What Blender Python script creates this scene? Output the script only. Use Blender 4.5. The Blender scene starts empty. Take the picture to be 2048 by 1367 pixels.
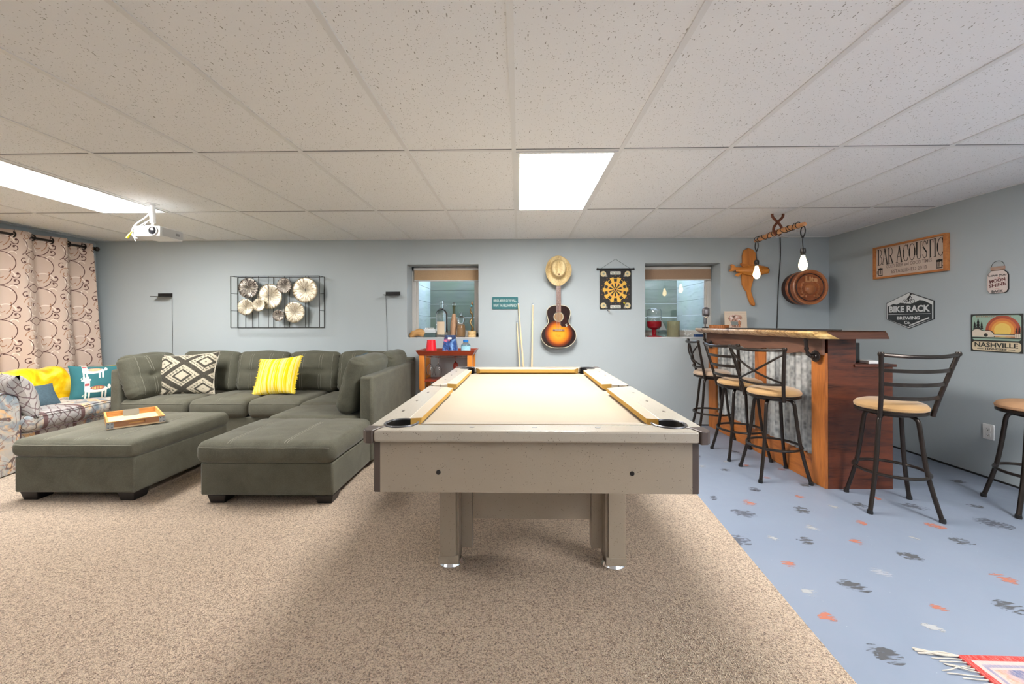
import bpy, bmesh, math, random
from mathutils import Vector, Matrix, noise
PI = math.pi
random.seed(7)
scene = bpy.context.scene
COL = scene.collection

# ------------------------------------------------------------------ camera
cam_d = bpy.data.cameras.new('camera'); cam = bpy.data.objects.new('camera', cam_d); COL.objects.link(cam)
cam_d.sensor_width = 36.0; cam_d.lens = 806.3 * 36 / 2048
cam_d.shift_y = (645.8 - 683.5) / 2048
cam_d.clip_start = 0.02; cam_d.clip_end = 200
cam.matrix_world = Matrix.Translation((0, 0, 1.19)) @ Matrix.Rotation(0.0172, 4, 'Z') @ Matrix.Rotation(PI/2, 4, 'X') @ Matrix.Rotation(-0.0021, 4, 'Z')
scene.camera = cam
# ------------------------------------------------------------------ view
vs = scene.view_settings
vs.view_transform = 'Standard'; vs.look = 'None'; vs.gamma = 1.0; vs.use_curve_mapping = False
vs.exposure = 0.48
# ------------------------------------------------------------------ daylight
world = bpy.data.worlds.new('world'); scene.world = world; world.use_nodes = True
wn = world.node_tree.nodes; wl = world.node_tree.links; wn.clear()
w_out = wn.new('ShaderNodeOutputWorld'); w_bg = wn.new('ShaderNodeBackground')
w_bg.inputs['Color'].default_value = (0.72, 0.86, 1.0, 1); w_bg.inputs['Strength'].default_value = 2.4
wl.new(w_bg.outputs[0], w_out.inputs[0])
# ------------------------------------------------------------------ ceiling panel strengths
PANEL = 36.0          # emission of the troffer diffusers
X0, TX, Y0, TY, HC = -0.027, 0.6096, 2.299, 1.2192, 2.177
XL, XR, YB, YF = -5.02, 3.57, 4.705, -3.2      # room: left, right, back (far) and the wall behind the camera
scene.cycles.max_bounces = 10
scene.cycles.diffuse_bounces = 6
scene.cycles.transparent_max_bounces = 12
scene.cycles.sample_clamp_indirect = 6.0
scene.cycles.use_denoising = True

# fill light, added as if from an unseen glazed door behind the camera
dl = bpy.data.lights.new('door_fill', 'AREA'); dl.shape = 'RECTANGLE'; dl.size = 2.2; dl.size_y = 1.9; dl.energy = 5; dl.color = (0.93, 0.97, 1.0)
dlo = bpy.data.objects.new('door_fill', dl); COL.objects.link(dlo); dlo.location = (0.0, YF+0.03, 1.05); dlo.rotation_euler = (PI/2, 0, 0)
# upward fill from two unseen torchiere lamps added behind the camera
FILL_TORCH = [(-3.6, -0.9), (2.6, -0.9)]
for tx, ty in FILL_TORCH:
    tl = bpy.data.lights.new('fill_uplight', 'SPOT'); tl.energy = 260; tl.spot_size = math.radians(165); tl.spot_blend = 0.6; tl.shadow_soft_size = 0.12; tl.color = (0.97, 0.98, 1.0)
    tlo = bpy.data.objects.new('fill_uplight', tl); COL.objects.link(tlo); tlo.location = (tx, ty, 1.62); tlo.rotation_euler = (PI, 0, 0)

# skylight falling slantwise into the two window wells
for n_w, (loc_, aim_, e_) in enumerate((((-0.45, 5.85, 2.35), (-1.35, 4.35, 0.80), 26), ((1.75, 5.85, 2.35), (2.36, 4.75, 1.40), 16))):
    wl_ = bpy.data.lights.new('window_skylight', 'AREA'); wl_.shape = 'RECTANGLE'; wl_.size = 0.7; wl_.size_y = 0.35; wl_.energy = e_; wl_.color = (0.52, 0.72, 1.0)
    wo_ = bpy.data.objects.new('window_skylight', wl_); COL.objects.link(wo_); wo_.location = loc_
    wo_.rotation_euler = (Vector(aim_)-Vector(loc_)).to_track_quat('-Z', 'Y').to_euler()

# ================================================================== helpers
class E_:
    """tiny node-maths expression"""
    def __init__(s, nt, v): s.nt = nt; s.v = v
    def _m(s, op, *a, clamp=False):
        n = s.nt.nodes.new('ShaderNodeMath'); n.operation = op; n.use_clamp = clamp
        for i, x in enumerate((s,) + a):
            x = x.v if isinstance(x, E_) else x
            if isinstance(x, (int, float)): n.inputs[i].default_value = x
            else: s.nt.links.new(x, n.inputs[i])
        return E_(s.nt, n.outputs[0])
    def __add__(s, o): return s._m('ADD', o)
    __radd__ = __add__
    def __sub__(s, o): return s._m('SUBTRACT', o)
    def __rsub__(s, o): return E_(s.nt, float(o))._m('SUBTRACT', s)
    def __mul__(s, o): return s._m('MULTIPLY', o)
    __rmul__ = __mul__
    def __truediv__(s, o): return s._m('DIVIDE', o)
    def lt(s, o): return s._m('LESS_THAN', o)
    def gt(s, o): return s._m('GREATER_THAN', o)
    def abs(s): return s._m('ABSOLUTE')
    def frac(s): return s._m('FRACT')
    def floor(s): return s._m('FLOOR')
    def sin(s): return s._m('SINE')
    def sqrt(s): return s._m('SQRT')
    def min(s, o): return s._m('MINIMUM', o)
    def max(s, o): return s._m('MAXIMUM', o)
    def sat(s): return s._m('ADD', 0.0, clamp=True)
    def atan2(s, o): return s._m('ARCTAN2', o)
    def pw(s, o): return s._m('POWER', o)

class M_:
    """material builder"""
    def __init__(s, name, rough=0.6, metal=0.0, spec=0.5):
        s.m = bpy.data.materials.new(name); s.m.use_nodes = True
        s.nt = s.m.node_tree; s.b = s.nt.nodes['Principled BSDF']
        s.b.inputs['Roughness'].default_value = rough; s.b.inputs['Metallic'].default_value = metal
        s.b.inputs['Specular IOR Level'].default_value = spec
        s._tc = None
    def n(s, t): return s.nt.nodes.new(t)
    def tc(s, which='Object'):
        if s._tc is None: s._tc = s.n('ShaderNodeTexCoord')
        return s._tc.outputs[which]
    def xyz(s, which='Object', vec=None):
        sp = s.n('ShaderNodeSeparateXYZ'); s.nt.links.new(vec or s.tc(which), sp.inputs[0])
        return [E_(s.nt, sp.outputs[i]) for i in range(3)]
    def vec(s, x, y, z=0.0):
        c = s.n('ShaderNodeCombineXYZ')
        for i, v in enumerate((x, y, z)):
            v = v.v if isinstance(v, E_) else v
            if isinstance(v, (int, float)): c.inputs[i].default_value = v
            else: s.nt.links.new(v, c.inputs[i])
        return c.outputs[0]
    def noise(s, scale, detail=2.0, vec=None, stretch=None, rough=0.5, dist=0.0):
        t = s.n('ShaderNodeTexNoise'); t.inputs['Scale'].default_value = scale; t.inputs['Detail'].default_value = detail
        t.inputs['Roughness'].default_value = rough; t.inputs['Distortion'].default_value = dist
        v = vec or s.tc()
        if stretch:
            mp = s.n('ShaderNodeMapping'); mp.inputs['Scale'].default_value = stretch; s.nt.links.new(v, mp.inputs[0]); v = mp.outputs[0]
        s.nt.links.new(v, t.inputs['Vector'])
        return E_(s.nt, t.outputs['Fac'])
    def vor(s, scale, vec=None, stretch=None, feature='F1', out='Distance', rnd=1.0):
        t = s.n('ShaderNodeTexVoronoi'); t.inputs['Scale'].default_value = scale; t.feature = feature; t.inputs['Randomness'].default_value = rnd
        v = vec or s.tc()
        if stretch:
            mp = s.n('ShaderNodeMapping'); mp.inputs['Scale'].default_value = stretch; s.nt.links.new(v, mp.inputs[0]); v = mp.outputs[0]
        s.nt.links.new(v, t.inputs['Vector'])
        return t.outputs[out] if out == 'Color' else E_(s.nt, t.outputs[out])
    def mix(s, fac, a, b):
        n = s.n('ShaderNodeMix'); n.data_type = 'RGBA'
        f = fac.v if isinstance(fac, E_) else fac
        if isinstance(f, (int, float)): n.inputs[0].default_value = f
        else: s.nt.links.new(f, n.inputs[0])
        for i, c in ((6, a), (7, b)):
            if isinstance(c, tuple): n.inputs[i].default_value = (*c[:3], 1)
            else: s.nt.links.new(c, n.inputs[i])
        return n.outputs[2]
    def ramp(s, fac, stops, interp='LINEAR'):
        r = s.n('ShaderNodeValToRGB'); r.color_ramp.interpolation = interp
        el = r.color_ramp.elements
        while len(el) < len(stops): el.new(0.5)
        for e, (p, c) in zip(el, stops): e.position = p; e.color = (*c[:3], 1)
        s.nt.links.new(fac.v if isinstance(fac, E_) else fac, r.inputs[0])
        return r.outputs[0]
    def col(s, c):
        if isinstance(c, tuple): s.b.inputs['Base Color'].default_value = (*c[:3], 1)
        else: s.nt.links.new(c, s.b.inputs['Base Color'])
        return s
    def rough(s, e): s.nt.links.new(e.v, s.b.inputs['Roughness']); return s
    def bump(s, h, strength=0.3, dist=0.01):
        n = s.n('ShaderNodeBump'); n.inputs['Strength'].default_value = strength; n.inputs['Distance'].default_value = dist
        s.nt.links.new(h.v if isinstance(h, E_) else h, n.inputs['Height']); s.nt.links.new(n.outputs[0], s.b.inputs['Normal']); return s
    def sheen(s, w=0.3, r=0.5): s.b.inputs['Sheen Weight'].default_value = w; s.b.inputs['Sheen Roughness'].default_value = r; return s

def S(r, g, b):      # sRGB 0-255 -> linear
    f = lambda c: (c/255/12.92) if c/255 <= 0.04045 else ((c/255+0.055)/1.055)**2.4
    return (f(r), f(g), f(b))
def plain(name, c, rough=0.6, metal=0.0, spec=0.5, var=0.0, vs_=8.0, bump=0.0, bs=60.0):
    m = M_(name, rough, metal, spec)
    if var:
        n = m.noise(vs_, 3)
        m.col(m.mix(n, tuple(x*(1-var) for x in c), tuple(min(1, x*(1+var)) for x in c)))
    else: m.col(c)
    if bump: m.bump(m.noise(bs, 3), bump, 0.005)
    return m.m
def wood(name, dark, light, axis='z', scale=5.0, rough=0.45, knots=False):
    m = M_(name, rough)
    st = {'x': (0.12, 1, 1), 'y': (1, 0.12, 1), 'z': (1, 1, 0.12)}[axis]
    n1 = m.noise(scale*3, 5, stretch=st, dist=1.2); n2 = m.noise(scale*22, 3, stretch=st)
    f = (n1*0.75 + n2*0.35)
    c = m.ramp(f, [(0.35, dark), (0.5, tuple((a*0.45+b*0.55) for a, b in zip(dark, light))), (0.72, light)])
    if knots:
        k = m.vor(2.2, stretch=(1, 1, 0.6)); kk = k.lt(0.07)
        c = m.mix(kk, c, tuple(x*0.45 for x in dark))
    m.col(c); m.bump(f, 0.12, 0.004)
    return m.m
def glass(name, c=(1, 1, 1), rough=0.0, ior=1.45):
    m = M_(name, rough); m.col(c); m.b.inputs['Transmission Weight'].default_value = 1.0; m.b.inputs['IOR'].default_value = ior
    return m.m
def emis(name, c, st):
    m = M_(name); m.col(c); m.b.inputs['Emission Color'].default_value = (*c, 1); m.b.inputs['Emission Strength'].default_value = st
    return m.m

class MB:
    """collects shapes, builds ONE mesh object"""
    def __init__(s): s.v = []; s.f = []; s.mi = []; s.uv = {}; s.T = Matrix.Identity(4); s.mat = 0; s.flat = set()
    def add(s, vs_, fs, uvs=None, flat=False):
        o = len(s.v); s.v += [tuple(s.T @ Vector(p)) for p in vs_]
        for k, f in enumerate(fs):
            if uvs: s.uv[len(s.f)] = uvs[k]
            if flat: s.flat.add(len(s.f))
            s.f.append([i+o for i in f]); s.mi.append(s.mat)
        return s
    def box(s, x0, x1, y0, y1, z0, z1):
        v = [(x, y, z) for x in (x0, x1) for y in (y0, y1) for z in (z0, z1)]
        return s.add(v, [(0, 1, 3, 2), (4, 6, 7, 5), (0, 4, 5, 1), (2, 3, 7, 6), (0, 2, 6, 4), (1, 5, 7, 3)])
    def cbox(s, c, size):
        return s.box(c[0]-size[0]/2, c[0]+size[0]/2, c[1]-size[1]/2, c[1]+size[1]/2, c[2]-size[2]/2, c[2]+size[2]/2)
    def beam(s, a, b, w, h, up=(0, 0, 1)):
        a, b = Vector(a), Vector(b); d = (b-a).normalized(); u = Vector(up)
        if abs(d.dot(u)) > 0.99: u = Vector((0, 1, 0))
        r = d.cross(u).normalized(); u = r.cross(d)
        v = [tuple(p + r*sx*w/2 + u*sz*h/2) for p in (a, b) for sx in (-1, 1) for sz in (-1, 1)]
        return s.add(v, [(0, 1, 3, 2), (4, 6, 7, 5), (0, 4, 5, 1), (2, 3, 7, 6), (0, 2, 6, 4), (1, 5, 7, 3)])
    def lathe(s, prof, c=(0, 0, 0), axis='z', n=24, cap=True):
        vs_ = []; fs = []
        for (r, h) in prof:
            for i in range(n):
                a = 2*PI*i/n; x, y = r*math.cos(a), r*math.sin(a)
                p = {'z': (x, y, h), 'y': (x, h, y), 'x': (h, x, y)}[axis]
                vs_.append((p[0]+c[0], p[1]+c[1], p[2]+c[2]))
        for k in range(len(prof)-1):
            for i in range(n):
                j = (i+1) % n; fs.append((k*n+i, k*n+j, (k+1)*n+j, (k+1)*n+i))
        if cap: fs.append(tuple(range(n))[::-1]); fs.append(tuple((len(prof)-1)*n+i for i in range(n)))
        return s.add(vs_, fs)
    def tube(s, path, r, n=10, closed=False, cap=True):
        P = [Vector(p) for p in path]; N = len(P)
        R = r if isinstance(r, (list, tuple)) else [r]*N
        vs_ = []; prev = None
        for i in range(N):
            if closed: t = P[(i+1) % N]-P[i-1]
            else: t = P[min(i+1, N-1)]-P[max(i-1, 0)]
            t.normalize()
            if prev is None:
                u = Vector((0, 0, 1)) if abs(t.z) < 0.9 else Vector((1, 0, 0))
                a = t.cross(u).normalized()
            else:
                a = (prev - t*prev.dot(t)).normalized()
            prev = a; b = t.cross(a)
            for k in range(n):
                th = 2*PI*k/n; vs_.append(tuple(P[i] + (a*math.cos(th)+b*math.sin(th))*R[i]))
        fs = []
        for i in range(N if closed else N-1):
            j = (i+1) % N
            for k in range(n):
                l = (k+1) % n; fs.append((i*n+k, i*n+l, j*n+l, j*n+k))
        if cap and not closed: fs.append(tuple(range(n))[::-1]); fs.append(tuple((N-1)*n+k for k in range(n)))
        return s.add(vs_, fs)
    def prism(s, pts, y0, y1):
        """outline in local XZ, extruded along Y"""
        n = len(pts)
        v = [(p[0], y0, p[1]) for p in pts] + [(p[0], y1, p[1]) for p in pts]
        f = [tuple(range(n)), tuple(range(2*n-1, n-1, -1))] + [(i, n+i, n+(i+1) % n, (i+1) % n) for i in range(n)]
        return s.add(v, f)
    def prism_z(s, pts, z0, z1):
        n = len(pts)
        v = [(p[0], p[1], z0) for p in pts] + [(p[0], p[1], z1) for p in pts]
        f = [tuple(range(n))[::-1], tuple(range(n, 2*n))] + [(i, (i+1) % n, n+(i+1) % n, n+i) for i in range(n)]
        return s.add(v, f)
    def sphere(s, c, r, n=16, m=10, sc=(1, 1, 1)):
        prof = [(max(1e-4, math.sin(PI*k/m)), -math.cos(PI*k/m)) for k in range(m+1)]
        vs_ = []; fs = []
        for (q, h) in prof:
            for i in range(n):
                a = 2*PI*i/n; vs_.append((c[0]+q*math.cos(a)*r*sc[0], c[1]+q*math.sin(a)*r*sc[1], c[2]+h*r*sc[2]))
        for k in range(m):
            for i in range(n):
                j = (i+1) % n; fs.append((k*n+i, k*n+j, (k+1)*n+j, (k+1)*n+i))
        return s.add(vs_, fs)
    def build(s, name, mats, parent=None, smooth=35, bev=0, loc=None, fixn=True, seg=2):
        me = bpy.data.meshes.new(name)
        me.from_pydata(s.v, [], s.f)
        if not isinstance(mats, (list, tuple)): mats = [mats]
        for m in mats: me.materials.append(m)
        me.polygons.foreach_set('material_index', s.mi)
        if s.uv:
            ul = me.uv_layers.new(name='UVMap')
            for fi, uvs in s.uv.items():
                p = me.polygons[fi]
                for li, uv in zip(p.loop_indices, uvs): ul.data[li].uv = uv
        if fixn:
            bm = bmesh.new(); bm.from_mesh(me); bmesh.ops.recalc_face_normals(bm, faces=bm.faces); bm.to_mesh(me); bm.free()
        if smooth:
            me.polygons.foreach_set('use_smooth', [True]*len(me.polygons)); me.set_sharp_from_angle(angle=math.radians(smooth))
        me.update()
        o = bpy.data.objects.new(name, me); COL.objects.link(o)
        if parent is not None: o.parent = parent
        if loc: o.location = loc
        if bev:
            b = o.modifiers.new('bevel', 'BEVEL'); b.width = bev; b.segments = seg; b.limit_method = 'ANGLE'; b.angle_limit = math.radians(40)
            b.harden_normals = False
        return o

def thing(name, label, cat, loc=(0, 0, 0), rz=0.0, group=None, rot=None):
    o = bpy.data.objects.new(name, None); COL.objects.link(o); o.empty_display_size = 0.05
    o.location = loc; o.rotation_euler = rot if rot else (0, 0, rz)
    o['label'] = label; o['category'] = cat
    if group: o['group'] = group
    return o
def tag(o, label, cat, group=None, kind=None):
    o['label'] = label; o['category'] = cat
    if group: o['group'] = group
    if kind: o['kind'] = kind
    return o
def struct(o): o['kind'] = 'structure'; return o
def sub(o, label): o['label'] = label; return o

def soft_map(p, size, r, puff, fn=None):
    a, b, c = p; h = [x/2 for x in size]
    q = [p[i]*h[i] for i in range(3)]
    inn = [max(-(h[i]-r), min(h[i]-r, q[i])) for i in range(3)]
    d = Vector([q[i]-inn[i] for i in range(3)])
    if d.length > 1e-9: pos = Vector(inn)+d.normalized()*r*min(1.0, 1.0)
    else: pos = Vector(q)
    w = [(1-a*a), (1-b*b), (1-c*c)]
    pos.x += puff[0]*a*w[1]*w[2]; pos.y += puff[1]*b*w[0]*w[2]; pos.z += puff[2]*c*w[0]*w[1]
    if fn: pos = fn(pos, p)
    return pos
def soft(mb, size, r=0.04, puff=(0, 0, 0), n=(14, 14, 8), fn=None, off=(0, 0, 0)):
    idx = {}; V = []; F = []
    def g(i, j, k):
        key = (i, j, k)
        if key not in idx:
            t = [math.sin(PI/2*(2*x/m-1)) if True else 0 for x, m in zip(key, n)]
            idx[key] = len(V); pp = soft_map(t, size, r, puff, fn); V.append((pp.x+off[0], pp.y+off[1], pp.z+off[2]))
        return idx[key]
    nx, ny, nz = n
    for k in (0, nz):
        for i in range(nx):
            for j in range(ny):
                F.append((g(i, j, k), g(i+1, j, k), g(i+1, j+1, k), g(i, j+1, k)))
    for j in (0, ny):
        for i in range(nx):
            for k in range(nz):
                F.append((g(i, j, k), g(i+1, j, k), g(i+1, j, k+1), g(i, j, k+1)))
    for i in (0, nx):
        for j in range(ny):
            for k in range(nz):
                F.append((g(i, j, k), g(i, j+1, k), g(i, j+1, k+1), g(i, j, k+1)))
    return mb.add(V, F)
def pillow(mb, w, h, t, nu=28, nv=28, concave=0.10, fn=None, ear=0.0, pw=0.42):
    """throw pillow standing in local XZ, thickness along Y, centre at the origin; UV 0..1 on both faces"""
    V = []; F = []; UV = []
    for side in (-1, 1):
        base = len(V)
        for j in range(nv+1):
            for i in range(nu+1):
                u, v = 2*i/nu-1, 2*j/nv-1
                x = u*w/2*(1-concave*(1-v*v)*abs(u)**2); z = v*h/2*(1-concave*(1-u*u)*abs(v)**2)
                y = side*t/2*(max(0, (1-u**4)*(1-v**4)))**pw * (0.55+0.45*(1-u*u)*(1-v*v))
                if fn: x, y, z = fn(x, y, z, u, v, side)
                V.append((x, y, z))
        for j in range(nv):
            for i in range(nu):
                a = base+j*(nu+1)+i; F.append((a, a+1, a+nu+2, a+nu+1))
                UV.append([(i/nu, j/nv), ((i+1)/nu, j/nv), ((i+1)/nu, (j+1)/nv), (i/nu, (j+1)/nv)])
    return mb.add(V, F, uvs=UV)

_fonts = {}
def text_shape(txt, w, h, ext=0.0006, space=1.0, bold=0.0):
    """lettering scaled into a w x h box, local X right, Z up, raised towards -Y; returns (verts, faces)"""
    cu = bpy.data.curves.new('t', 'FONT'); cu.body = txt; cu.extrude = 0.5; cu.space_character = space; cu.offset = bold; cu.resolution_u = 3
    ob = bpy.data.objects.new('t', cu)
    me = bpy.data.meshes.new_from_object(ob)
    vs_ = [v.co.copy() for v in me.vertices]; fs = [tuple(p.vertices) for p in me.polygons]
    x0 = min(v.x for v in vs_); x1 = max(v.x for v in vs_); y0 = min(v.y for v in vs_); y1 = max(v.y for v in vs_)
    out = [((v.x-x0)/(x1-x0)*w-w/2, -(v.z+0.5)*ext, (v.y-y0)/(y1-y0)*h-h/2) for v in vs_]
    bpy.data.objects.remove(ob); bpy.data.curves.remove(cu); bpy.data.meshes.remove(me)
    return out, fs
def letters(mb, txt, cx, cz, w, h, y=0.0, ext=0.0006, ang=0.0, space=1.0, bold=0.0):
    v, f = text_shape(txt, w, h, ext, space, bold); c, s_ = math.cos(ang), math.sin(ang)
    return mb.add([(cx+p[0]*c-p[2]*s_, y+p[1], cz+p[0]*s_+p[2]*c) for p in v], f)
def circ(cx, cz, r, n=32, sx=1.0, a0=0.0): return [(cx+r*sx*math.cos(a0+2*PI*i/n), cz+r*math.sin(a0+2*PI*i/n)) for i in range(n)]
def rrect(x0, x1, z0, z1, r, n=5):
    P = []
    for (cx, cz, a) in ((x1-r, z1-r, 0), (x0+r, z1-r, PI/2), (x0+r, z0+r, PI), (x1-r, z0+r, 3*PI/2)):
        for k in range(n+1): t = a+PI/2*k/n; P.append((cx+r*math.cos(t), cz+r*math.sin(t)))
    return P
def bez(p0, p1, p2, p3, n=12):
    p0, p1, p2, p3 = map(Vector, (p0, p1, p2, p3))
    return [tuple((1-t)**3*p0+3*(1-t)**2*t*p1+3*(1-t)*t*t*p2+t**3*p3) for t in [i/n for i in range(n+1)]]
def smooth_path(pts, n=8):
    P = [Vector(p) for p in pts]; out = []
    for i in range(len(P)-1):
        a = P[max(i-1, 0)]; b = P[i]; c = P[i+1]; d = P[min(i+2, len(P)-1)]
        for k in range(n):
            t = k/n; out.append(tuple(0.5*((2*b)+(c-a)*t+(2*a-5*b+4*c-d)*t*t+(3*b-a-3*c+d)*t**3)))
    out.append(tuple(P[-1])); return out
def copy_thing(root, label, loc=None, rz=None, extra=None):
    r = root.copy(); COL.objects.link(r); r['label'] = label
    if loc: r.location = loc
    if rz is not None: r.rotation_euler = (0, 0, rz)
    def rec(src, dst):
        for ch in list(src.children):
            c = ch.copy(); COL.objects.link(c); c.parent = dst; rec(ch, c)
    rec(root, r); return r
RIGHT = -PI/2       # rotation of things hung on the right wall (local -Y faces into the room)

# ================================================================== materials
def wall_mat():
    m = M_('wall_paint', 0.75); n = m.noise(1.3, 3); f = m.noise(180, 3, rough=0.7)
    m.col(m.mix(n, (0.405, 0.455, 0.480), (0.435, 0.485, 0.510))); m.bump(f, 0.25, 0.003); return m.m
WALL = wall_mat()
def ceil_mat():
    m = M_('ceiling_tile', 0.9)
    # pinholes and short directional fissures
    v1 = m.vor(95, stretch=(1, 1, 0.01)); pick = m.noise(60, 1)
    pin = v1.lt(0.20)*pick.gt(0.44)
    v2 = m.vor(46, stretch=(1.0, 0.33, 0.01)); fis = v2.lt(0.11)*m.noise(26, 1).gt(0.44)
    d = (pin*0.8+fis).sat()
    n = m.noise(2.0, 2)
    base = m.mix(n, (0.815, 0.83, 0.845), (0.85, 0.865, 0.88))
    m.col(m.mix(d, base, (0.36, 0.36, 0.34)))
    m.bump((1.0-d)*0.6+m.noise(220, 2)*0.4, 0.35, 0.004); return m.m
CEIL = ceil_mat()
GRID = plain('grid_white', (0.74, 0.75, 0.755), 0.35)
TEE_SHADE = plain('tee_shade_line', (0.20, 0.20, 0.20), 0.9)  # shadow line beside the cross tees, painted as thin dark strips
def carpet_mat():
    m = M_('carpet', 0.95, spec=0.1)
    a = m.noise(210, 2, rough=0.8); b = m.noise(120, 3, rough=0.8); c = m.noise(3.0, 4, dist=0.6); v = m.vor(210)
    f = (a*0.5+b*0.5)
    col = m.ramp(f, [(0.36, (0.08, 0.038, 0.022)), (0.43, (0.37, 0.235, 0.15)), (0.485, (0.65, 0.475, 0.33)), (0.565, (0.90, 0.72, 0.54))])
    col = m.mix((c-0.35)*1.2, col, m.mix(0.25, col, (0.66, 0.52, 0.40)))
    m.col(col); m.bump(f+v*0.5, 1.0, 0.02); m.sheen(0.25, 0.6); return m.m
CARPET = carpet_mat()
def floor_mat():
    m = M_('painted_concrete', 0.38)
    a = m.noise(1.6, 4, dist=0.5); b = m.noise(14, 4); s_ = m.vor(34).lt(0.035)*m.noise(6, 2).gt(0.53)
    c = m.mix(a, (0.172, 0.215, 0.285), (0.225, 0.262, 0.325))
    c = m.mix(b*0.25, c, (0.32, 0.34, 0.44)); c = m.mix(s_*0.6, c, (0.75, 0.76, 0.78))
    m.col(c); m.rough(b*0.25+0.3); m.bump(b, 0.08, 0.004); return m.m
FLOOR = floor_mat()
def blot_mat(name, c, fade):
    m = M_(name, 0.5); u, v, _ = m.xyz('UV'); x = (u-0.5)*2; y = (v-0.5)*2
    wob = m.noise(26, 3, stretch=(1, 1, 1)); st = m.noise(55, 3, stretch=(0.35, 1.6, 1), dist=0.8)
    r = (x*x+y*y).sqrt()
    cover = ((1.0-r)*1.3 + (wob-0.5)*2.2 + (st-0.5)*5.0)
    al = ((cover-0.22)*2.0).sat()*fade*r.lt(0.98)
    m.col(c); m.nt.links.new(al.v, m.b.inputs['Alpha']); return m.m
BLOT = {('D', 1): blot_mat('paint_dark', (0.10, 0.10, 0.105), 0.72), ('D', 0): blot_mat('paint_dark_thin', (0.10, 0.10, 0.12), 0.55),
        ('O', 1): blot_mat('paint_orange', (0.52, 0.18, 0.11), 0.75), ('O', 0): blot_mat('paint_orange_thin', (0.46, 0.20, 0.15), 0.45),
        ('W', 1): blot_mat('paint_white', (0.50, 0.50, 0.50), 0.7), ('W', 0): blot_mat('paint_white_thin', (0.55, 0.56, 0.60), 0.4)}
BLACK = plain('black_metal', (0.018, 0.017, 0.017), 0.42, 0.3)
BRONZE = plain('dark_bronze_metal', (0.034, 0.026, 0.022), 0.28, 0.6, var=0.3, vs_=20)
WHITE = plain('white_paint', (0.78, 0.78, 0.77), 0.45)
CHROME = plain('chrome', (0.75, 0.75, 0.76), 0.12, 1.0)
DARKGAP = plain('shadow_gap', (0.012, 0.012, 0.013), 0.8)

# ================================================================== the room
T = 0.12
def wall_with_holes(name, x0, x1, y0, y1, z0, z1, holes, m):
    """wall along X with rectangular window openings (hx0,hx1,hz0,hz1)"""
    mb = MB(); xs = [x0]; 
    for h in sorted(holes):
        mb.box(xs[-1], h[0], y0, y1, z0, z1)
        mb.box(h[0], h[1], y0, y1, z0, h[2]); mb.box(h[0], h[1], y0, y1, h[3], z1)
        xs.append(h[1])
    mb.box(xs[-1], x1, y0, y1, z0, z1)
    return struct(mb.build(name, m, smooth=0))
W1 = (-1.312, -0.472, 1.02, 1.88); W2 = (1.464, 2.333, 1.02, 1.88)
wall_with_holes('wall_back', XL-T, XR+T, YB, YB+0.25, -0.02, HC+0.1, [W1, W2], WALL)
struct(MB().box(XR, XR+T, YF, YB, -0.02, HC+0.1).build('wall_right', WALL, smooth=0))
struct(MB().box(XL-T, XL, YF, YB, -0.02, HC+0.1).build('wall_left', WALL, smooth=0))
struct(MB().box(XL-T, XR+T, YF-T, YF, -0.02, HC+0.1).build('wall_front', WALL, smooth=0))
# ceiling: slab of mineral-fibre tiles, holes are covered by the troffers
struct(MB().box(XL-T, XR+T, YF-T, YB+T, HC, HC+0.05).build('ceiling', CEIL, smooth=0))
g = MB(); gr = MB()
k = math.ceil((XL-X0)/TX)
while X0+k*TX < XR:
    x = X0+k*TX; g.box(x-0.012, x+0.012, YF, YB, HC-0.005, HC+0.002); k += 1
n_ = math.ceil((YF-Y0)/TY)
while Y0+n_*TY < YB:
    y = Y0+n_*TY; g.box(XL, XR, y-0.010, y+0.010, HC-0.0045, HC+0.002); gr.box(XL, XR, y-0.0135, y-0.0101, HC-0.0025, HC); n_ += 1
g.box(XL, XR, YB-0.015, YB, HC-0.006, HC+0.002); g.box(XR-0.012, XR, YF, YB, HC-0.006, HC+0.002); g.box(XL, XL+0.012, YF, YB, HC-0.006, HC+0.002)
struct(g.build('trim_1', GRID, smooth=0)); struct(gr.build('tee_shade_strips', TEE_SHADE, smooth=0))
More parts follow.
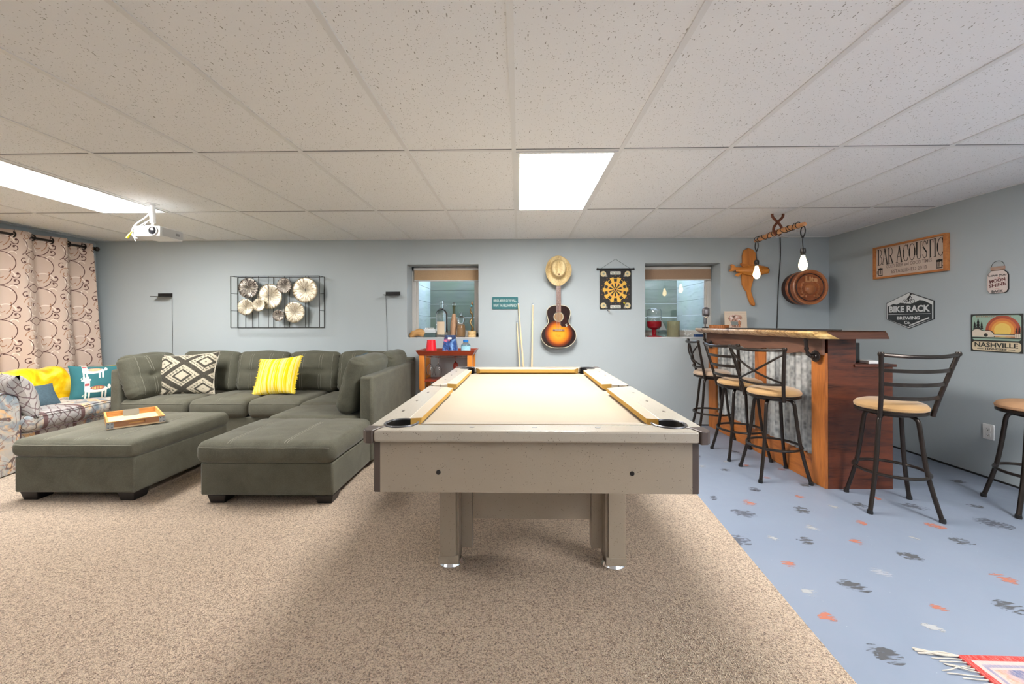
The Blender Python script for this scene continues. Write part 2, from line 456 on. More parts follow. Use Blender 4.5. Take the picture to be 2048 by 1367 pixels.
# floor with its hand-painted marks
fl = MB(); fl.box(XL-T, XR+T, YF-T, YB+0.01, -0.08, 0.0)
bm_keys = [('D', 1), ('D', 0), ('O', 1), ('O', 0), ('W', 1), ('W', 0)]
BLOTS = [('D', 1.56, 2.23, 0.051, 0.048, 1.0), ('D', 1.79, 2.59, 0.054, 0.06, 1.0), ('D', 1.51, 1.85, 0.077, 0.044, 1.0), ('D', 1.99, 2.09, 0.064, 0.049, 1.0), ('D', 2.4, 2.23, 0.064, 0.048, 1.0), ('D', 1.31, 1.47, 0.067, 0.048, 1.0), ('D', 2.05, 1.72, 0.072, 0.047, 1.0), ('D', 2.22, 2.67, 0.051, 0.05, 1.0), ('D', 1.4, 2.54, 0.087, 0.062, 0.6), ('D', 1.2, 2.23, 0.077, 0.064, 0.4), ('D', 2.55, 2.65, 0.091, 0.049, 0.5), ('D', 2.8, 2.43, 0.102, 0.076, 0.5), ('D', 2.95, 2.66, 0.051, 0.034, 0.8), ('D', 1.32, 2.76, 0.032, 0.044, 0.7), ('D', 1.67, 2.89, 0.044, 0.027, 0.6), ('O', 1.52, 2.69, 0.051, 0.051, 1.0), ('O', 1.92, 2.79, 0.037, 0.03, 0.8), ('O', 1.33, 2.01, 0.042, 0.032, 1.0), ('O', 2.03, 2.43, 0.032, 0.034, 1.0), ('O', 1.83, 2.22, 0.042, 0.035, 1.0), ('O', 2.43, 2.4, 0.059, 0.033, 1.0), ('O', 1.24, 1.65, 0.041, 0.035, 1.0), ('O', 1.75, 1.71, 0.039, 0.023, 1.0), ('O', 2.25, 1.91, 0.058, 0.041, 1.0), ('O', 2.42, 2.77, 0.026, 0.029, 1.0), ('W', 1.7, 2.37, 0.045, 0.039, 1.0), ('W', 1.4, 2.25, 0.039, 0.029, 1.0), ('W', 2.03, 2.64, 0.04, 0.027, 0.8), ('W', 1.28, 1.8, 0.038, 0.036, 1.0), ('W', 1.72, 1.95, 0.052, 0.034, 0.7), ('W', 1.61, 1.6, 0.043, 0.025, 1.0), ('W', 2.18, 2.26, 0.03, 0.029, 0.8), ('D', 1.67, 3.28, 0.051, 0.041, 1.0), ('D', 1.68, 2.91, 0.048, 0.037, 0.7), ('D', 1.99, 3.76, 0.055, 0.047, 0.7), ('D', 2.09, 2.99, 0.054, 0.037, 0.8), ('D', 1.59, 3.61, 0.035, 0.043, 0.7), ('O', 1.89, 3.39, 0.031, 0.038, 1.0), ('O', 1.9, 3.12, 0.031, 0.032, 0.6), ('O', 2.13, 3.31, 0.043, 0.042, 0.7), ('W', 1.52, 3.37, 0.033, 0.031, 1.0), ('W', 1.76, 3.49, 0.029, 0.027, 0.8), ('D', 3.28, 3.07, 0.059, 0.045, 1.0),
         ('O', 1.55, 1.0, 0.05, 0.04, 1.0), ('D', 1.9, 0.9, 0.06, 0.05, 1.0), ('W', 1.7, 0.4, 0.05, 0.04, 1.0), ('D', 3.1, 1.6, 0.06, 0.05, 1.0), ('O', 3.2, 2.0, 0.05, 0.04, 1.0)]
for i, (c, x, y, a, b, f) in enumerate(BLOTS):
    fl.mat = 1+bm_keys.index((c, 1 if f > 0.75 else 0)); a *= 0.86; b *= 0.98
    th = -0.55; ca, sa = math.cos(th), math.sin(th)
    q = [(x+ca*px*a-sa*py*b, y+sa*px*a+ca*py*b, 0.0003+0.00003*i) for px, py in ((-1, -1), (1, -1), (1, 1), (-1, 1))]
    fl.add(q, [(0, 1, 2, 3)], uvs=[[(0, 0), (1, 0), (1, 1), (0, 1)]])
struct(fl.build('floor', [FLOOR]+[BLOT[k_] for k_ in bm_keys], smooth=0, fixn=False))
# wall to wall carpet; its right edge runs past the pool table towards the bar
cp = MB(); edge = [(1.02, YF), (1.09, 1.20), (1.12, 1.60), (1.225, 2.844), (1.40, YB)]
pts = [(XL, YF)]+edge+[(XL, YB)]
cp.prism_z(pts, 0.0, 0.012)
struct(cp.build('floor_carpet', CARPET, smooth=0))
# thin black strips standing in for the dark gap under the walls, no baseboard
struct(MB().box(XR-0.004, XR, YF, YB, 0.0, 0.014).build('gap_strip_right', DARKGAP, smooth=0))
struct(MB().box(1.4, XR-0.004, YB-0.004, YB, 0.0, 0.014).build('gap_strip_back', DARKGAP, smooth=0))

# ------------------------------------------------------------------ windows with window wells of weathered boards
def board_mat(name, c1, c2, c3, axis='x'):
    m = M_(name, 0.85); st = (0.15, 1, 1) if axis == 'x' else (1, 0.15, 1)
    n = m.noise(9, 5, stretch=st); g_ = m.noise(3.0, 3); k_ = m.noise(26, 3, stretch=st)
    c = m.mix(n, c1, c2); c = m.mix((g_-0.35)*1.4, c, c3); c = m.mix((k_-0.55)*1.5, c, (0.10, 0.10, 0.09))
    m.col(c); m.bump(n+k_, 0.4, 0.006); return m.m
BOARD_BACK = board_mat('weathered_board_green', (0.13, 0.15, 0.12), (0.26, 0.27, 0.23), (0.14, 0.20, 0.10))
BOARD_SIDE = board_mat('weathered_board_grey', (0.30, 0.33, 0.31), (0.50, 0.53, 0.52), (0.32, 0.40, 0.26), 'y')
PANE = M_('window_pane', 0.0); PANE.b.inputs['Transmission Weight'].default_value = 1.0; PANE.b.inputs['IOR'].default_value = 1.08
PANE.b.inputs['Specular IOR Level'].default_value = 1.0
def pane_mat():
    m = bpy.data.materials.new('pane_glass'); m.use_nodes = True; nt = m.node_tree; nt.nodes.clear()
    o = nt.nodes.new('ShaderNodeOutputMaterial'); mx = nt.nodes.new('ShaderNodeMixShader'); t = nt.nodes.new('ShaderNodeBsdfTransparent'); gl = nt.nodes.new('ShaderNodeBsdfGlossy')
    gl.inputs['Roughness'].default_value = 0.0; fr = nt.nodes.new('ShaderNodeFresnel'); fr.inputs[0].default_value = 1.5
    nt.links.new(fr.outputs[0], mx.inputs[0]); nt.links.new(t.outputs[0], mx.inputs[1]); nt.links.new(gl.outputs[0], mx.inputs[2]); nt.links.new(mx.outputs[0], o.inputs[0]); return m
PANE = pane_mat()
BLIND = plain('blind_linen', (0.50, 0.34, 0.20), 0.9, var=0.12, vs_=120, bump=0.2, bs=300)
BLIND2 = plain('blind_linen_brown', (0.36, 0.235, 0.155), 0.9, var=0.12, vs_=120, bump=0.2, bs=300)
FRAME = plain('window_vinyl', (0.62, 0.60, 0.57), 0.4)
LINER = plain('window_jamb', (0.50, 0.58, 0.66), 0.5)
def window(idx, W, side):
    x0, x1, z0, z1 = W; yi = 4.93
    fr = MB(); w = 0.05 if True else 0
    for (a, b, c, d) in ((x0, x1, z1-0.05, z1), (x0, x1, z0, z0+0.05), (x0, x0+w, z0, z1), (x1-w, x1, z0, z1)): fr.box(a, b, yi, yi+0.06, c, d)
    # inner sash
    for (a, b, c, d) in ((x0+w, x1-w, z1-0.08, z1-0.05), (x0+w, x1-w, z0+0.05, z0+0.08), (x0+w, x0+w+0.025, z0, z1-0.05), (x1-w-0.025, x1-w, z0, z1-0.05)): fr.box(a, b, yi+0.015, yi+0.045, c, d)
    f = struct(fr.build('window_%d' % idx, FRAME, smooth=0, bev=0.003))
    MB().box(x0+w, x1-w, yi+0.028, yi+0.031, z0+0.06, z1-0.05).build('window_pane', PANE, f, smooth=0)
    sl = MB().box(x0, x1, YB-0.004, yi, z0-0.004, z0+0.004).build('window_sill', plain('sill_white_%d' % idx, (0.66, 0.68, 0.70), 0.45), f, smooth=0)
    # window well outside: back wall of horizontal boards and two returns, open to the sky
    yb = 6.05; gap = 0.0
    for nm, side_ in (('back', 0), ('left', -1), ('right', 1)):
        mb = MB(); h = 0.0; z = 0.25; kz = 0
        while z < 1.95:
            hh = 0.205; t = 0.0008*math.sin(kz*2.1)
            if nm == 'back': mb.box(x0-0.10, x1+0.10, yb+t, yb+0.05, z, z+hh-0.003)
            elif nm == 'left': mb.box(x0-0.07, x0-0.02+t, 4.96, yb, z+0.02, z+hh+0.017)
            else: mb.box(x1+0.02+t, x1+0.07, 4.96, yb, z+0.02, z+hh+0.017)
            z += hh; kz += 1
        o = mb.build('wall_well_%s' % nm, BOARD_BACK if nm == 'back' else BOARD_SIDE, smooth=0, bev=0.0012); struct(o)
    struct(MB().box(x0-0.1, x1+0.1, 4.96, yb+0.05, 0.2, 0.25).build('floor_well', plain('well_gravel_%d' % idx, (0.25, 0.25, 0.24), 0.9), smooth=0))
    # roller blind, mostly rolled up
    bl = thing('roller_blind', 'tan roller blind drawn up in the window behind the red bar cart' if idx == 1 else 'brown roller blind drawn up in the window left of the bar', 'blind', (0, 0, 0), group='roller blinds')
    MB().box(x0+0.03, x1-0.015, 4.895, 4.925, z1-0.045, z1-0.012).build('head_rail', plain('blind_rail_%d' % idx, (0.70, 0.69, 0.67), 0.5), bl, smooth=0, bev=0.003)
    MB().box(x0+0.035, x1-0.02, 4.905, 4.912, z1-0.165, z1-0.045).build('fabric', BLIND if idx == 1 else BLIND2, bl, smooth=0)
    MB().box(x0+0.035, x1-0.02, 4.900, 4.917, z1-0.178, z1-0.163).build('bottom_bar', FRAME, bl, smooth=0, bev=0.002)
window(1, W1, -1); window(2, W2, 1)

# ------------------------------------------------------------------ ceiling light panels
DIFF = emis('diffuser_glow', (1.0, 0.985, 0.95), PANEL)
def troffer(kx, ky, label):
    x0 = X0+kx*TX; y0 = Y0+ky*TY
    t = thing('ceiling_light', label, 'ceiling light', (x0+TX/2, y0+TY/2, HC-0.006), group='recessed ceiling light panels')
    hx, hy = TX/2-0.012, TY/2-0.012; w = 0.022
    fr = MB()
    for (a, b, c, d) in ((-hx, hx, -hy, -hy+w), (-hx, hx, hy-w, hy), (-hx, -hx+w, -hy+w, hy-w), (hx-w, hx, -hy+w, hy-w)): fr.box(a, b, c, d, -0.004, 0.006)
    fr.build('light_frame', GRID, t, smooth=0)
    MB().box(-hx+w, hx-w, -hy+w, hy-w, -0.001, 0.004).build('diffuser', DIFF, t, smooth=0)
troffer(0, 0, 'square-looking lit ceiling panel above the pool table')
troffer(-6, 0, 'long lit ceiling panel at the left edge of the picture beside the projector')
for kx, ky in ((4, -2),):  # extra unseen panel added to brighten the right side of the room
    troffer(kx, ky, 'added ceiling panel out of view, brightening the right wall')

# ------------------------------------------------------------------ added unseen behind the viewer for fill light: glazed door and two uplighters
dr = MB(); 
for (a, b, c, d) in ((-1.2, 1.2, 2.02, 2.10), (-1.2, -1.13, 0.012, 2.02), (1.13, 1.2, 0.012, 2.02), (-0.03, 0.03, 0.012, 2.02), (-1.13, 1.13, 0.012, 0.08)): dr.box(a, b, YF, YF+0.06, c, d)
struct(dr.build('added_door', WHITE, smooth=0))
for tx, ty in FILL_TORCH:
    t = thing('added_torchiere', 'tall black torchiere floor lamp added unseen behind the viewer for fill, %s' % ('left' if tx < 0 else 'right'), 'lamp', (tx, ty, 0.012 if tx < 1 else 0))
    MB().lathe([(0.14, 0), (0.14, 0.02), (0.02, 0.03)], n=24).build('base', BLACK, t)
    MB().lathe([(0.012, 0.02), (0.012, 1.54)], n=12).build('pole', BLACK, t)
    MB().lathe([(0.03, 1.52), (0.16, 1.70), (0.155, 1.70), (0.025, 1.53)], n=32, cap=False).build('lamp_shade', BLACK, t)

# ================================================================== POOL TABLE
def speck_mat():
    m = M_('speckled_laminate', 0.30)
    v = m.vor(150, rnd=1.0); pk = m.noise(60, 2).gt(0.56); d = v.lt(0.20)*pk
    v2 = m.vor(260); d2 = v2.lt(0.25)*m.noise(90, 2).gt(0.5)
    c = m.mix(m.noise(4, 2), (0.33, 0.27, 0.205), (0.38, 0.315, 0.245)); c = m.mix(d2*0.35, c, (0.30, 0.24, 0.18)); c = m.mix(d*0.9, c, (0.10, 0.07, 0.05))
    m.col(c); m.bump(m.noise(300, 2), 0.12, 0.002); return m.m
SPECK = speck_mat()
RAILM = SPECK.copy(); RAILM.name = 'speckled_rail_laminate'
RAILM.node_tree.nodes['Principled BSDF'].inputs['Coat Weight'].default_value = 0.6; RAILM.node_tree.nodes['Principled BSDF'].inputs['Coat Roughness'].default_value = 0.18
for n_ in RAILM.node_tree.nodes:
    if n_.type == 'MIX' and tuple(round(c, 3) for c in n_.inputs[6].default_value)[:3] == (0.33, 0.27, 0.205): n_.inputs[6].default_value = (0.42, 0.37, 0.30, 1); n_.inputs[7].default_value = (0.47, 0.42, 0.345, 1)
CLOTH = M_('beige_table_felt', 0.95, spec=0.1); CLOTH.col(CLOTH.mix(CLOTH.noise(5, 3), (0.32, 0.265, 0.195), (0.35, 0.295, 0.215))); CLOTH.bump(CLOTH.noise(400, 2), 0.15, 0.002); CLOTH.sheen(0.3, 0.5); CLOTH = CLOTH.m
CUSH_SHADE = plain('shaded_gold_felt', (0.50, 0.30, 0.08), 0.9, spec=0.1)  # felt painted deeper gold, partly for the warm shade on cushion faces
TAUPE = plain('dark_taupe_plastic', (0.085, 0.062, 0.052), 0.28)
RUBBER = plain('black_rubber', (0.012, 0.011, 0.011), 0.35)
STEEL = plain('brushed_steel', (0.42, 0.43, 0.45), 0.3, 0.9)
def pool_table():
    t = thing('pool_table', 'large speckled tan pool table with beige felt in the middle of the room', 'pool table', (0.064, 2.527, 0.012), -0.006)
    HW, HL = 0.627, 1.0725; zt = 0.788; z0 = 0.745; RW = 0.10; pc = 0.11; pr = 0.062     # z values above the carpet top (0.012)
    bx, by = HW-pc, HL-pc
    def arc(cx, cy, r, a0, a1, n=12): return [(cx+r*math.cos(math.radians(a0+(a1-a0)*k/n)), cy+r*math.sin(math.radians(a0+(a1-a0)*k/n))) for k in range(n+1)]
    # bed with cloth
    P = []
    for (sx, sy, a0, a1) in ((-1, -1, 90, 0), (1, -1, 180, 90), (1, 1, 270, 180), (-1, 1, 360, 270)):
        P += arc(sx*bx, sy*by, pr, a0, a1)
    MB().prism_z(P, z0-0.022, z0-0.003).build('bed_cloth', CLOTH, t, smooth=20)
    # a faint foot spot
    MB().lathe([(0.006, z0-0.0029), (0.006, z0-0.0024)], c=(0.095, 0.60, 0), n=16).build('foot_spot', TAUPE, t)
    # end rails
    def rail(poly, name='rail'):
        mb = MB().prism_z(poly, z0-0.0, zt); return mb.build(name, RAILM, t, smooth=30, bev=0.011, seg=3)
    def sights(r, pts, dark, elong):
        for (x, y) in pts:
            MB().lathe([(0.0075, zt), (0.0075, zt+0.0012)], n=14).build('sight', TAUPE if dark else STEEL, r, loc=(x, y, 0)).scale = elong
    def cushion(r, b0, b1, n0, n1, axis, sgn, base, nose):
        # profile: base top, nose top, nose bottom, underside; b0/b1 along at the base, n0/n1 along at the nose
        prof = [(base, zt), (nose, zt-0.005), (nose-(nose-base)*0.05, zt-0.030), (base+(nose-base)*0.45, z0-0.002), (base, z0-0.002)]
        V = []
        for e in (0, 1):
            for (p, z) in prof:
                q = (p-base)/(nose-base); along = (b0+(n0-b0)*q) if e == 0 else (b1+(n1-b1)*q)
                V.append((p, along, z) if axis == 'y' else (along, p, z))
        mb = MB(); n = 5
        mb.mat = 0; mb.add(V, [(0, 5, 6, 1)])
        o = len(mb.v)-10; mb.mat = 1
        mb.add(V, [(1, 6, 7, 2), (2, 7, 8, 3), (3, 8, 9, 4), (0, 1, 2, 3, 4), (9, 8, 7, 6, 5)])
        mb.build('cushion', [CLOTH, CUSH_SHADE], r, smooth=0)
    for s in (-1, 1):
        inner = s*(HL-RW); cy = s*by
        outer = [(-HW+0.037, s*HL), (HW-0.037, s*HL)]
        ra = [(HW-0.052, s*(HL-0.048))]+[(bx+pr*math.cos(math.radians(a)), cy+s*pr*math.sin(math.radians(a))) for a in range(45, 172, 9)]
        la = [(-x, y) for x, y in reversed(ra)]
        pts = outer+ra+la
        if s > 0: pts = pts[::-1]
        # s*... orientation: arcs bulge towards the outer corner
        r = rail(pts)
        sights(r, [(-0.235, s*(HL-0.055)), (0, s*(HL-0.055)), (0.235, s*(HL-0.055))], False, (1.4, 0.8, 1))
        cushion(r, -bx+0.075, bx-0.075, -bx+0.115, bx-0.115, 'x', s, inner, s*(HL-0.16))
    for sx in (-1, 1):
        for sy in (-1, 1):
            pts = [(sx*HW, sy*(HL-0.075)), (sx*HW, sy*0.030)]
            pts += [(sx*(HW-0.018), sy*0.020), (sx*(HW-0.060), sy*0.045), (sx*(HW-RW), sy*0.062)]
            pts += [(sx*(bx+pr*math.cos(math.radians(a))), sy*(by+pr*math.sin(math.radians(a)))) for a in range(99, -200, -9) if False]
            pts += [(sx*(bx+pr*math.cos(math.radians(a))), sy*(by+pr*math.sin(math.radians(a)))) for a in range(-99, 46, 9)]
            pts += [(sx*(HW-0.040), sy*(HL-0.068))]
            if sx*sy > 0: pts = pts[::-1]
            r = rail(pts)
            sights(r, [(sx*(HW-0.050), sy*y) for y in (0.26, 0.50, 0.74)], True, (0.8, 1.7, 1))
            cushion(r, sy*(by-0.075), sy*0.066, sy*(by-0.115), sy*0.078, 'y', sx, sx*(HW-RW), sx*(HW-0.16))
            # moulded corner cap between the two rails
            cc = [(sx*(HW-0.035), sy*(HL+0.004)), (sx*(HW-0.012), sy*(HL+0.002)), (sx*(HW+0.003), sy*(HL-0.012)), (sx*(HW+0.004), sy*(HL-0.073)), (sx*(HW-0.038), sy*(HL-0.064)), (sx*(bx+pr*0.74), sy*(by+pr*0.68)), (sx*(bx+pr*0.66), sy*(by+pr*0.76)), (sx*(HW-0.050), sy*(HL-0.044))]
            if sx*sy > 0: cc = cc[::-1]
            MB().prism_z(cc, z0-0.004, zt+0.002).build('corner_cap', TAUPE, t, smooth=30, bev=0.010, seg=3)
            # corner pocket: liner wall, ring, floor
            p = MB(); n = 20; a0 = -108; a1 = 198; R0, R1 = pr-0.001, pr-0.006
            vv = []
            for k in range(n+1):
                a = math.radians(a0+(a1-a0)*k/n); c_, s_ = math.cos(a), math.sin(a)
                for R, z in ((R0, 0.66), (R0, zt+0.001), (R1, zt+0.001), (R1, 0.66)): vv.append((sx*(bx+R*c_), sy*(by+R*s_), z))
            p.add(vv, [(4*k+j, 4*k+(j+1) % 4, 4*k+4+(j+1) % 4, 4*k+4+j) for k in range(n) for j in range(4)])
            p.lathe([(pr, 0.655), (pr, 0.665)], c=(sx*bx, sy*by, 0))
            # black rubber facings where the cushions end
            pk = p.build('pocket', RUBBER, t, smooth=30)
            MB().tube([(sx*(bx+(pr+0.001)*math.cos(math.radians(a))), sy*(by+(pr+0.001)*math.sin(math.radians(a))), zt+0.001) for a in range(-106, 197, 8)], 0.0045, n=8).build('pocket_ring', plain('pocket_ring_grey', (0.12, 0.12, 0.13), 0.25, 0.5) if sx < 0 and sy < 0 else bpy.data.materials['pocket_ring_grey'], pk)
        # side pockets
        p = MB(); n = 14; vv = []; R0, R1 = 0.052, 0.047; cx = sx*(HW-0.045)
        for k in range(n+1):
            a = math.radians(-115+230*k/n)
            for R, z in ((R0, 0.66), (R0, zt-0.001), (R1, zt-0.001), (R1, 0.66)): vv.append((cx+sx*R*0.75*math.cos(a), R*math.sin(a), z))
        p.add(vv, [(4*k+j, 4*k+(j+1) % 4, 4*k+4+(j+1) % 4, 4*k+4+j) for k in range(n) for j in range(4)])
        p.box(min(sx*(HW-RW-0.03), sx*(HW-0.01)), max(sx*(HW-RW-0.03), sx*(HW-0.01)), -0.05, 0.05, z0-0.0029, z0-0.0015)
        p.build('pocket', RUBBER, t, smooth=30)
    # apron
    az0, az1 = 0.553, z0-0.001; ax, ay = 0.600, 1.042
    for s in (-1, 1):
        a = MB().box(-ax+0.026, ax-0.026, min(s*ay, s*(ay-0.02)), max(s*ay, s*(ay-0.02)), az0, az1).build('apron_panel', SPECK, t, smooth=0)
        for bxx in (-0.357, 0.355):
            MB().lathe([(0.0085, s*ay), (0.0085, s*(ay+0.002)), (0.004, s*(ay+0.0025))], c=(bxx, 0, 0.627), axis='y', n=16).build('bolt_cover', BLACK, a)
        MB().box(min(s*ax, s*(ax-0.02)), max(s*ax, s*(ax-0.02)), -ay+0.026, ay-0.026, az0, az1).build('apron_panel', SPECK, t, smooth=0)
        for s2 in (-1, 1):
            mb = MB(); x, y = s*ax, s2*ay
            mb.box(min(x, x-s*0.030), max(x, x-s*0.030), min(y, y-s2*0.030), max(y, y-s2*0.030), az0-0.002, az1)
            mb.build('corner_trim', TAUPE, t, smooth=30, bev=0.006, seg=3)
    MB().box(-ax+0.03, ax-0.03, -ay+0.03, ay-0.03, z0-0.06, z0-0.0225).build('bed_base', SPECK, t, smooth=0)
    # legs, each with its chrome leveller; a cross board joins each pair
    for sy in (-1, 1):
        for sx in (-1, 1):
            m = MB(); y0 = sy*0.597; y1 = sy*0.487
            m.box(min(sx*0.445, sx*0.365), max(sx*0.445, sx*0.365), min(y0, y1), max(y0, y1), 0.022, az1-0.05)
            m.box(min(sx*0.365, sx*0.352), max(sx*0.365, sx*0.352), min(y0, y1)+0.012, max(y0, y1), 0.022, az1-0.05)
            ya, yb = sorted((sy*0.512, sy*0.452)); m.box(min(sx*0.36, sx*0.298), max(sx*0.36, sx*0.298), ya, yb, 0.055, az1-0.05)
            lg = m.build('leg', SPECK, t, smooth=0, bev=0.002)
            m = MB(); m.box(min(sx*0.449, sx*0.352), max(sx*0.449, sx*0.352), min(y0, y1)-0.003, max(y0, y1)+0.003, 0.022, 0.060); m.build('leg_cuff', SPECK, lg, smooth=0, bev=0.002)
            MB().lathe([(0.058, 0.0), (0.060, 0.006), (0.050, 0.022), (0.030, 0.028)], c=(sx*0.398, sy*0.54, 0), n=28).build('leveller', CHROME, lg)
            MB().lathe([(0.004, -0.0015), (0.004, 0.0)], c=(sx*0.328, sy*0.512 if sy < 0 else sy*0.452, 0.40), axis='y', n=10).build('bolt_cover', STEEL, lg)
        MB().box(-0.294, 0.294, *sorted((sy*0.50, sy*0.475)), 0.195, az1-0.05).build('cross_board', SPECK, t, smooth=0)
    return t
pool_table()

# ================================================================== BAR
CEDAR = wood('cedar_orange', (0.24, 0.060, 0.010), (0.58, 0.19, 0.035), 'z', 4.0, 0.5, knots=True)
CEDARY = wood('cedar_orange_along', (0.22, 0.055, 0.010), (0.52, 0.17, 0.033), 'y', 4.0, 0.5, knots=True)
WALNUT = wood('brown_bar_board', (0.075, 0.032, 0.020), (0.23, 0.105, 0.062), 'y', 2.6, 0.5)
PLY = wood('dark_red_plywood', (0.014, 0.003, 0.002), (0.15, 0.034, 0.011), 'x', 5.5, 0.45)
SLABTOP = wood('slab_top_wood', (0.16, 0.07, 0.03), (0.36, 0.19, 0.09), 'y', 2.5, 0.18)
def live_edge_mat():
    m = M_('live_edge_bark', 0.35); _, y, _z = m.xyz()
    n = m.noise(11, 5, dist=1.5); n2 = m.noise(45, 4); g_ = ((y*-1.0+0.95)*0.6).sat()
    a = m.ramp(n, [(0.30, (0.20, 0.08, 0.04)), (0.45, (0.52, 0.33, 0.20)), (0.60, (0.74, 0.55, 0.38)), (0.72, (0.50, 0.36, 0.28))])
    b = m.ramp(n, [(0.30, (0.24, 0.11, 0.02)), (0.45, (0.62, 0.36, 0.07)), (0.62, (0.83, 0.62, 0.20)), (0.75, (0.55, 0.28, 0.05))])
    m.col(m.mix(g_, a, b)); m.bump(n+n2*0.5, 0.7, 0.012); return m.m
LIVE = live_edge_mat()
def galv_mat():
    m = M_('weathered_galvanised', 0.42, 0.55)
    st = m.noise(16, 5, stretch=(1, 1, 0.06)); sp = m.vor(26, out='Distance'); n = m.noise(4, 4)
    f = st*0.75+sp*0.25
    c = m.ramp(f, [(0.30, (0.10, 0.105, 0.11)), (0.43, (0.33, 0.34, 0.345)), (0.58, (0.62, 0.63, 0.62)), (0.75, (0.80, 0.80, 0.77))])
    m.col(m.mix((n-0.5)*1.2, c, (0.30, 0.26, 0.22))); m.rough(f*0.4+0.25); return m.m
GALV = galv_mat()
PIPE = plain('black_iron_pipe', (0.055, 0.045, 0.042), 0.38, 0.75, var=0.3, vs_=25)
def bar():
    t = thing('bar_counter', 'rustic bar with corrugated metal front, cedar frame and live-edge slab top', 'bar', (2.21, 2.922, 0))
    # local: x = 0 front face (towards the pool table), y = 0 near end .. 1.75 far end, z up
    L_ = 1.775
    # side panel with the step down to the low back counter
    MB().prism([(0.0, 0.0), (0.455, 0.0), (0.455, 0.872), (0.195, 0.872), (0.195, 1.075), (0.0, 1.075)], 0.0, 0.022).build('side_panel', PLY, t, smooth=0)
    MB().prism([(0.0, 0.0), (0.455, 0.0), (0.455, 0.872), (0.195, 0.872), (0.195, 1.075), (0.0, 1.075)], L_-0.022, L_).build('side_panel', PLY, t, smooth=0)
    MB().box(0.03, 0.05, 0.022, L_-0.022, 0.0, 1.075).build('back_panel', PLY, t, smooth=0)
    MB().box(0.185, 0.205, 0.022, L_-0.022, 0.872, 1.075).build('back_panel', PLY, t, smooth=0)
    MB().box(0.18, 0.475, -0.012, L_, 0.872, 0.892).build('back_counter', PLY, t, smooth=0, bev=0.003)
    # cedar frame
    for (a, b) in ((0.0, 0.135), (0.70, 0.86), (1.60, L_)):
        MB().box(-0.022, 0.0, a, b, 0.0, 0.97).build('cedar_post', CEDAR, t, smooth=0, bev=0.003)
    MB().box(-0.018, 0.002, 0.135, 0.70, 0.0, 0.20).build('base_board', CEDARY, t, smooth=0, bev=0.003)
    MB().box(-0.018, 0.002, 0.86, 1.60, 0.0, 0.20).build('base_board', CEDARY, t, smooth=0, bev=0.003)
    # the front board below the slab; its lower edge wavers
    pts = [(0.0, 1.075)]+[(L_*k/24, 0.957+0.010*math.sin(k*0.9)+0.006*math.sin(k*2.3)) for k in range(25)]+[(L_, 1.075)]
    mb = MB(); V = [(x, p[0], p[1]) for x in (-0.045, -0.0225) for p in pts]; n = len(pts)
    mb.add(V, [tuple(range(n)), tuple(range(2*n-1, n-1, -1))]+[(i, n+i, n+(i+1) % n, (i+1) % n) for i in range(n)])
    mb.build('front_board', WALNUT, t, smooth=0)
    # corrugated panels
    for (a, b) in ((0.135, 0.70), (0.86, 1.60)):
        mb = MB(); n = int((b-a)/0.0055); V = []; F = []
        for i in range(n+1):
            y = a+(b-a)*i/n; x = -0.006+0.0075*math.sin(2*PI*y/0.066)
            V += [(x, y, 0.19), (x, y, 0.97)]
        for i in range(n): F.append((2*i, 2*i+2, 2*i+3, 2*i+1))
        mb.add(V, F); mb.build('corrugated_panel', GALV, t, smooth=60)
    # live-edge slab top
    mb = MB(); N = 60; ring = []
    for k in range(N+1):
        y = -0.17+(L_+0.005+0.17)*k/N
        w = 0.012*math.sin(y*7)+0.014*math.sin(y*3.1+1)+0.006*noise.noise(Vector((y*14, 0, 0)))
        x0 = -0.175+w-0.05*math.exp(-((y-0.05)/0.25)**2)+(0.10*max(0, (0.02-(y+0.17))/0.02) if y < -0.15 else 0)
        und = x0+0.045+0.02*noise.noise(Vector((y*9, 3, 0)))
        x1 = 0.30+0.015*math.sin(y*4)
        ring.append((x0, und, x1, y))
    V = []; 
    for (x0, und, x1, y) in ring:
        V += [(x0+0.006, y, 1.130), (x0-0.004+0.006*noise.noise(Vector((y*20, 1, 0))), y, 1.117), (x0+0.012+0.010*noise.noise(Vector((y*26, 2, 0))), y, 1.098), (und, y, 1.078), (x1-0.01, y, 1.078), (x1, y, 1.118), (x1-0.01, y, 1.130)]
    F = []; FM = []
    for k in range(N):
        for j in range(7):
            a, b = k*7+j, k*7+(j+1) % 7
            F.append((a, b, b+7, a+7)); FM.append(1 if j in (0, 1, 2) else 0)
    F.append(tuple(range(7))[::-1]); FM.append(2); F.append(tuple(N*7+j for j in range(7))); FM.append(0)
    # chamfer the near end
    for j in range(7):
        x, y, z = V[j]; V[j] = (x, y+(0.0 if z < 1.1 else (0.03 if z < 1.125 else 0.045)), z)
    for f, m_ in zip(F, FM): mb.f.append(list(f)); mb.mi.append(m_)
    mb.v = V
    mb.build('slab_top', [SLABTOP, LIVE, wood('slab_end_grain', (0.035, 0.014, 0.010), (0.12, 0.05, 0.03), 'x', 4, 0.4)], t, smooth=50)
    # iron pipe brackets
    for y in (0.055, 1.66):
        m = MB()
        path = smooth_path([(-0.047, y, 0.945), (-0.085, y, 0.947), (-0.105, y-0.002, 0.965), (-0.118, y-0.006, 1.00), (-0.125, y-0.01, 1.055), (-0.125, y-0.01, 1.079)], 6)
        m.tube(path, 0.0115, n=12)
        for i in (4, 10, 17, 24):
            if i < len(path)-1: m.tube([path[i], path[i+1], path[min(i+2, len(path)-1)]], 0.0155, n=12)
        m.lathe([(0.042, -0.046), (0.042, -0.053), (0.022, -0.056), (0.020, -0.066)], c=(0, y, 0.945), axis='x', n=24)
        m.build('pipe_bracket', PIPE, t)
    return t
def lathe_x_fix(): pass
bar()

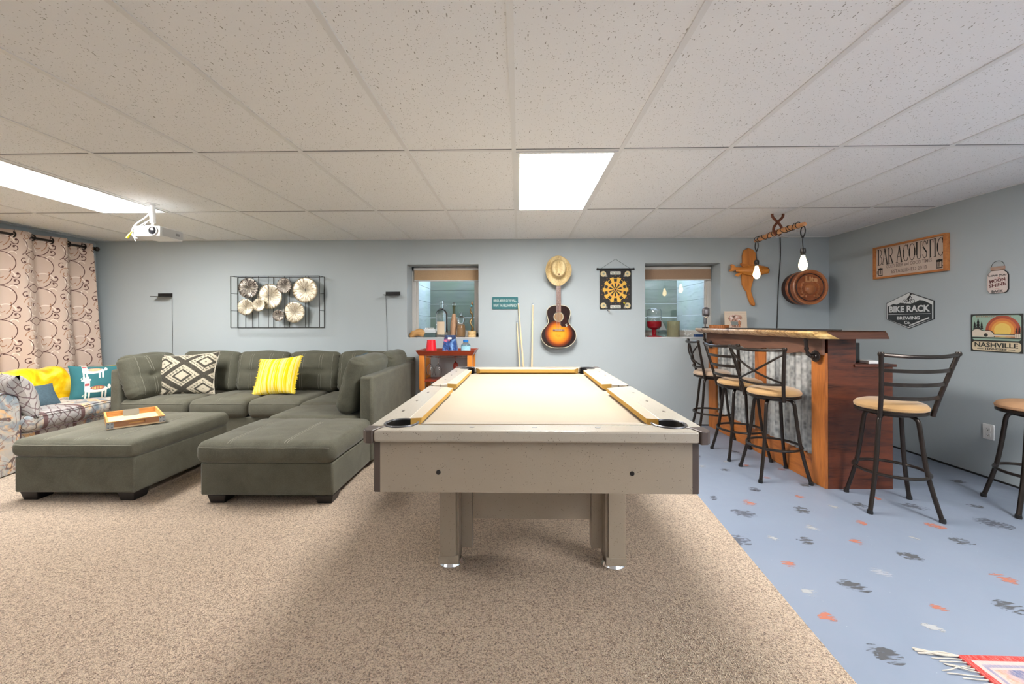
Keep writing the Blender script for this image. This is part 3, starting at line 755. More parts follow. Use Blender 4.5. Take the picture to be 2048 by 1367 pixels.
# ================================================================== STOOLS
SEATF = M_('tan_suede', 0.85, spec=0.15); SEATF.col(SEATF.mix(SEATF.noise(9, 4), (0.40, 0.235, 0.10), (0.52, 0.325, 0.15))); SEATF.sheen(0.5, 0.4).bump(SEATF.noise(150, 3), 0.1, 0.003); SEATF = SEATF.m
SEATW = M_('worn_brown_suede', 0.7, spec=0.2); SEATW.col(SEATW.mix(SEATW.noise(12, 4), (0.30, 0.15, 0.08), (0.55, 0.34, 0.19))); SEATW = SEATW.m
SEATP = M_('pale_tan_suede', 0.85, spec=0.15); SEATP.col(SEATP.mix(SEATP.noise(9, 4), (0.48, 0.33, 0.23), (0.56, 0.41, 0.29))); SEATP.sheen(0.6, 0.4); SEATP = SEATP.m
def stool(kind, label, loc, leg_rot, back_ang, seat_mat=SEATF, back=True, R=0.178):
    """back_ang: direction (world) in which the backrest stands from the seat centre"""
    t = thing('bar_stool', label, 'bar stool', loc, 0.0, 'bar stools')
    zs = 0.625
    def C_(p): c, s_ = math.cos(leg_rot), math.sin(leg_rot); return (p[0]*c-p[1]*s_, p[0]*s_+p[1]*c, p[2])
    for k in range(4):
        a = PI/4+k*PI/2; c, s_ = math.cos(a), math.sin(a)
        rad = [(0.03, 0.603), (0.085, 0.603), (0.115, 0.597), (0.136, 0.574), (0.144, 0.53), (0.162, 0.38), (0.182, 0.25), (0.213, 0.12), (0.243, 0.012)]
        m = MB(); m.tube([C_((r*c, r*s_, z)) for r, z in smooth_path([(x, z, 0) for x, z in rad], 4) and [(p[0], p[1]) for p in smooth_path([(x, z, 0) for x, z in rad], 4)]], 0.0125, n=12)
        lg = m.build('leg', BRONZE, t)
        p = C_((0.2445*c, 0.2445*s_, 0)); MB().lathe([(0.0155, 0), (0.0165, 0.008), (0.0145, 0.024)], c=(p[0], p[1], 0), n=14).build('foot_cap', BLACK, lg)
    MB().tube([(0.184*math.cos(2*PI*k/40), 0.184*math.sin(2*PI*k/40), 0.243) for k in range(40)], 0.0095, n=10, closed=True).build('foot_ring', BRONZE, t)
    MB().lathe([(0.09, 0.592), (0.12, 0.600), (0.12, 0.614), (R-0.004, 0.616), (R+0.003, 0.622), (R+0.003, 0.634), (R-0.01, 0.636)], n=40).build('seat_pan', BRONZE, t)
    MB().lathe([(R-0.012, 0.634), (R+0.004, 0.644), (R+0.006, 0.658), (R-0.006, 0.675), (R-0.04, 0.688), (R*0.5, 0.694), (0.01, 0.695)], n=44).build('seat', seat_mat, t)
    if not back: return t
    zt = 1.0; ha = math.radians(47)
    def post(sg, z):
        f = (z-0.60)/(zt-0.60); off = 0.105+0.085*f; half = 0.165+0.068*f**1.3; ca, sa = math.cos(back_ang), math.sin(back_ang)
        return Vector((off*ca-sg*half*sa, off*sa+sg*half*ca, z))
    for sg in (-1, 1):
        mb = MB(); mb.tube([tuple(post(sg, 0.605+(zt-0.605)*k/10)) for k in range(11)], 0.0125, n=12)
        o = mb.build('back_post', BRONZE, t); p = post(sg, zt)
        MB().lathe([(0.0145, -0.012), (0.017, 0.0), (0.013, 0.012)], c=tuple(p), n=14).build('post_cap', BRONZE, o)
    def rung(z, bow, flat=True, nm='slat', r=0.010):
        a, b = post(-1, z), post(1, z); d = Vector((math.cos(back_ang), math.sin(back_ang), 0))
        pts = []
        for k in range(13):
            u = k/12; p = a.lerp(b, u)+d*bow*(1-(2*u-1)**2); p.z -= 0.012*(1-(2*u-1)**2) if nm != 'slat' else 0.004*(1-(2*u-1)**2); pts.append(p)
        mb = MB()
        if flat:
            V = []; 
            for p in pts:
                for (dz, dd) in ((-0.0115, -0.004), (0.0115, -0.004), (0.0115, 0.004), (-0.0115, 0.004)): V.append(tuple(p+d*dd+Vector((0, 0, dz))))
            mb.add(V, [(4*k+j, 4*k+(j+1) % 4, 4*k+4+(j+1) % 4, 4*k+4+j) for k in range(12) for j in range(4)]+[(3, 2, 1, 0), (48, 49, 50, 51)])
        else: mb.tube([tuple(p) for p in pts], r, n=10)
        mb.build(nm, BRONZE, t, bev=0.001 if flat else 0)
    rung(zt-0.004, 0.055, False, 'top_rail', 0.012)
    if kind == 'ladder':
        for z in (0.90, 0.815, 0.73): rung(z, 0.05)
    else:
        rung(0.735, 0.05, False, 'lower_rail', 0.009)
        for sg in (-1, 1):
            a, b = post(-sg, 0.965), post(sg, 0.745); d = Vector((math.cos(back_ang), math.sin(back_ang), 0))
            pts = [tuple(a.lerp(b, k/12)+d*(0.05*(1-(2*k/12-1)**2))+Vector((0, 0, -0.02*math.sin(PI*k/12)))) for k in range(13)]
            MB().tube(pts, 0.008, n=8).build('cross_bar', BRONZE, t)
    return t
stool('ladder', 'ladder-back bar stool at the near end of the bar, its back to the viewer', (2.405, 2.655, 0), math.radians(-19.5), math.radians(-89))
stool('cross', 'cross-back bar stool nearest to the pool table at the corrugated bar front', (1.985, 3.18, 0), math.radians(-6.6), math.radians(200))
stool('ladder', 'ladder-back bar stool in the middle of the bar front, behind the nearest cross-back one', (1.985, 3.66, 0), math.radians(-3), math.radians(188))
stool('cross', 'bar stool with pale seat at the far end of the bar front under the window', (2.055, 4.33, 0), math.radians(-12), math.radians(169), SEATP)
stool('ladder', 'bar stool with worn brown seat cut off by the right edge of the picture', (3.255, 2.58, 0), math.radians(-25), math.radians(10), SEATW, back=False)

# ================================================================== SECTIONAL SOFA, OTTOMAN
def velour(name, c1, c2):
    m = M_(name, 0.88, spec=0.15)
    a = m.noise(7, 5, dist=0.8); b = m.noise(170, 2, rough=0.7)
    c = m.mix(a, c1, c2); c = m.mix((b-0.45)*0.9, c, tuple(x*1.5 for x in c2)); m.col(c)
    m.bump(a*0.4+b*0.6, 0.22, 0.006); m.sheen(0.16, 0.35); return m.m
OLIVE = velour('olive_grey_velour', (0.066, 0.062, 0.047), (0.140, 0.136, 0.104))
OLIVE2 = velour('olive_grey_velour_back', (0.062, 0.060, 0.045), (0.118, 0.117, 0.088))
STITCH = plain('pale_stitching', (0.34, 0.33, 0.27), 0.9)
FOOTM = plain('black_sofa_foot', (0.012, 0.010, 0.010), 0.4)
def foot(parent, x, y, s=0.11, h=0.066, z=0.0):
    mb = MB(); a, b = s/2, s/2*0.78
    V = [(x-b, y-b, z), (x+b, y-b, z), (x+b, y+b, z), (x-b, y+b, z), (x-a, y-a, z+h), (x+a, y-a, z+h), (x+a, y+a, z+h), (x-a, y+a, z+h)]
    mb.add(V, [(3, 2, 1, 0), (4, 5, 6, 7), (0, 1, 5, 4), (1, 2, 6, 5), (2, 3, 7, 6), (3, 0, 4, 7)]); return mb.build('foot', FOOTM, parent, smooth=0, bev=0.004)
def seat_cushion(name, parent, x0, x1, y0, y1, z0, z1, puff=0.012, r=0.045, stitches=(), piping=True, tufts=(), mat=None, n=(22, 22, 8), front_drop=0.0, droop=0.0):
    """soft box with pale double stitching across the top and a seam round the top edge"""
    sx, sy, sz = x1-x0, y1-y0, z1-z0; cx, cy, cz = (x0+x1)/2, (y0+y1)/2, (z0+z1)/2
    def fn(p, q):
        a, b, c = q
        wr = 0.0035*noise.noise(Vector((p.x*5+x0*3, p.y*5, p.z*4)))+0.0015*noise.noise(Vector((p.x*17, p.y*17+x0, 0)))
        p.z += wr*(1 if c > -0.9 else 0)
        if c > 0: 
            for (tx, ty, dp, w) in tufts: p.z -= dp*math.exp(-((a-tx)**2+(b-ty)**2)/w**2)
            for st in stitches: p.z -= 0.0035*math.exp(-((a-st)/0.045)**2)*c
        return p
    mb = MB(); soft(mb, (sx, sy, sz), r, (0.006, 0.006, puff), n, fn, (cx, cy, cz))
    o = mb.build(name, mat or OLIVE, parent, smooth=180)
    pt = lambda a, b, c, e=0.0012: tuple(soft_map((a, b, c), (sx, sy, sz), r, (0.006, 0.006, puff), fn)+Vector((cx, cy, cz+e)))
    for st in stitches:
        for d in (-0.009, 0.009):
            aa = st+d/sx*2
            path = [pt(aa, -1+0.05*k, 1) for k in range(1, 30)]
            MB().tube(path, 0.0011, n=5).build('stitching', STITCH, o)
    if piping:
        e = 1-0.35*r/max(sx, sy)*2
        path = [tuple(Vector(pt(a, -1, 1-r*0.6/sz*2))+Vector((0, -0.002, 0))) for a in [(-0.95+1.9*k/20) for k in range(21)]]
        MB().tube(path, 0.0016, n=5).build('stitching', STITCH, o)
    return o
def back_cushion(parent, cx, cy, cz, w, h, t, rz=0.0, lean=0.0, tilt=0.0, seed=0, label=None, tuft=True, gather=(True, True)):
    """upright cushion, local face towards -Y, with a horizontal crease, two buttons and double stitches"""
    R = Matrix.Translation((cx, cy, cz)) @ Matrix.Rotation(rz, 4, 'Z') @ Matrix.Rotation(tilt, 4, 'Y') @ Matrix.Rotation(lean, 4, 'X')
    def fn(p, q):
        a, b, c = q
        if b < 0.2:
            if tuft:
                p.y += 0.016*math.exp(-(c/0.10)**2)*(0.35+0.65*math.exp(-((abs(a)-0.36)/0.35)**2))
                for tx in (-0.36, 0.36): p.y += 0.024*math.exp(-((a-tx)**2/0.010+(c**2)/0.012))
        e = max(0, abs(a)-0.55)/0.45
        g_ = 0.0045*math.sin(c*26+seed*1.7+a*4)*e*e
        p.y += g_*(1 if b < 0 else -1); p.z += 0.004*math.sin(a*5+seed)
        p.x += 0.004*math.sin(c*22+seed)*e
        p.y += 0.004*noise.noise(Vector((p.x*6+seed, p.z*6, 1)))
        return p
    mb = MB(); mb.T = R; soft(mb, (w, t, h), min(t*0.42, 0.075), (0.010, 0.030, 0.012), (30, 10, 26), fn)
    o = mb.build('back_cushion', OLIVE2, parent, smooth=180)
    for s in ((-0.36, 0.36) if tuft else ()):
        for d in (-0.012, 0.012):
            aa = s+d/w*2
            for (c0, c1) in ((0.12, 0.92), (-0.92, -0.14)):
                pts = [tuple(R @ (soft_map((aa, -1, c0+(c1-c0)*k/14), (w, t, h), min(t*0.42, 0.075), (0.010, 0.030, 0.012), fn)+Vector((0, -0.0010, 0)))) for k in range(15)]
                MB().tube(pts, 0.0009, n=5).build('stitching', STITCH, o)
    # seams down both ends
    for s in (-0.80, 0.80):
        pts = [tuple(R @ (soft_map((s, -1, -0.93+1.86*k/22), (w, t, h), min(t*0.42, 0.075), (0.010, 0.030, 0.012), fn)+Vector((0, -0.0012, 0)))) for k in range(23)]
        MB().tube(pts, 0.0009, n=5).build('stitching', STITCH, o)
    return o
CZ = 0.012      # carpet top
def sectional():
    t = thing('sectional_sofa', 'large olive grey U-shaped sectional sofa with chaise along the back wall', 'sofa', (0, 0, CZ))
    z = -CZ
    # bases
    MB().box(-2.085, -1.212, 2.60, 3.34, 0.068+z, 0.285+z).build('chaise_base', OLIVE, t, smooth=30, bev=0.012)
    MB().box(-2.085, -1.212, 3.34, 4.62, 0.068+z, 0.285+z).build('base', OLIVE, t, smooth=30, bev=0.012)
    MB().box(-3.885, -2.087, 3.865, 4.62, 0.068+z, 0.285+z).build('base', OLIVE, t, smooth=30, bev=0.012)
    # frames: back, left arm, right back
    MB().box(-3.98, -1.20, 4.58, 4.675, 0.068+z, 0.80+z).build('back_frame', OLIVE, t, smooth=30, bev=0.02, seg=3)
    mb = MB(); mb.add([(x, y, zz) for x in (-3.985, -3.885) for (y, zz) in ((3.845, 0.068+z), (4.58, 0.068+z), (4.58, 0.76+z), (3.86, 0.745+z))], [(0, 1, 2, 3), (7, 6, 5, 4), (0, 4, 5, 1), (1, 5, 6, 2), (2, 6, 7, 3), (3, 7, 4, 0)])
    mb.build('arm', OLIVE, t, smooth=30, bev=0.022, seg=3)
    mb = MB(); mb.add([(x, y, zz) for x in (-1.30, -1.192) for (y, zz) in ((3.258, 0.068+z), (4.60, 0.068+z), (4.60, 0.765+z), (3.258, 0.757+z))], [(0, 1, 2, 3), (7, 6, 5, 4), (0, 4, 5, 1), (1, 5, 6, 2), (2, 6, 7, 3), (3, 7, 4, 0)])
    mb.build('arm', OLIVE, t, smooth=30, bev=0.022, seg=3)
    # seats
    for (x0, x1, st) in ((-3.885, -3.213, (-0.35, 0.35)), (-3.206, -2.636, (0.0,)), (-2.629, -2.087, (0.0,))):
        seat_cushion('seat_cushion', t, x0, x1, 3.83, 4.46, 0.275+z, 0.455+z, 0.014, 0.06, st)
    seat_cushion('seat_cushion', t, -2.08, -1.31, 3.75, 4.46, 0.275+z, 0.445+z, 0.012, 0.05, (), piping=False)
    # chaise cushion: one long cushion, front part wider
    seat_cushion('chaise_cushion', t, -2.105, -1.195, 2.565, 3.265, 0.280+z, 0.425+z, 0.012, 0.055, (-0.52, 0.30), n=(30, 40, 8))
    seat_cushion('chaise_cushion', t, -2.08, -1.30, 3.262, 3.77, 0.285+z, 0.430+z, 0.010, 0.05, (), piping=False)
    # back cushions along the wall
    for i, (x0, x1) in enumerate(((-3.76, -3.127), (-3.127, -2.557), (-2.557, -2.002), (-2.002, -1.43))):
        back_cushion(t, (x0+x1)/2, 4.475, 0.655+z, x1-x0+0.012, 0.44, 0.17, lean=-0.16, seed=i)
    # cushions leaning on the left arm and on the right back
    back_cushion(t, -3.80, 4.11, 0.658+z, 0.56, 0.45, 0.19, rz=PI/2, lean=-0.30, seed=7)
    back_cushion(t, -1.400, 3.62, 0.668+z, 0.66, 0.485, 0.16, rz=-PI/2, lean=-0.27, seed=9)
    back_cushion(t, -1.36, 4.22, 0.672+z, 0.52, 0.46, 0.16, rz=-PI/2, lean=-0.22, seed=12)
    for x, y in ((-1.985, 2.665), (-1.275, 2.665), (-3.72, 3.93), (-2.9, 3.93), (-2.1, 3.93), (-1.275, 4.5), (-3.72, 4.5)): foot(t, x, y, 0.12, 0.068+z)
    return t
sectional()
def ottoman():
    t = thing('ottoman', 'square olive grey ottoman carrying a wooden tray', 'ottoman', (-2.948, 3.045, CZ)); z = -CZ
    MB().box(-0.405, 0.405, -0.425, 0.425, 0.072+z, 0.31+z).build('base', OLIVE, t, smooth=30, bev=0.012)
    seat_cushion('seat_cushion', t, -0.425, 0.425, -0.445, 0.445, 0.305+z, 0.425+z, 0.014, 0.05, (-0.5, 0.0, 0.5), n=(40, 40, 8))
    for sx in (-1, 1):
        for sy in (-1, 1): foot(t, sx*0.33, sy*0.35, 0.12, 0.074+z)
    return t
ottoman()

# ------------------------------------------------------------------ tray with papers
PINE = wood('honey_pine', (0.40, 0.16, 0.035), (0.70, 0.36, 0.11), 'x', 4.0, 0.5)
RUSTW = wood('rust_stained_wood', (0.20, 0.075, 0.03), (0.42, 0.19, 0.08), 'x', 4.0, 0.55)
PALEW = wood('pale_board', (0.55, 0.36, 0.18), (0.74, 0.55, 0.33), 'x', 5.0, 0.55)
GALVP = plain('galvanised_bracket', (0.42, 0.42, 0.42), 0.5, 0.6, var=0.2, vs_=40)
def tray():
    t = thing('serving_tray', 'honey-coloured wooden tray with metal corner brackets on the ottoman', 'tray', (-2.994, 3.083, 0.441), math.radians(48))
    a, b, h = 0.158, 0.247, 0.049
    MB().box(-a, a, -b, b, 0.0, 0.010).build('tray_base', PALEW, t, smooth=0)
    for s in (-1, 1):
        mb = MB(); y0, y1 = sorted((s*b, s*(b-0.011)))
        mb.box(-a, -0.045, y0, y1, 0.0101, h); mb.box(0.045, a, y0, y1, 0.0101, h); mb.box(-0.045, 0.045, y0, y1, 0.0101, 0.022); mb.box(-0.045, 0.045, y0, y1, 0.038, h)
        mb.build('handle_board', [RUSTW], t, smooth=0)
        y2, y3 = sorted((s*(b+0.0002), s*(b-0.0112)))
        MB().box(-a-0.0005, a+0.0005, y2, y3, h, h+0.003).build('rim', PINE, t, smooth=0)
        x0, x1 = sorted((s*a, s*(a-0.011))); mb = MB(); mb.box(x0, x1, -b+0.011, b-0.011, 0.0101, h+0.003); mb.build('side_board', PINE, t, smooth=0)
        y4, y5 = sorted((s*(b-0.0112), s*(b-0.0132))); MB().box(-a+0.0112, a-0.0112, y4, y5, 0.0101, h).build('lining', PINE, t, smooth=0)
        for s2 in (-1, 1):
            mb = MB(); X = sorted((s2*(a+0.0015), s2*(a-0.035))); Y = sorted((s*(b+0.0015), s*(b+0.0002))); mb.box(X[0], X[1], Y[0], Y[1], 0.004, h-0.004)
            X = sorted((s2*(a+0.0015), s2*(a+0.0002))); Y = sorted((s*(b+0.0015), s*(b-0.035))); mb.box(X[0], X[1], Y[0], Y[1], 0.004, h-0.004)
            br = mb.build('corner_bracket', GALVP, t, smooth=0)
            m2 = MB()
            for (u, w_) in ((0.008, 0.012), (0.027, 0.012), (0.008, 0.038), (0.027, 0.038)): m2.lathe([(0.0035, s*(b+0.0016)), (0.0035, s*(b+0.003))], c=(s2*(a-u), 0, w_), axis='y', n=8)
            m2.build('nail', BLACK, br)
    return t
tray()
PAPER = plain('white_paper', (0.72, 0.74, 0.76), 0.7)
def papers():
    t = MB(); t.T = Matrix.Rotation(math.radians(20), 4, 'Z'); t.add([(-0.075, -0.03, 0), (0.075, -0.03, 0.0), (0.078, 0.03, 0.006), (-0.07, 0.034, 0.002), (-0.075, -0.03, 0.002), (0.075, -0.03, 0.002), (0.078, 0.03, 0.008), (-0.07, 0.034, 0.004)], [(3, 2, 1, 0), (4, 5, 6, 7), (0, 1, 5, 4), (1, 2, 6, 5), (2, 3, 7, 6), (3, 0, 4, 7)])
    o = t.build('folded_paper', PAPER, smooth=0, loc=(-2.965, 3.015, 0.4515)); tag(o, 'crumpled white paper lying in the wooden tray', 'paper')
    m = MB(); m.T = Matrix.Rotation(math.radians(46), 4, 'Z') @ Matrix.Rotation(math.radians(90), 4, 'X'); m.prism_z(rrect(-0.048, 0.048, 0, 0.050, 0.010), -0.002, 0.002)
    m2 = plain('grey_card', (0.30, 0.32, 0.30), 0.6); o = m.build('grey_card', m2, smooth=0); o.location = (-3.135, 3.205, 0.4525)
    o.rotation_euler = (0, 0, 0); tag(o, 'small grey card standing against the inside of the wooden tray', 'card')
papers()

# ================================================================== THROW PILLOWS
def kilim_mat():
    m = M_('kilim_weave', 0.95, spec=0.1); u, v, _ = m.xyz('UV')
    q = 64.0
    x = (u*q).floor()/q*1.55+v*0.0; y = (v*q).floor()/q*1.55
    def lozenge(ox, oy):
        a = ((x+ox).frac()-0.5).abs()*2; b = ((y*1.0+oy).frac()-0.5).abs()*2
        return a, b, (a+b)
    a1, b1, d1 = lozenge(0.18, 0.33)
    cream, dark, mid = (0.48, 0.425, 0.33), (0.040, 0.036, 0.030), (0.16, 0.155, 0.12)
    c = m.mix(0.5, mid, mid)
    # hooked frets: rings of squares cut by stripes, between the lozenges
    a2, b2, d2 = lozenge(0.68, 0.83)
    s1 = (x*8.0+y*8.0).frac(); s2 = (x*8.0-y*8.0+40.0).frac()
    fret = (s1.gt(0.5)*s2.gt(0.30)).max(s2.lt(0.22)*s1.lt(0.75))
    c = m.mix(fret, (0.13, 0.125, 0.095), cream)
    # dark lattice with cream edges
    e = (d1-1.0).abs()
    c = m.mix(e.lt(0.30), c, cream); c = m.mix(e.lt(0.20), c, dark)
    # lozenges with a cream heart
    for d in (d1, d2):
        c = m.mix(d.lt(0.56), c, cream); c = m.mix(d.lt(0.48), c, dark); c = m.mix(d.lt(0.32), c, cream); 
    c = m.mix(d1.lt(0.07), c, mid)
    n = m.noise(210, 2)
    c = m.mix((n-0.4)*0.8, c, (0.30, 0.28, 0.22)); m.col(c); m.bump(n, 0.4, 0.004); return m.m
KILIM = kilim_mat()
def lean_rot(rx, ry, rz): return (rx, ry, rz)
def ears(k=0.10):
    def fn(x, y, z, u, v, s):
        c = (abs(u)*abs(v))**6
        z += 0.012*math.sin(u*3+1)*(1-v*v)*0.5; y += s*0.012*c
        y += 0.006*noise.noise(Vector((u*3, v*3, s*5)))
        return x, y, z
    return fn
p = MB(); pillow(p, 0.63, 0.45, 0.17, concave=0.09, fn=ears())
o = p.build('throw_pillow', KILIM, smooth=180); o.location = (-3.505, 4.17, 0.655); o.rotation_euler = (math.radians(-17), math.radians(-3), math.radians(8))
tag(o, 'large kilim patterned black and cream pillow at the left of the sectional', 'pillow')
PIPING = plain('cream_cord', (0.50, 0.46, 0.38), 0.9)
mbp = MB(); path = []
for (a, b, n) in (((-1, -1), (1, -1), 20), ((1, -1), (1, 1), 20), ((1, 1), (-1, 1), 20), ((-1, 1), (-1, -1), 20)):
    for k in range(n):
        u = a[0]+(b[0]-a[0])*k/n; v = a[1]+(b[1]-a[1])*k/n
        x = u*0.315*(1-0.09*(1-v*v)*abs(u)**2); z_ = v*0.225*(1-0.09*(1-u*u)*abs(v)**2)
        x, y, z_ = ears()(x, 0, z_, u, v, 0); path.append((x, y, z_))
mbp.tube(path, 0.005, n=8, closed=True); mbp.build('piping', PIPING, o)
def yellow_mat():
    m = M_('yellow_stripe_weave', 0.95, spec=0.1); u, v, _ = m.xyz('UV')
    n1 = m.noise(1.0, 3, vec=m.vec(u*26.0, v*0.4)); n2 = m.noise(1.0, 2, vec=m.vec(u*90.0, v*3.0)); dash = ((v*60.0).frac().gt(0.4))*((u*9.0).frac().lt(0.055))
    c = m.ramp(n1, [(0.38, (0.80, 0.53, 0.005)), (0.48, (0.86, 0.62, 0.02)), (0.52, (0.88, 0.75, 0.30)), (0.62, (0.88, 0.72, 0.10))])
    c = m.mix(dash*0.8, c, (0.92, 0.88, 0.66)); c = m.mix((n2-0.5)*0.8, c, (0.62, 0.36, 0.0)); m.col(c); m.bump(n1+n2, 0.35, 0.004); return m.m
YEL = yellow_mat()
p = MB(); pillow(p, 0.475, 0.41, 0.15, concave=0.07, fn=ears())
o = p.build('throw_pillow', YEL, smooth=180); o.location = (-2.525, 4.165, 0.645); o.rotation_euler = (math.radians(-24), math.radians(-5), math.radians(-7))
tag(o, 'yellow striped pillow with ragged fringe in the middle of the sectional', 'pillow')
YF_ = plain('yellow_fringe', (0.88, 0.68, 0.05), 0.95)
rr = random.Random(3)
for s in (-1, 1):
    f = MB()
    for k in range(46):
        v = -0.98+1.96*k/45; x = s*0.2375*(1-0.07*(1-v*v)); z_ = v*0.205; w = 0.0035
        l = 0.012+0.014*rr.random()*(0.4+abs(math.sin(k*0.9))); dz = rr.uniform(-0.006, 0.006); dy = rr.uniform(-0.004, 0.004)
        f.tube([(x-s*0.006, 0, z_), (x+s*l*0.6, dy*0.5, z_+dz*0.5), (x+s*l, dy, z_+dz)], [w, w*0.8, w*0.4], n=5)
    f.build('fringe', YF_, o); f = MB()
# dark blue folded cushion lying behind the right-hand cushions
BLUE = plain('slate_blue_knit', (0.05, 0.085, 0.11), 0.9, var=0.4, vs_=60)
p = MB(); pillow(p, 0.34, 0.30, 0.13, nu=16, nv=16)
o = p.build('throw_pillow', BLUE, smooth=180); o.location = (-1.66, 4.12, 0.735); o.rotation_euler = (math.radians(-20), math.radians(-9), math.radians(-50))
tag(o, 'dark slate blue pillow peeking out behind the right-hand back cushions', 'pillow')

# ================================================================== FLORAL LOVESEAT under the curtain
def floral_mat(name='floral_upholstery', ph=0.74):
    m = M_(name, 0.9, spec=0.15)
    n1 = m.noise(4.2, 4, dist=1.2); n2 = m.noise(7.5, 4, dist=1.6); n3 = m.noise(19, 4, dist=1.0); v = m.vor(5.0, out='Color'); x, y, z = m.xyz()
    c = m.ramp(n1, [(0.30, (0.15, 0.19, 0.23)), (0.42, (0.29, 0.31, 0.32)), (0.50, (0.50, 0.44, 0.37)), (0.58, (0.40, 0.40, 0.39)), (0.68, (0.20, 0.25, 0.29))])
    c = m.mix(((n2-0.56)*12.0).sat(), c, (0.62, 0.40, 0.22)); c = m.mix(((n3-0.60)*14.0).sat()*0.8, c, (0.33, 0.14, 0.09))
    c = m.mix(((0.40-n2)*12.0).sat()*0.7, c, (0.10, 0.14, 0.19)); c = m.mix(((0.36-n3)*14.0).sat()*0.8, c, (0.55, 0.52, 0.46))
    # curling stems
    st = (m.noise(3.1, 1, dist=2.2)-0.5).abs().lt(0.010); st2 = (m.noise(5.7, 1, dist=1.4)-0.47).abs().lt(0.012)
    c = m.mix(st*0.85, c, (0.10, 0.07, 0.07)); c = m.mix(st2*0.7, c, (0.22, 0.13, 0.11))
    # trellis bands
    band = ((y*0.80+ph).frac()-0.5).abs().lt(0.125); fr = ((y*0.80+ph).frac()-0.5).abs(); bl = (fr-0.122).abs().lt(0.014)
    w = m.noise(8, 2); a = ((y*13.0+(x+z)*11.0+w*1.5).frac()).lt(0.13); b = ((y*13.0-(x+z)*11.0+w*1.5+50.0).frac()).lt(0.13)
    tre = m.mix(a.max(b)*0.9, m.mix(w, (0.28, 0.29, 0.31), (0.42, 0.37, 0.33)), (0.13, 0.085, 0.09))
    c = m.mix(band, c, tre); c = m.mix(bl, c, (0.14, 0.085, 0.085))
    m.col(c); m.bump(m.noise(160, 2), 0.2, 0.003); return m.m
FLORAL = floral_mat(); FLORAL2 = floral_mat('trellis_upholstery', 0.5)
FCORD = plain('dark_welt', (0.07, 0.045, 0.05), 0.8)
def loveseat():
    t = thing('floral_loveseat', 'floral grey and peach loveseat along the left wall below the curtain', 'sofa', (-4.50, 3.70, CZ), math.radians(4.4)); z = -CZ
    # local: +x towards the room, y along the wall
    MB().box(-0.34, 0.46, -0.60, 0.60, 0.05+z, 0.315+z).build('base', FLORAL, t, smooth=30, bev=0.015)
    sc = MB(); soft(sc, (0.80, 1.20, 0.135), 0.045, (0.006, 0, 0.020), (16, 26, 6), lambda p, q: p+Vector((0, 0, 0.003*noise.noise(p*7))), (0.128, 0.02, 0.385+z)); o = sc.build('seat_cushion', FLORAL, t, smooth=180)
    for zz in (0.318, 0.447): MB().tube([(0.531, -0.56+1.15*k/20, zz+z+0.004*math.sin(k*0.8)) for k in range(21)], 0.0035, n=6).build('welt', FCORD, o)
    b = MB(); soft(b, (0.24, 1.62, 0.50), 0.09, (0.02, 0, 0.01), (8, 26, 14), lambda p, q: p+Vector((-0.16*p.z-0.01*abs(math.sin(p.y*4)), 0, 0.006*math.sin(p.y*5))), (-0.15, 0.04, 0.475+z)); b.build('backrest', FLORAL, t, smooth=180)
    # scrolled arms: a front panel outline swept along the seat depth
    for y0, y1 in ((-0.82, -0.575), (0.62, 0.84)):
        m = MB(); pts = []
        base = [(0, 0.05), (0, 0.56), (0.025, 0.62), (0.10, 0.655), (0.185, 0.64), (0.235, 0.585), (0.235, 0.53), (0.21, 0.50), (0.215, 0.05)]
        if y0 < 0: prof = [(y1-p[0], p[1]+z) for p in base]     # local y, z
        else: prof = [(y0+p[0], p[1]+z) for p in base]
        n = len(prof); V = [(x, q[0], q[1]) for x in (-0.36, 0.44) for q in prof]
        m.add(V, [tuple(range(n)), tuple(range(2*n-1, n-1, -1))]+[(i, n+i, n+(i+1) % n, (i+1) % n) for i in range(n)])
        a = m.build('arm', FLORAL, t, smooth=50, bev=0.012)
        V = [(x, q[0], q[1]) for x in (0.441, 0.462) for q in prof]; m = MB(); m.add(V, [tuple(range(n)), tuple(range(2*n-1, n-1, -1))]+[(i, n+i, n+(i+1) % n, (i+1) % n) for i in range(n)]); m.build('arm_front', FLORAL, a, smooth=0, bev=0.008)
        MB().tube([(0.463, q[0], q[1]) for q in prof], 0.004, n=6).build('welt', FCORD, a)
    # skirt flap at the near arm
    for (y_, s) in ((-0.64, 1), (0.0, 1), (0.7, 1)):
        pass
    m = MB(); V = []; n = 60
    for k in range(n+1):
        yy = -0.82+1.66*k/n; x = 0.468+0.008*math.sin(k*0.55)
        V += [(x-0.012, yy, 0.19+z), (x+0.010, yy, 0.022+z), (x-0.008, yy, 0.022+z), (x-0.016, yy, 0.19+z)]
    m.add(V, [(4*k+j, 4*k+(j+1) % 4, 4*k+4+(j+1) % 4, 4*k+4+j) for k in range(n) for j in range(4)]); m.build('skirt', FLORAL, t, smooth=60)
    return t
loveseat()
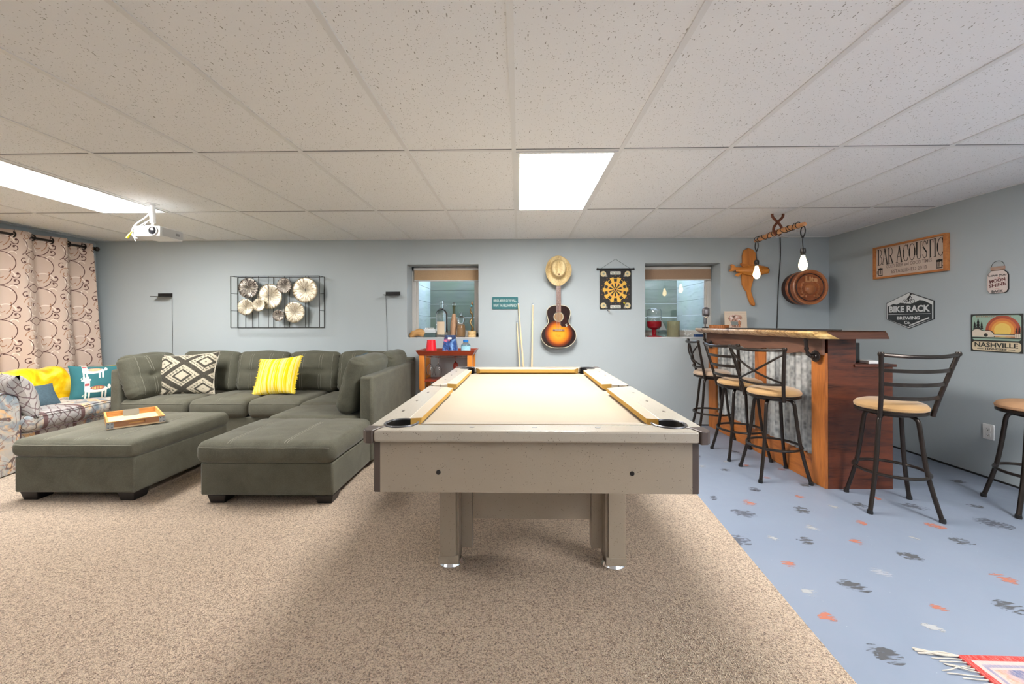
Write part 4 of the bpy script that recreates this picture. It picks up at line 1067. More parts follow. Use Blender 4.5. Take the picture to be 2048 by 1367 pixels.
# scatter pillow in the same floral standing against the near arm
p = MB(); pillow(p, 0.44, 0.38, 0.19, fn=ears())
o = p.build('throw_pillow', FLORAL2, smooth=180); o.location = (-4.14, 3.26, 0.60); o.rotation_euler = (math.radians(16), 0, math.radians(-25))
tag(o, 'trellis and floral patterned pillow standing against the near arm of the loveseat', 'pillow')
def llama_mat():
    m = M_('teal_llama_print', 0.9, spec=0.15); u, v, _ = m.xyz('UV'); n = m.noise(60, 2)
    c = m.mix(m.noise(6, 3), (0.025, 0.115, 0.135), (0.05, 0.17, 0.185))
    white, red, pink = (0.80, 0.76, 0.68), (0.35, 0.07, 0.08), (0.78, 0.30, 0.22)
    def ell(cx, cy, rx, ry):
        a = (u-cx)/rx; b = (v-cy)/ry; return (a*a+b*b).lt(1.0)
    def rect(x0, x1, y0, y1): return u.gt(x0)*u.lt(x1)*v.gt(y0)*v.lt(y1)
    def llama(ox, oy, k, blanket):
        nonlocal c
        w = ell(ox, oy, 0.17*k, 0.075*k)
        w = w.max(rect(ox-0.17*k, ox-0.09*k, oy-0.02*k, oy+0.22*k)).max(ell(ox-0.145*k, oy+0.24*k, 0.075*k, 0.035*k)).max(rect(ox-0.12*k, ox-0.10*k, oy+0.24*k, oy+0.32*k)).max(rect(ox-0.16*k, ox-0.14*k, oy+0.24*k, oy+0.31*k))
        for lx in (-0.15, -0.10, 0.09, 0.14): w = w.max(rect(ox+(lx-0.013)*k, ox+(lx+0.013)*k, oy-0.20*k, oy))
        w = w.max(ell(ox+0.19*k, oy+0.05*k, 0.025*k, 0.055*k))
        c = m.mix(w, c, white); c = m.mix(ell(ox+0.02*k, oy+0.035*k, 0.105*k, 0.05*k), c, blanket)
        c = m.mix(((u*40.0).frac().lt(0.4))*ell(ox+0.02*k, oy+0.035*k, 0.085*k, 0.03*k), c, (0.75, 0.55, 0.15)); c = m.mix(rect(ox-0.165*k, ox-0.095*k, oy+0.10*k, oy+0.155*k), c, red)
    llama(0.44, 0.27, 1.15, (0.30, 0.10, 0.09)); llama(0.40, 0.80, 1.10, pink)
    for (x_, y_) in ((0.78, 0.52), (0.25, 0.12), (0.86, 0.90), (0.22, 0.60), (0.90, 0.10)):
        r1 = (u-x_).abs()+(v-y_).abs(); c = m.mix((r1-0.035).abs().lt(0.010), c, (0.55, 0.60, 0.50))
    m.col(c); m.bump(n, 0.2, 0.003); return m.m
LL = llama_mat()
p = MB(); pillow(p, 0.42, 0.36, 0.15, fn=ears())
o = p.build('throw_pillow', LL, smooth=180); o.location = (-4.21, 3.965, 0.605); o.rotation_euler = (math.radians(-17), math.radians(2), math.radians(54))
tag(o, 'teal pillow printed with white llamas on the loveseat', 'pillow')
# mustard fleece over the backrest
def fleece():
    m = M_('mustard_fleece', 0.8, spec=0.2); n = m.noise(5, 5, dist=1.5); n2 = m.noise(30, 3)
    m.col(m.ramp(n, [(0.35, (0.62, 0.33, 0.0)), (0.52, (0.84, 0.53, 0.005)), (0.66, (0.90, 0.66, 0.10))])); m.bump(n+n2*0.3, 0.5, 0.01); m.sheen(0.6, 0.3); return m.m
MUST = fleece()
def blanket():
    t = MB(); N, K = 40, 16; V = []
    for i in range(N+1):
        y = 3.12+0.86*i/N; sag = 0.010*math.sin(i*0.5)
        prof = [(-4.50+0.0, 0.50), (-4.515, 0.58), (-4.53, 0.66), (-4.55, 0.73), (-4.585, 0.785), (-4.64, 0.812), (-4.72, 0.815), (-4.79, 0.80), (-4.82, 0.74), (-4.82, 0.60)]
        pr = smooth_path([(a, b, 0) for a, b in prof], 2)
        for (x, zz, _) in pr: V.append((x+0.028+0.004*math.sin(i*0.7+zz*9), y+0.01*math.sin(zz*14), zz-0.062+sag-0.004*(i/N)*0+ (0.012*math.sin(i*0.23) if zz < 0.6 else 0)))
    M2 = len(V)//(N+1)
    t.add(V, [(i*M2+j, i*M2+j+1, (i+1)*M2+j+1, (i+1)*M2+j) for i in range(N) for j in range(M2-1)])
    o = t.build('throw_blanket', MUST, smooth=180); sd = o.modifiers.new('thick', 'SOLIDIFY'); sd.thickness = 0.008; sd.offset = 1
    tag(o, 'mustard yellow fleece blanket draped over the loveseat back', 'blanket')
blanket()
p = MB(); pillow(p, 0.36, 0.30, 0.12, nu=16, nv=16)
o = p.build('throw_pillow', MUST, smooth=180); o.location = (-4.40, 4.19, 0.61); o.rotation_euler = (math.radians(-15), 0, math.radians(60))
tag(o, 'mustard yellow pillow mostly hidden behind the teal llama pillow', 'pillow')
p = MB(); pillow(p, 0.34, 0.26, 0.12, nu=16, nv=16); o = p.build('throw_pillow', BLUE, smooth=180); o.location = (-4.30, 3.50, 0.535); o.rotation_euler = (math.radians(-35), 0, math.radians(80))
tag(o, 'small dark blue pillow lying low on the loveseat below the mustard blanket', 'pillow')

# ================================================================== CURTAIN
def curtain_mat():
    m = M_('scroll_print_curtain', 0.85, spec=0.15); u, v, _ = m.xyz('UV')     # u in metres along the cloth, v height in metres
    TU, TV = 0.40, 0.33
    cu = (u/TU).floor(); x = ((u/TU).frac())*TU; y = (((v/TV)).frac())*TV
    base = m.mix(m.noise(2.5, 3), (0.54, 0.42, 0.35), (0.60, 0.475, 0.40))
    pale = (0.76, 0.66, 0.59); brown = (0.11, 0.055, 0.050); tan = (0.33, 0.17, 0.10)
    def arc(cx, cy, r, a0, a1, w):
        """part of a ring from a0 to a1 degrees (counter-clockwise), wrapped so it can cross the tile edge"""
        dx = ((x-cx)/TU+100.5).frac()*TU-TU/2; dy = ((y-cy)/TV+100.5).frac()*TV-TV/2
        rr = (dx*dx+dy*dy).sqrt(); ring = (rr-r).abs().lt(w)
        ang = ((dy.atan2(dx)*(180/PI)-a0)/360.0+4.0).frac()*360.0
        return ring*ang.lt(float((a1-a0) % 360 or 360))
    def dot(cx, cy, r):
        dx = ((x-cx)/TU+100.5).frac()*TU-TU/2; dy = ((y-cy)/TV+100.5).frac()*TV-TV/2; return (dx*dx+dy*dy).lt(r*r)
    P = arc(0.09, 0.24, 0.055, 60, 300, 0.005).max(arc(0.12, 0.26, 0.020, 200, 90, 0.005)).max(arc(0.28, 0.23, 0.065, 10, 230, 0.005)).max(arc(0.33, 0.12, 0.026, 0, 250, 0.004)).max(arc(0.10, 0.06, 0.05, 120, 20, 0.0045))
    c = m.mix(P, base, pale)
    B = arc(0.13, 0.21, 0.120, 215, 325, 0.0034).max(arc(0.13, 0.05, 0.120, 38, 142, 0.0034)).max(arc(0.245, 0.035, 0.105, -55, 92, 0.0034)).max(arc(-0.045, 0.205, 0.095, 300, 50, 0.0034))
    B = B.max(arc(0.235, 0.235, 0.090, 262, 350, 0.0034)).max(arc(0.350, 0.245, 0.026, 190, 70, 0.0038)).max(arc(0.10, 0.285, 0.022, 320, 190, 0.0036)).max(arc(0.345, 0.18, 0.024, 240, 120, 0.0036)).max(arc(0.015, 0.065, 0.024, 60, 300, 0.0036))
    Tn = arc(0.20, -0.045, 0.115, 310, 15, 0.0030).max(arc(0.245, -0.085, 0.030, 90, 330, 0.0032)).max(arc(0.17, -0.09, 0.075, 10, 80, 0.0028)).max(arc(0.06, -0.02, 0.06, 60, 180, 0.0028)).max(arc(0.045, 0.30, 0.020, 130, 60, 0.0030))
    c = m.mix(Tn, c, tan); c = m.mix(B, c, brown); c = m.mix(dot(0.360, 0.262, 0.011).max(dot(0.088, 0.293, 0.010)).max(dot(0.022, 0.052, 0.010)).max(dot(0.340, 0.192, 0.008)), c, brown)
    m.col(c); m.bump(m.noise(300, 2), 0.1, 0.002); return m.m
CURT = curtain_mat()
def curtain():
    t = thing('curtain', 'beige curtain printed with brown scrolls covering the left wall', 'curtain', (-4.90, 2.6, 0.10))
    N, K = 260, 26; ztop = 2.005; V = []; S_ = [0.0]; prev = None; cols = []
    Ltot = 2.02
    for i in range(N+1):
        s = i/N; y = s*Ltot; ph = y*2*PI/0.335+1.0
        cols.append((y, ph))
    U_ = []; acc = 0; pp = None
    for (y, ph) in cols:
        x = 0.052*math.sin(ph); q = (x, y)
        if pp: acc += math.hypot(q[0]-pp[0], q[1]-pp[1])
        pp = q; U_.append(acc)
    for i, (y, ph) in enumerate(cols):
        for k in range(K+1):
            f = k/K; z = f*ztop
            amp = 0.050+0.010*math.sin(i*0.05+f*3); x = amp*math.sin(ph+0.25*math.sin(f*4+y*3))+0.004*math.sin(ph*2.3+f*7)
            yy = y + ((1-f)*0.13-0.105)*(y/Ltot)
            V.append((x, yy, z))
    F = []; UV = []
    for i in range(N):
        for k in range(K):
            a = i*(K+1)+k; F.append((a, a+K+1, a+K+2, a+1)); UV.append([(U_[i], k/K*ztop), (U_[i+1], k/K*ztop), (U_[i+1], (k+1)/K*ztop), (U_[i], (k+1)/K*ztop)])
    mb = MB(); mb.add(V, F, uvs=UV); c = mb.build('drape', CURT, t, smooth=180, fixn=False)
    sd = c.modifiers.new('t', 'SOLIDIFY'); sd.thickness = 0.002
    # grommets where the cloth crosses the rod
    k = 0
    while (k*0.1675) < Ltot:
        y = (k*0.1675-0.0533)*(1-0.105/Ltot); 
        if 0.02 < y < Ltot-0.01: MB().lathe([(0.024, -0.004), (0.034, -0.004), (0.034, 0.004), (0.024, 0.004), (0.024, -0.004)], c=(0.0, y+(0.0), ztop-0.045), axis='y', n=24, cap=False).build('grommet', BRONZE, t)
        k += 1
    return t
curtain()
r = thing('curtain_rod', 'dark metal curtain rod with a ball end near the ceiling of the left wall', 'curtain rod', (-4.90, 2.5, 2.06))
MB().tube([(0, 0, 0), (0, 2.06, 0)], 0.0125, n=14).build('pole', BRONZE, r)
MB().lathe([(0.014, 2.06), (0.020, 2.065), (0.014, 2.08), (0.024, 2.09), (0.026, 2.105), (0.016, 2.12)], axis='y', n=18).build('finial', BRONZE, r)
for y in (0.05, 2.04): MB().beam((0, y, 0), (-0.118, y, 0), 0.014, 0.014).build('bracket', BRONZE, r)

# ================================================================== PROJECTOR
PW = plain('projector_white', (0.76, 0.76, 0.76), 0.35); PG = plain('projector_side_shade', (0.55, 0.55, 0.55), 0.4); LENS = plain('lens_black', (0.02, 0.02, 0.025), 0.05)
YEL_P = plain('yellow_plug', (0.82, 0.70, 0.04), 0.4)
def projector():
    t = thing('projector', 'white projector hanging from the ceiling beside the long light panel', 'projector', (-2.985, 3.27, 1.888))
    MB().box(-0.155, 0.060, -0.11, 0.11, 0.0, 0.082).build('body', PW, t, smooth=30, bev=0.008, seg=3)
    MB().box(0.0601, 0.066, -0.100, 0.10, 0.008, 0.074).build('side_shade', PG, t, smooth=30, bev=0.002, seg=2)  # thin grey sheet paints the shade on the white body's side
    m = MB(); m.lathe([(0.036, -0.108), (0.038, -0.118), (0.032, -0.119), (0.030, -0.108)], c=(0.002, 0, 0.044), axis='y', n=28, cap=False); l = m.build('lens_ring', PW, t)
    MB().sphere((0.002, -0.105, 0.044), 0.034, sc=(1, 0.5, 1)).build('lens', LENS, l)
    MB().box(0.066, 0.0668, 0.03, 0.065, 0.030, 0.052).build('vent', plain('vent_grey', (0.28, 0.28, 0.28), 0.5), t, smooth=0)
    MB().box(-0.185, -0.156, -0.08, 0.05, 0.010, 0.062).build('cable_box', PW, t, smooth=0, bev=0.004)
    m = MB(); m.tube([(-0.03, 0.0, 0.12), (-0.03, 0.0, 0.272)], 0.019, n=16); m.lathe([(0.045, 0.270), (0.045, 0.2765)], c=(-0.03, 0, 0), n=24); m.build('mount_pole', PW, t)
    m = MB(); m.lathe([(0.010, 0.09), (0.010, 0.125)], c=(-0.03, 0, 0)); m.box(-0.065, 0.005, -0.03, 0.03, 0.086, 0.094); m.box(-0.105, 0.05, -0.008, 0.008, 0.082, 0.087); m.lathe([(0.006, -0.03), (0.006, -0.018), (0.010, -0.018), (0.010, -0.030)], c=(-0.012, 0, 0.13), axis='y', n=10); m.build('mount_bracket', PW, t)
    MB().tube(smooth_path([(-0.045, 0, 0.225), (-0.09, 0.0, 0.18), (-0.175, 0.0, 0.12), (-0.205, 0, 0.06), (-0.19, 0, 0.02), (-0.15, -0.01, 0.005)], 8), 0.0045, n=8).build('cable', PW, t)
    MB().tube(smooth_path([(-0.04, 0, 0.165), (-0.10, -0.01, 0.125), (-0.155, -0.02, 0.075), (-0.165, -0.02, 0.02), (-0.16, -0.02, -0.01), (-0.142, -0.03, -0.022)], 8), 0.003, n=8).build('cable', PW, t)
    pl = MB().tube(smooth_path([(-0.045, -0.02, 0.15), (-0.06, -0.06, 0.09), (-0.09, -0.118, 0.035)], 8), 0.002, n=8).build('cable', PW, t)
    MB().tube([(-0.088, -0.118, 0.037), (-0.10, -0.120, 0.018), (-0.108, -0.122, 0.006), (-0.122, -0.124, -0.018)], [0.003, 0.007, 0.009, 0.009], n=12).build('plug', YEL_P, pl)
projector()
for c_ in bpy.data.objects['projector'].children:
    if c_.name.split('.')[0] in ('body', 'side_shade', 'lens_ring', 'lens', 'vent', 'cable_box'): c_.location.x += 0.072
    elif c_.name.startswith('mount'): c_.location.z += 0.012

# ================================================================== BACK WALL, LEFT PART
WIRE = plain('black_wire', (0.022, 0.022, 0.022), 0.45, 0.4)
def disc_mat(name, c1, c2, c3):
    m = M_(name, 0.32, 0.75); x, y, z = m.xyz(); a = z.atan2(x); r = (x*x+z*z).sqrt()
    n = m.noise(1.0, 3, vec=m.vec(a*9.0, r*14.0, 0.0)); n2 = m.noise(1.0, 2, vec=m.vec(a*22.0, r*20.0, 3.0))
    m.col(m.ramp(n*0.6+n2*0.4, [(0.40, c1), (0.48, c2), (0.56, c3)])); m.bump(n2, 0.8, 0.006); return m.m
GOLDD = disc_mat('champagne_disc', (0.22, 0.14, 0.07), (0.72, 0.63, 0.47), (0.90, 0.85, 0.72))
DARKD = disc_mat('smoked_bronze_disc', (0.03, 0.026, 0.024), (0.13, 0.11, 0.10), (0.62, 0.57, 0.50))
def wall_art():
    t = thing('wall_art', 'black wire wall art with eight fan-textured metal discs', 'wall art', (-2.80, 4.62, 1.44))
    w, h, d = 0.515, 0.297, 0.075
    for y in (-d*0.5, d*1.05):
        m = MB(); q = [(-w, y, -h), (w, y, -h), (w, y, h), (-w, y, h)]
        for i in range(4): m.beam(q[i], q[(i+1) % 4], 0.007, 0.007, up=(0, 1, 0))
        m.build('wire_frame', WIRE, t, smooth=0)
    for sx in (-1, 1):
        for z in (-h, -0.1, 0.1, h): MB().beam((sx*w, -d*0.5, z), (sx*w, d*1.05, z), 0.005, 0.005).build('wire_spacer', WIRE, t, smooth=0)
    for x, y in ((-0.395, 0.04), (-0.345, -0.03), (-0.335, 0.07), (-0.215, 0.0), (-0.10, 0.0), (-0.085, 0.07), (0.02, 0.02), (0.09, 0.0), (0.108, 0.07), (0.33, 0.0), (0.345, 0.07), (0.37, 0.0)):
        MB().beam((x, y, -h), (x, y, h), 0.0045, 0.0045, up=(0, 1, 0)).build('wire_bar', WIRE, t, smooth=0)
    k = 4.62/806; cx0, cz0 = 563.5, 605.3
    for (px, py, r, dark, yy) in ((505.6, 577, 20.4, 1, 0.0), (547, 594, 25.6, 0, 0.02), (579.8, 572.8, 15.6, 1, -0.01), (621.7, 581.4, 25.6, 0, -0.005), (499.7, 615.2, 16.6, 0, 0.0), (529.3, 611.4, 12.9, 0, -0.025), (569, 632.4, 11.8, 1, -0.02), (598, 625.9, 21.5, 0, 0.01)):
        R = r*k; m = MB(); N, K = 72, 7; V = [(0, 0.006, 0)]
        for q in range(1, K+1):
            f = q/K
            for i in range(N):
                a = 2*PI*i/N; rr = R*f*(1+(0.012*math.sin(a*24) if f > 0.9 else 0)); V.append((rr*math.cos(a), 0.006-0.014*math.sin(f*PI*0.55)-0.002*math.sin(a*24)*f, rr*math.sin(a)))
        F = [(0, 1+i, 1+(i+1) % N) for i in range(N)]
        for q in range(K-1):
            for i in range(N): F.append((1+q*N+i, 1+(q+1)*N+i, 1+(q+1)*N+(i+1) % N, 1+q*N+(i+1) % N))
        m.add(V, F); o = m.build('disc', DARKD if dark else GOLDD, t, smooth=60, loc=((px-cx0)*k, yy, (cz0-py)*k)); sd = o.modifiers.new('t', 'SOLIDIFY'); sd.thickness = 0.003
        sub(o, 'dark bronze disc' if dark else 'champagne gold disc')
wall_art()
def wall_shelf(x, z, s, label, cord):
    t = thing('wall_shelf', label, 'shelf', (x, YB-0.001, z), 0, 'small black L-shaped wall shelves')
    MB().box(-0.085, 0.085, -0.006, 0, -0.022, 0.024).build('back_plate', BLACK, t, smooth=0)
    MB().box(-0.085 if s > 0 else -0.085, 0.085, -0.11, -0.006, -0.022, -0.016).build('ledge', BLACK, t, smooth=0)
    MB().tube(smooth_path(cord, 6), 0.0016, n=6).build('cord', BLACK, t)
wall_shelf(-4.185, 1.527, 1, 'small black wall shelf with a dangling cord in the left corner, near the curtain', [(0.084, -0.004, -0.02), (0.083, -0.004, -0.2), (0.088, -0.004, -0.42), (0.086, -0.004, -0.70)])
wall_shelf(-1.475, 1.537, -1, 'small black wall shelf with a dangling cord beside the left window', [(-0.084, -0.004, -0.02), (-0.080, -0.004, -0.2), (-0.072, -0.004, -0.42), (-0.070, -0.004, -0.70)])

# ================================================================== RED BAR CART
CHERRY = wood('cherry_wood', (0.16, 0.022, 0.010), (0.34, 0.055, 0.022), 'x', 3.0, 0.3)
HONEY = wood('orange_stained_leg', (0.46, 0.13, 0.02), (0.72, 0.26, 0.04), 'z', 3.0, 0.35)
CLEAR = glass('clear_glass'); 
def cart():
    t = thing('bar_cart', 'red and orange stained wooden bar cart with hanging wine glasses under the left window', 'cart', (-0.783, 4.455, CZ)); z = -CZ
    for sx in (-1, 1):
        for sy in (-1, 1):
            m = MB(); x, y = sx*0.257, sy*0.145
            m.cbox((x, y, 0.665+z), (0.052, 0.045, 0.37))
            m.lathe([(0.018, 0.05), (0.024, 0.07), (0.015, 0.10), (0.019, 0.20), (0.024, 0.34), (0.017, 0.40), (0.025, 0.43), (0.018, 0.455), (0.026, 0.472), (0.024, 0.482)], c=(x, y, z), n=20)
            m.build('leg', HONEY, t, smooth=40, bev=0.002)
            MB().lathe([(0.022, -0.009), (0.022, 0.009)], c=(x, y, 0.0345), axis='x', n=18).build('caster', BLACK, t)
    MB().box(-0.245, 0.245, -0.14, 0.14, 0.560+z, 0.578+z).build('shelf', CHERRY, t, smooth=0, bev=0.002)
    MB().box(-0.245, 0.245, -0.14, 0.14, 0.180+z, 0.20+z).build('shelf', CHERRY, t, smooth=0, bev=0.002)
    m = MB(); m.box(-0.28, 0.28, -0.165, 0.165, 0.845+z, 0.858+z); m.build('tray_top', CHERRY, t, smooth=0, bev=0.002)
    for (a, b) in (((-1, -1), (1, -1)), ((1, -1), (1, 1)), ((1, 1), (-1, 1)), ((-1, 1), (-1, -1))):
        def P(s, f): return (s[0]*(0.285+0.032*f), s[1]*(0.17+0.025*f), 0.846+z+0.054*f)
        def Q(s, f): return (s[0]*(0.275+0.030*f), s[1]*(0.16+0.023*f), 0.859+z+0.041*f)
        V = [P(a, 0), P(b, 0), P(b, 1), P(a, 1), Q(a, 0), Q(b, 0), Q(b, 1), Q(a, 1)]
        MB().add(V, [(0, 1, 2, 3), (7, 6, 5, 4), (0, 4, 5, 1), (3, 2, 6, 7), (0, 3, 7, 4), (1, 5, 6, 2)]).build('tray_rim', CHERRY, t, smooth=0)
    # wire glass rack under the top
    m = MB()
    for x in (-0.19, -0.10, -0.01, 0.08, 0.17): m.tube([(x, -0.13, 0.822+z), (x, 0.13, 0.822+z)], 0.0018, n=6)
    m.tube([(-0.225, -0.13, 0.822+z), (0.225, -0.13, 0.822+z)], 0.002, n=6); m.tube([(-0.225, 0.13, 0.822+z), (0.225, 0.13, 0.822+z)], 0.002, n=6)
    for x in (-0.19, 0.17): m.tube([(x, -0.1, 0.822+z), (x, -0.1, 0.846+z)], 0.0018, n=6); m.tube([(x, 0.1, 0.822+z), (x, 0.1, 0.846+z)], 0.0018, n=6)
    m.build('glass_rack', CHROME, t)
cart()
def wineglass(label, loc, scale=1.0, mat_=None):
    s = scale; prof = [(0.033, 0.0), (0.033, -0.0015), (0.006, -0.006), (0.0035, -0.012), (0.0032, -0.075), (0.010, -0.085), (0.028, -0.102), (0.040, -0.135), (0.040, -0.165), (0.031, -0.205), (0.0295, -0.205), (0.0385, -0.165), (0.0385, -0.136), (0.027, -0.104), (0.008, -0.088), (0.0005, -0.086)]
    o = MB().lathe([(r*s, h*s) for r, h in prof], n=28, cap=False).build('wine_glass', mat_ or CLEAR, smooth=60, loc=loc); return tag(o, label, 'glass', 'wine glasses hanging in the bar cart')
wineglass('left of the three upside-down wine glasses hanging in the red bar cart', (-0.975, 4.40, 0.827))
wineglass('middle of the three wine glasses hanging in the red bar cart', (-0.885, 4.40, 0.822), 1.0)
PINKG = glass('pink_glass', (0.95, 0.35, 0.30))
wineglass('small pinkish wine glass at the right in the red bar cart', (-0.70, 4.44, 0.825), 0.72, PINKG)
# things on the cart
REDP = plain('red_plastic', (0.72, 0.012, 0.025), 0.35)
o = MB().lathe([(0.070, 0.0), (0.070, 0.006), (0.060, 0.010), (0.045, 0.148), (0.040, 0.150)], n=36).build('red_cup', REDP, smooth=40, loc=(-0.965, 4.42, 0.860)); tag(o, 'large upside-down red plastic cup on the red bar cart', 'cup')
def carton():
    m = M_('galaxy_print', 0.3); n = m.noise(9, 5, dist=1.5); n2 = m.noise(14, 4, dist=1.0); x, y, z = m.xyz()
    c = m.ramp(n, [(0.34, (0.010, 0.016, 0.06)), (0.48, (0.03, 0.09, 0.30)), (0.60, (0.25, 0.45, 0.75)), (0.72, (0.75, 0.85, 0.95))])
    c = m.mix(((n2-0.52)*9.0).sat()*x.lt(0.0), c, (0.75, 0.16, 0.22)); c = m.mix((z-0.155).gt(0.0)*0.8, c, (0.02, 0.03, 0.08)); m.col(c); return m.m
GAL = carton()
m = MB(); a, b = 0.088, 0.045
V = [(-a, -b, 0), (a, -b, 0), (a, b, 0), (-a, b, 0), (-0.058, -0.022, 0.20), (0.058, -0.022, 0.20), (0.058, 0.022, 0.20), (-0.058, 0.022, 0.20)]
m.add(V, [(3, 2, 1, 0), (4, 5, 6, 7), (0, 1, 5, 4), (1, 2, 6, 5), (2, 3, 7, 6), (3, 0, 4, 7)])
bx = m.build('tapered_box', GAL, smooth=0, bev=0.003, loc=(-0.755, 4.42, 0.860)); tag(bx, 'tapered dark blue box with galaxy artwork on the red bar cart', 'box')
mm = MB(); mm.T = Matrix.Translation((0, -0.0345, 0.165)) @ Matrix.Rotation(-0.114, 4, 'X'); mm.prism(rrect(-0.022, 0.022, -0.010, 0.012, 0.008), -0.0012, 0.0); mm.build('label_badge', WHITE, bx, smooth=0)
AQUA = M_('aqua_plastic', 0.1); AQUA.col((0.55, 0.82, 0.92)); AQUA.b.inputs['Transmission Weight'].default_value = 0.85; AQUA.b.inputs['IOR'].default_value = 1.3; AQUA = AQUA.m
bt = thing('water_bottle', 'squat clear blue bottle with bright blue cap on the red bar cart', 'bottle', (-0.585, 4.42, 0.860))
MB().lathe([(0.046, 0), (0.052, 0.006), (0.052, 0.082), (0.046, 0.098), (0.026, 0.116), (0.024, 0.128)], n=32).build('bottle_body', AQUA, bt)
MB().lathe([(0.0525, 0.020), (0.0525, 0.080)], n=32, cap=False).build('label_band', plain('pale_aqua_label', (0.35, 0.66, 0.80), 0.5, var=0.3, vs_=40), bt)
MB().lathe([(0.028, 0.124), (0.029, 0.128), (0.029, 0.146), (0.026, 0.149)], n=28).build('cap', plain('cap_blue', (0.01, 0.17, 0.55), 0.4), bt)

# ------------------------------------------------------------------ left window sill (z = 1.024)
ZS = 1.025
m = MB(); soft(m, (0.17, 0.09, 0.075), 0.02, (0.012, 0.01, 0.006), (14, 8, 8), lambda p, q: p+Vector((0.010*math.sin(p.z*60), 0, 0.012*math.sin(p.x*38+1)+0.006*noise.noise(p*30))), (0, 0, 0.042))
o = m.build('wood_chunk', wood('chunk_wood', (0.28, 0.12, 0.03), (0.62, 0.36, 0.14), 'x', 8.0, 0.6), smooth=50, loc=(-1.205, 4.79, ZS+0.006)); tag(o, 'rough brown wood chunk at the left end of the left window sill', 'wood')
# small device / box with ribbed white top
dv = thing('ribbed_box', 'white and grey ribbed box on the sill behind the red cup', 'box', (-1.060, 4.80, ZS))
MB().box(-0.068, 0.068, -0.045, 0.045, 0.0, 0.048).build('base', plain('dark_green_plastic', (0.07, 0.11, 0.11), 0.4), dv, smooth=0, bev=0.006)
MB().box(-0.070, 0.070, -0.046, 0.046, 0.049, 0.098).build('cover', plain('pale_grey_plastic', (0.55, 0.60, 0.62), 0.35), dv, smooth=0, bev=0.006)
for k in range(5): MB().box(-0.05+0.02*k, -0.040+0.02*k, -0.04, 0.04, 0.099, 0.112).build('rib', WHITE, dv, smooth=0, bev=0.002)
# large clear bottle
LBL = plain('kraft_label', (0.62, 0.50, 0.36), 0.8)
b = thing('liquor_bottle', 'tall square-shouldered clear bottle with pale label on the left window sill', 'bottle', (-0.93, 4.84, ZS))
MB().lathe([(0.068, 0.0), (0.072, 0.008), (0.072, 0.27), (0.066, 0.30), (0.040, 0.33), (0.026, 0.345), (0.022, 0.40), (0.023, 0.402)], n=36).build('bottle_body', CLEAR, b)
MB().lathe([(0.025, 0.402), (0.027, 0.41), (0.026, 0.435), (0.020, 0.437)], n=24).build('stopper', CLEAR, b)
m = MB(); V = []; N = 16
for i in range(N+1):
    a = math.radians(-90-38+76*i/N); V += [(0.0735*math.cos(a), 0.0735*math.sin(a), 0.03), (0.0735*math.cos(a), 0.0735*math.sin(a), 0.185)]
m.add(V, [(2*i, 2*i+2, 2*i+3, 2*i+1) for i in range(N)]); m.build('label_sheet', LBL, b, smooth=60)
# brown long-neck bottle in wicker
TANB = wood('wicker_tan', (0.26, 0.13, 0.07), (0.58, 0.35, 0.20), 'z', 14.0, 0.6)
b = thing('wicker_bottle', 'long-necked brown wicker bottle on the left window sill', 'bottle', (-0.785, 4.86, ZS))
MB().lathe([(0.040, 0.0), (0.046, 0.01), (0.046, 0.10), (0.040, 0.18), (0.026, 0.25), (0.019, 0.28)], n=28).build('bottle_body', TANB, b)
MB().lathe([(0.017, 0.28), (0.016, 0.36), (0.020, 0.365), (0.020, 0.38)], n=20).build('bottle_neck', plain('olive_glass', (0.06, 0.07, 0.035), 0.1), b)
MB().tube([(0.019*math.cos(2*PI*k/20), 0, 0.392+0.019*math.sin(2*PI*k/20)) for k in range(20)], 0.004, n=6, closed=True).build('ring_stopper', STEEL, b)
# skull-like glass decanter
b = thing('glass_decanter', 'rounded clear glass decanter holding amber liquid on the left window sill', 'decanter', (-0.690, 4.79, ZS))
MB().lathe([(0.046, 0.0), (0.052, 0.01), (0.055, 0.05), (0.052, 0.13), (0.040, 0.155), (0.034, 0.165), (0.046, 0.19), (0.044, 0.225), (0.022, 0.248), (0.013, 0.256), (0.012, 0.285), (0.016, 0.288), (0.016, 0.295)], n=32).build('bottle_body', CLEAR, b)
MB().lathe([(0.030, 0.012), (0.033, 0.02), (0.033, 0.140), (0.030, 0.145)], n=24).build('liquid', plain('amber_liquid', (0.42, 0.24, 0.10), 0.3), b)
# twisted figure on a pale wooden base
b = thing('twisted_figurine', 'twisted bronze-coloured cactus figurine on a round pale wooden base', 'figurine', (-0.560, 4.80, ZS))
MB().lathe([(0.046, 0.0), (0.050, 0.006), (0.048, 0.030), (0.040, 0.034), (0.050, 0.040), (0.050, 0.066), (0.044, 0.072)], n=28).build('base', plain('pale_beech', (0.66, 0.46, 0.22), 0.5, var=0.2, vs_=20), b)
MB().tube([(0.014*math.sin(k*0.75)-0.006, 0.012*math.cos(k*0.75), 0.072+0.017*k) for k in range(20)], [0.014-0.0003*k+0.004*math.sin(k*1.1) for k in range(20)], n=12).build('twisted_body', plain('old_bronze', (0.22, 0.15, 0.06), 0.35, 0.5, var=0.4, vs_=50), b)
MB().sphere((-0.006, 0, 0.37), 0.013).build('blue_bead', plain('turquoise', (0.10, 0.42, 0.52), 0.3), b)
MB().lathe([(0.009, 0.39), (0.011, 0.40), (0.006, 0.415), (0.003, 0.425)], n=14).build('tip', plain('copper_tip', (0.45, 0.19, 0.07), 0.35, 0.6), b)

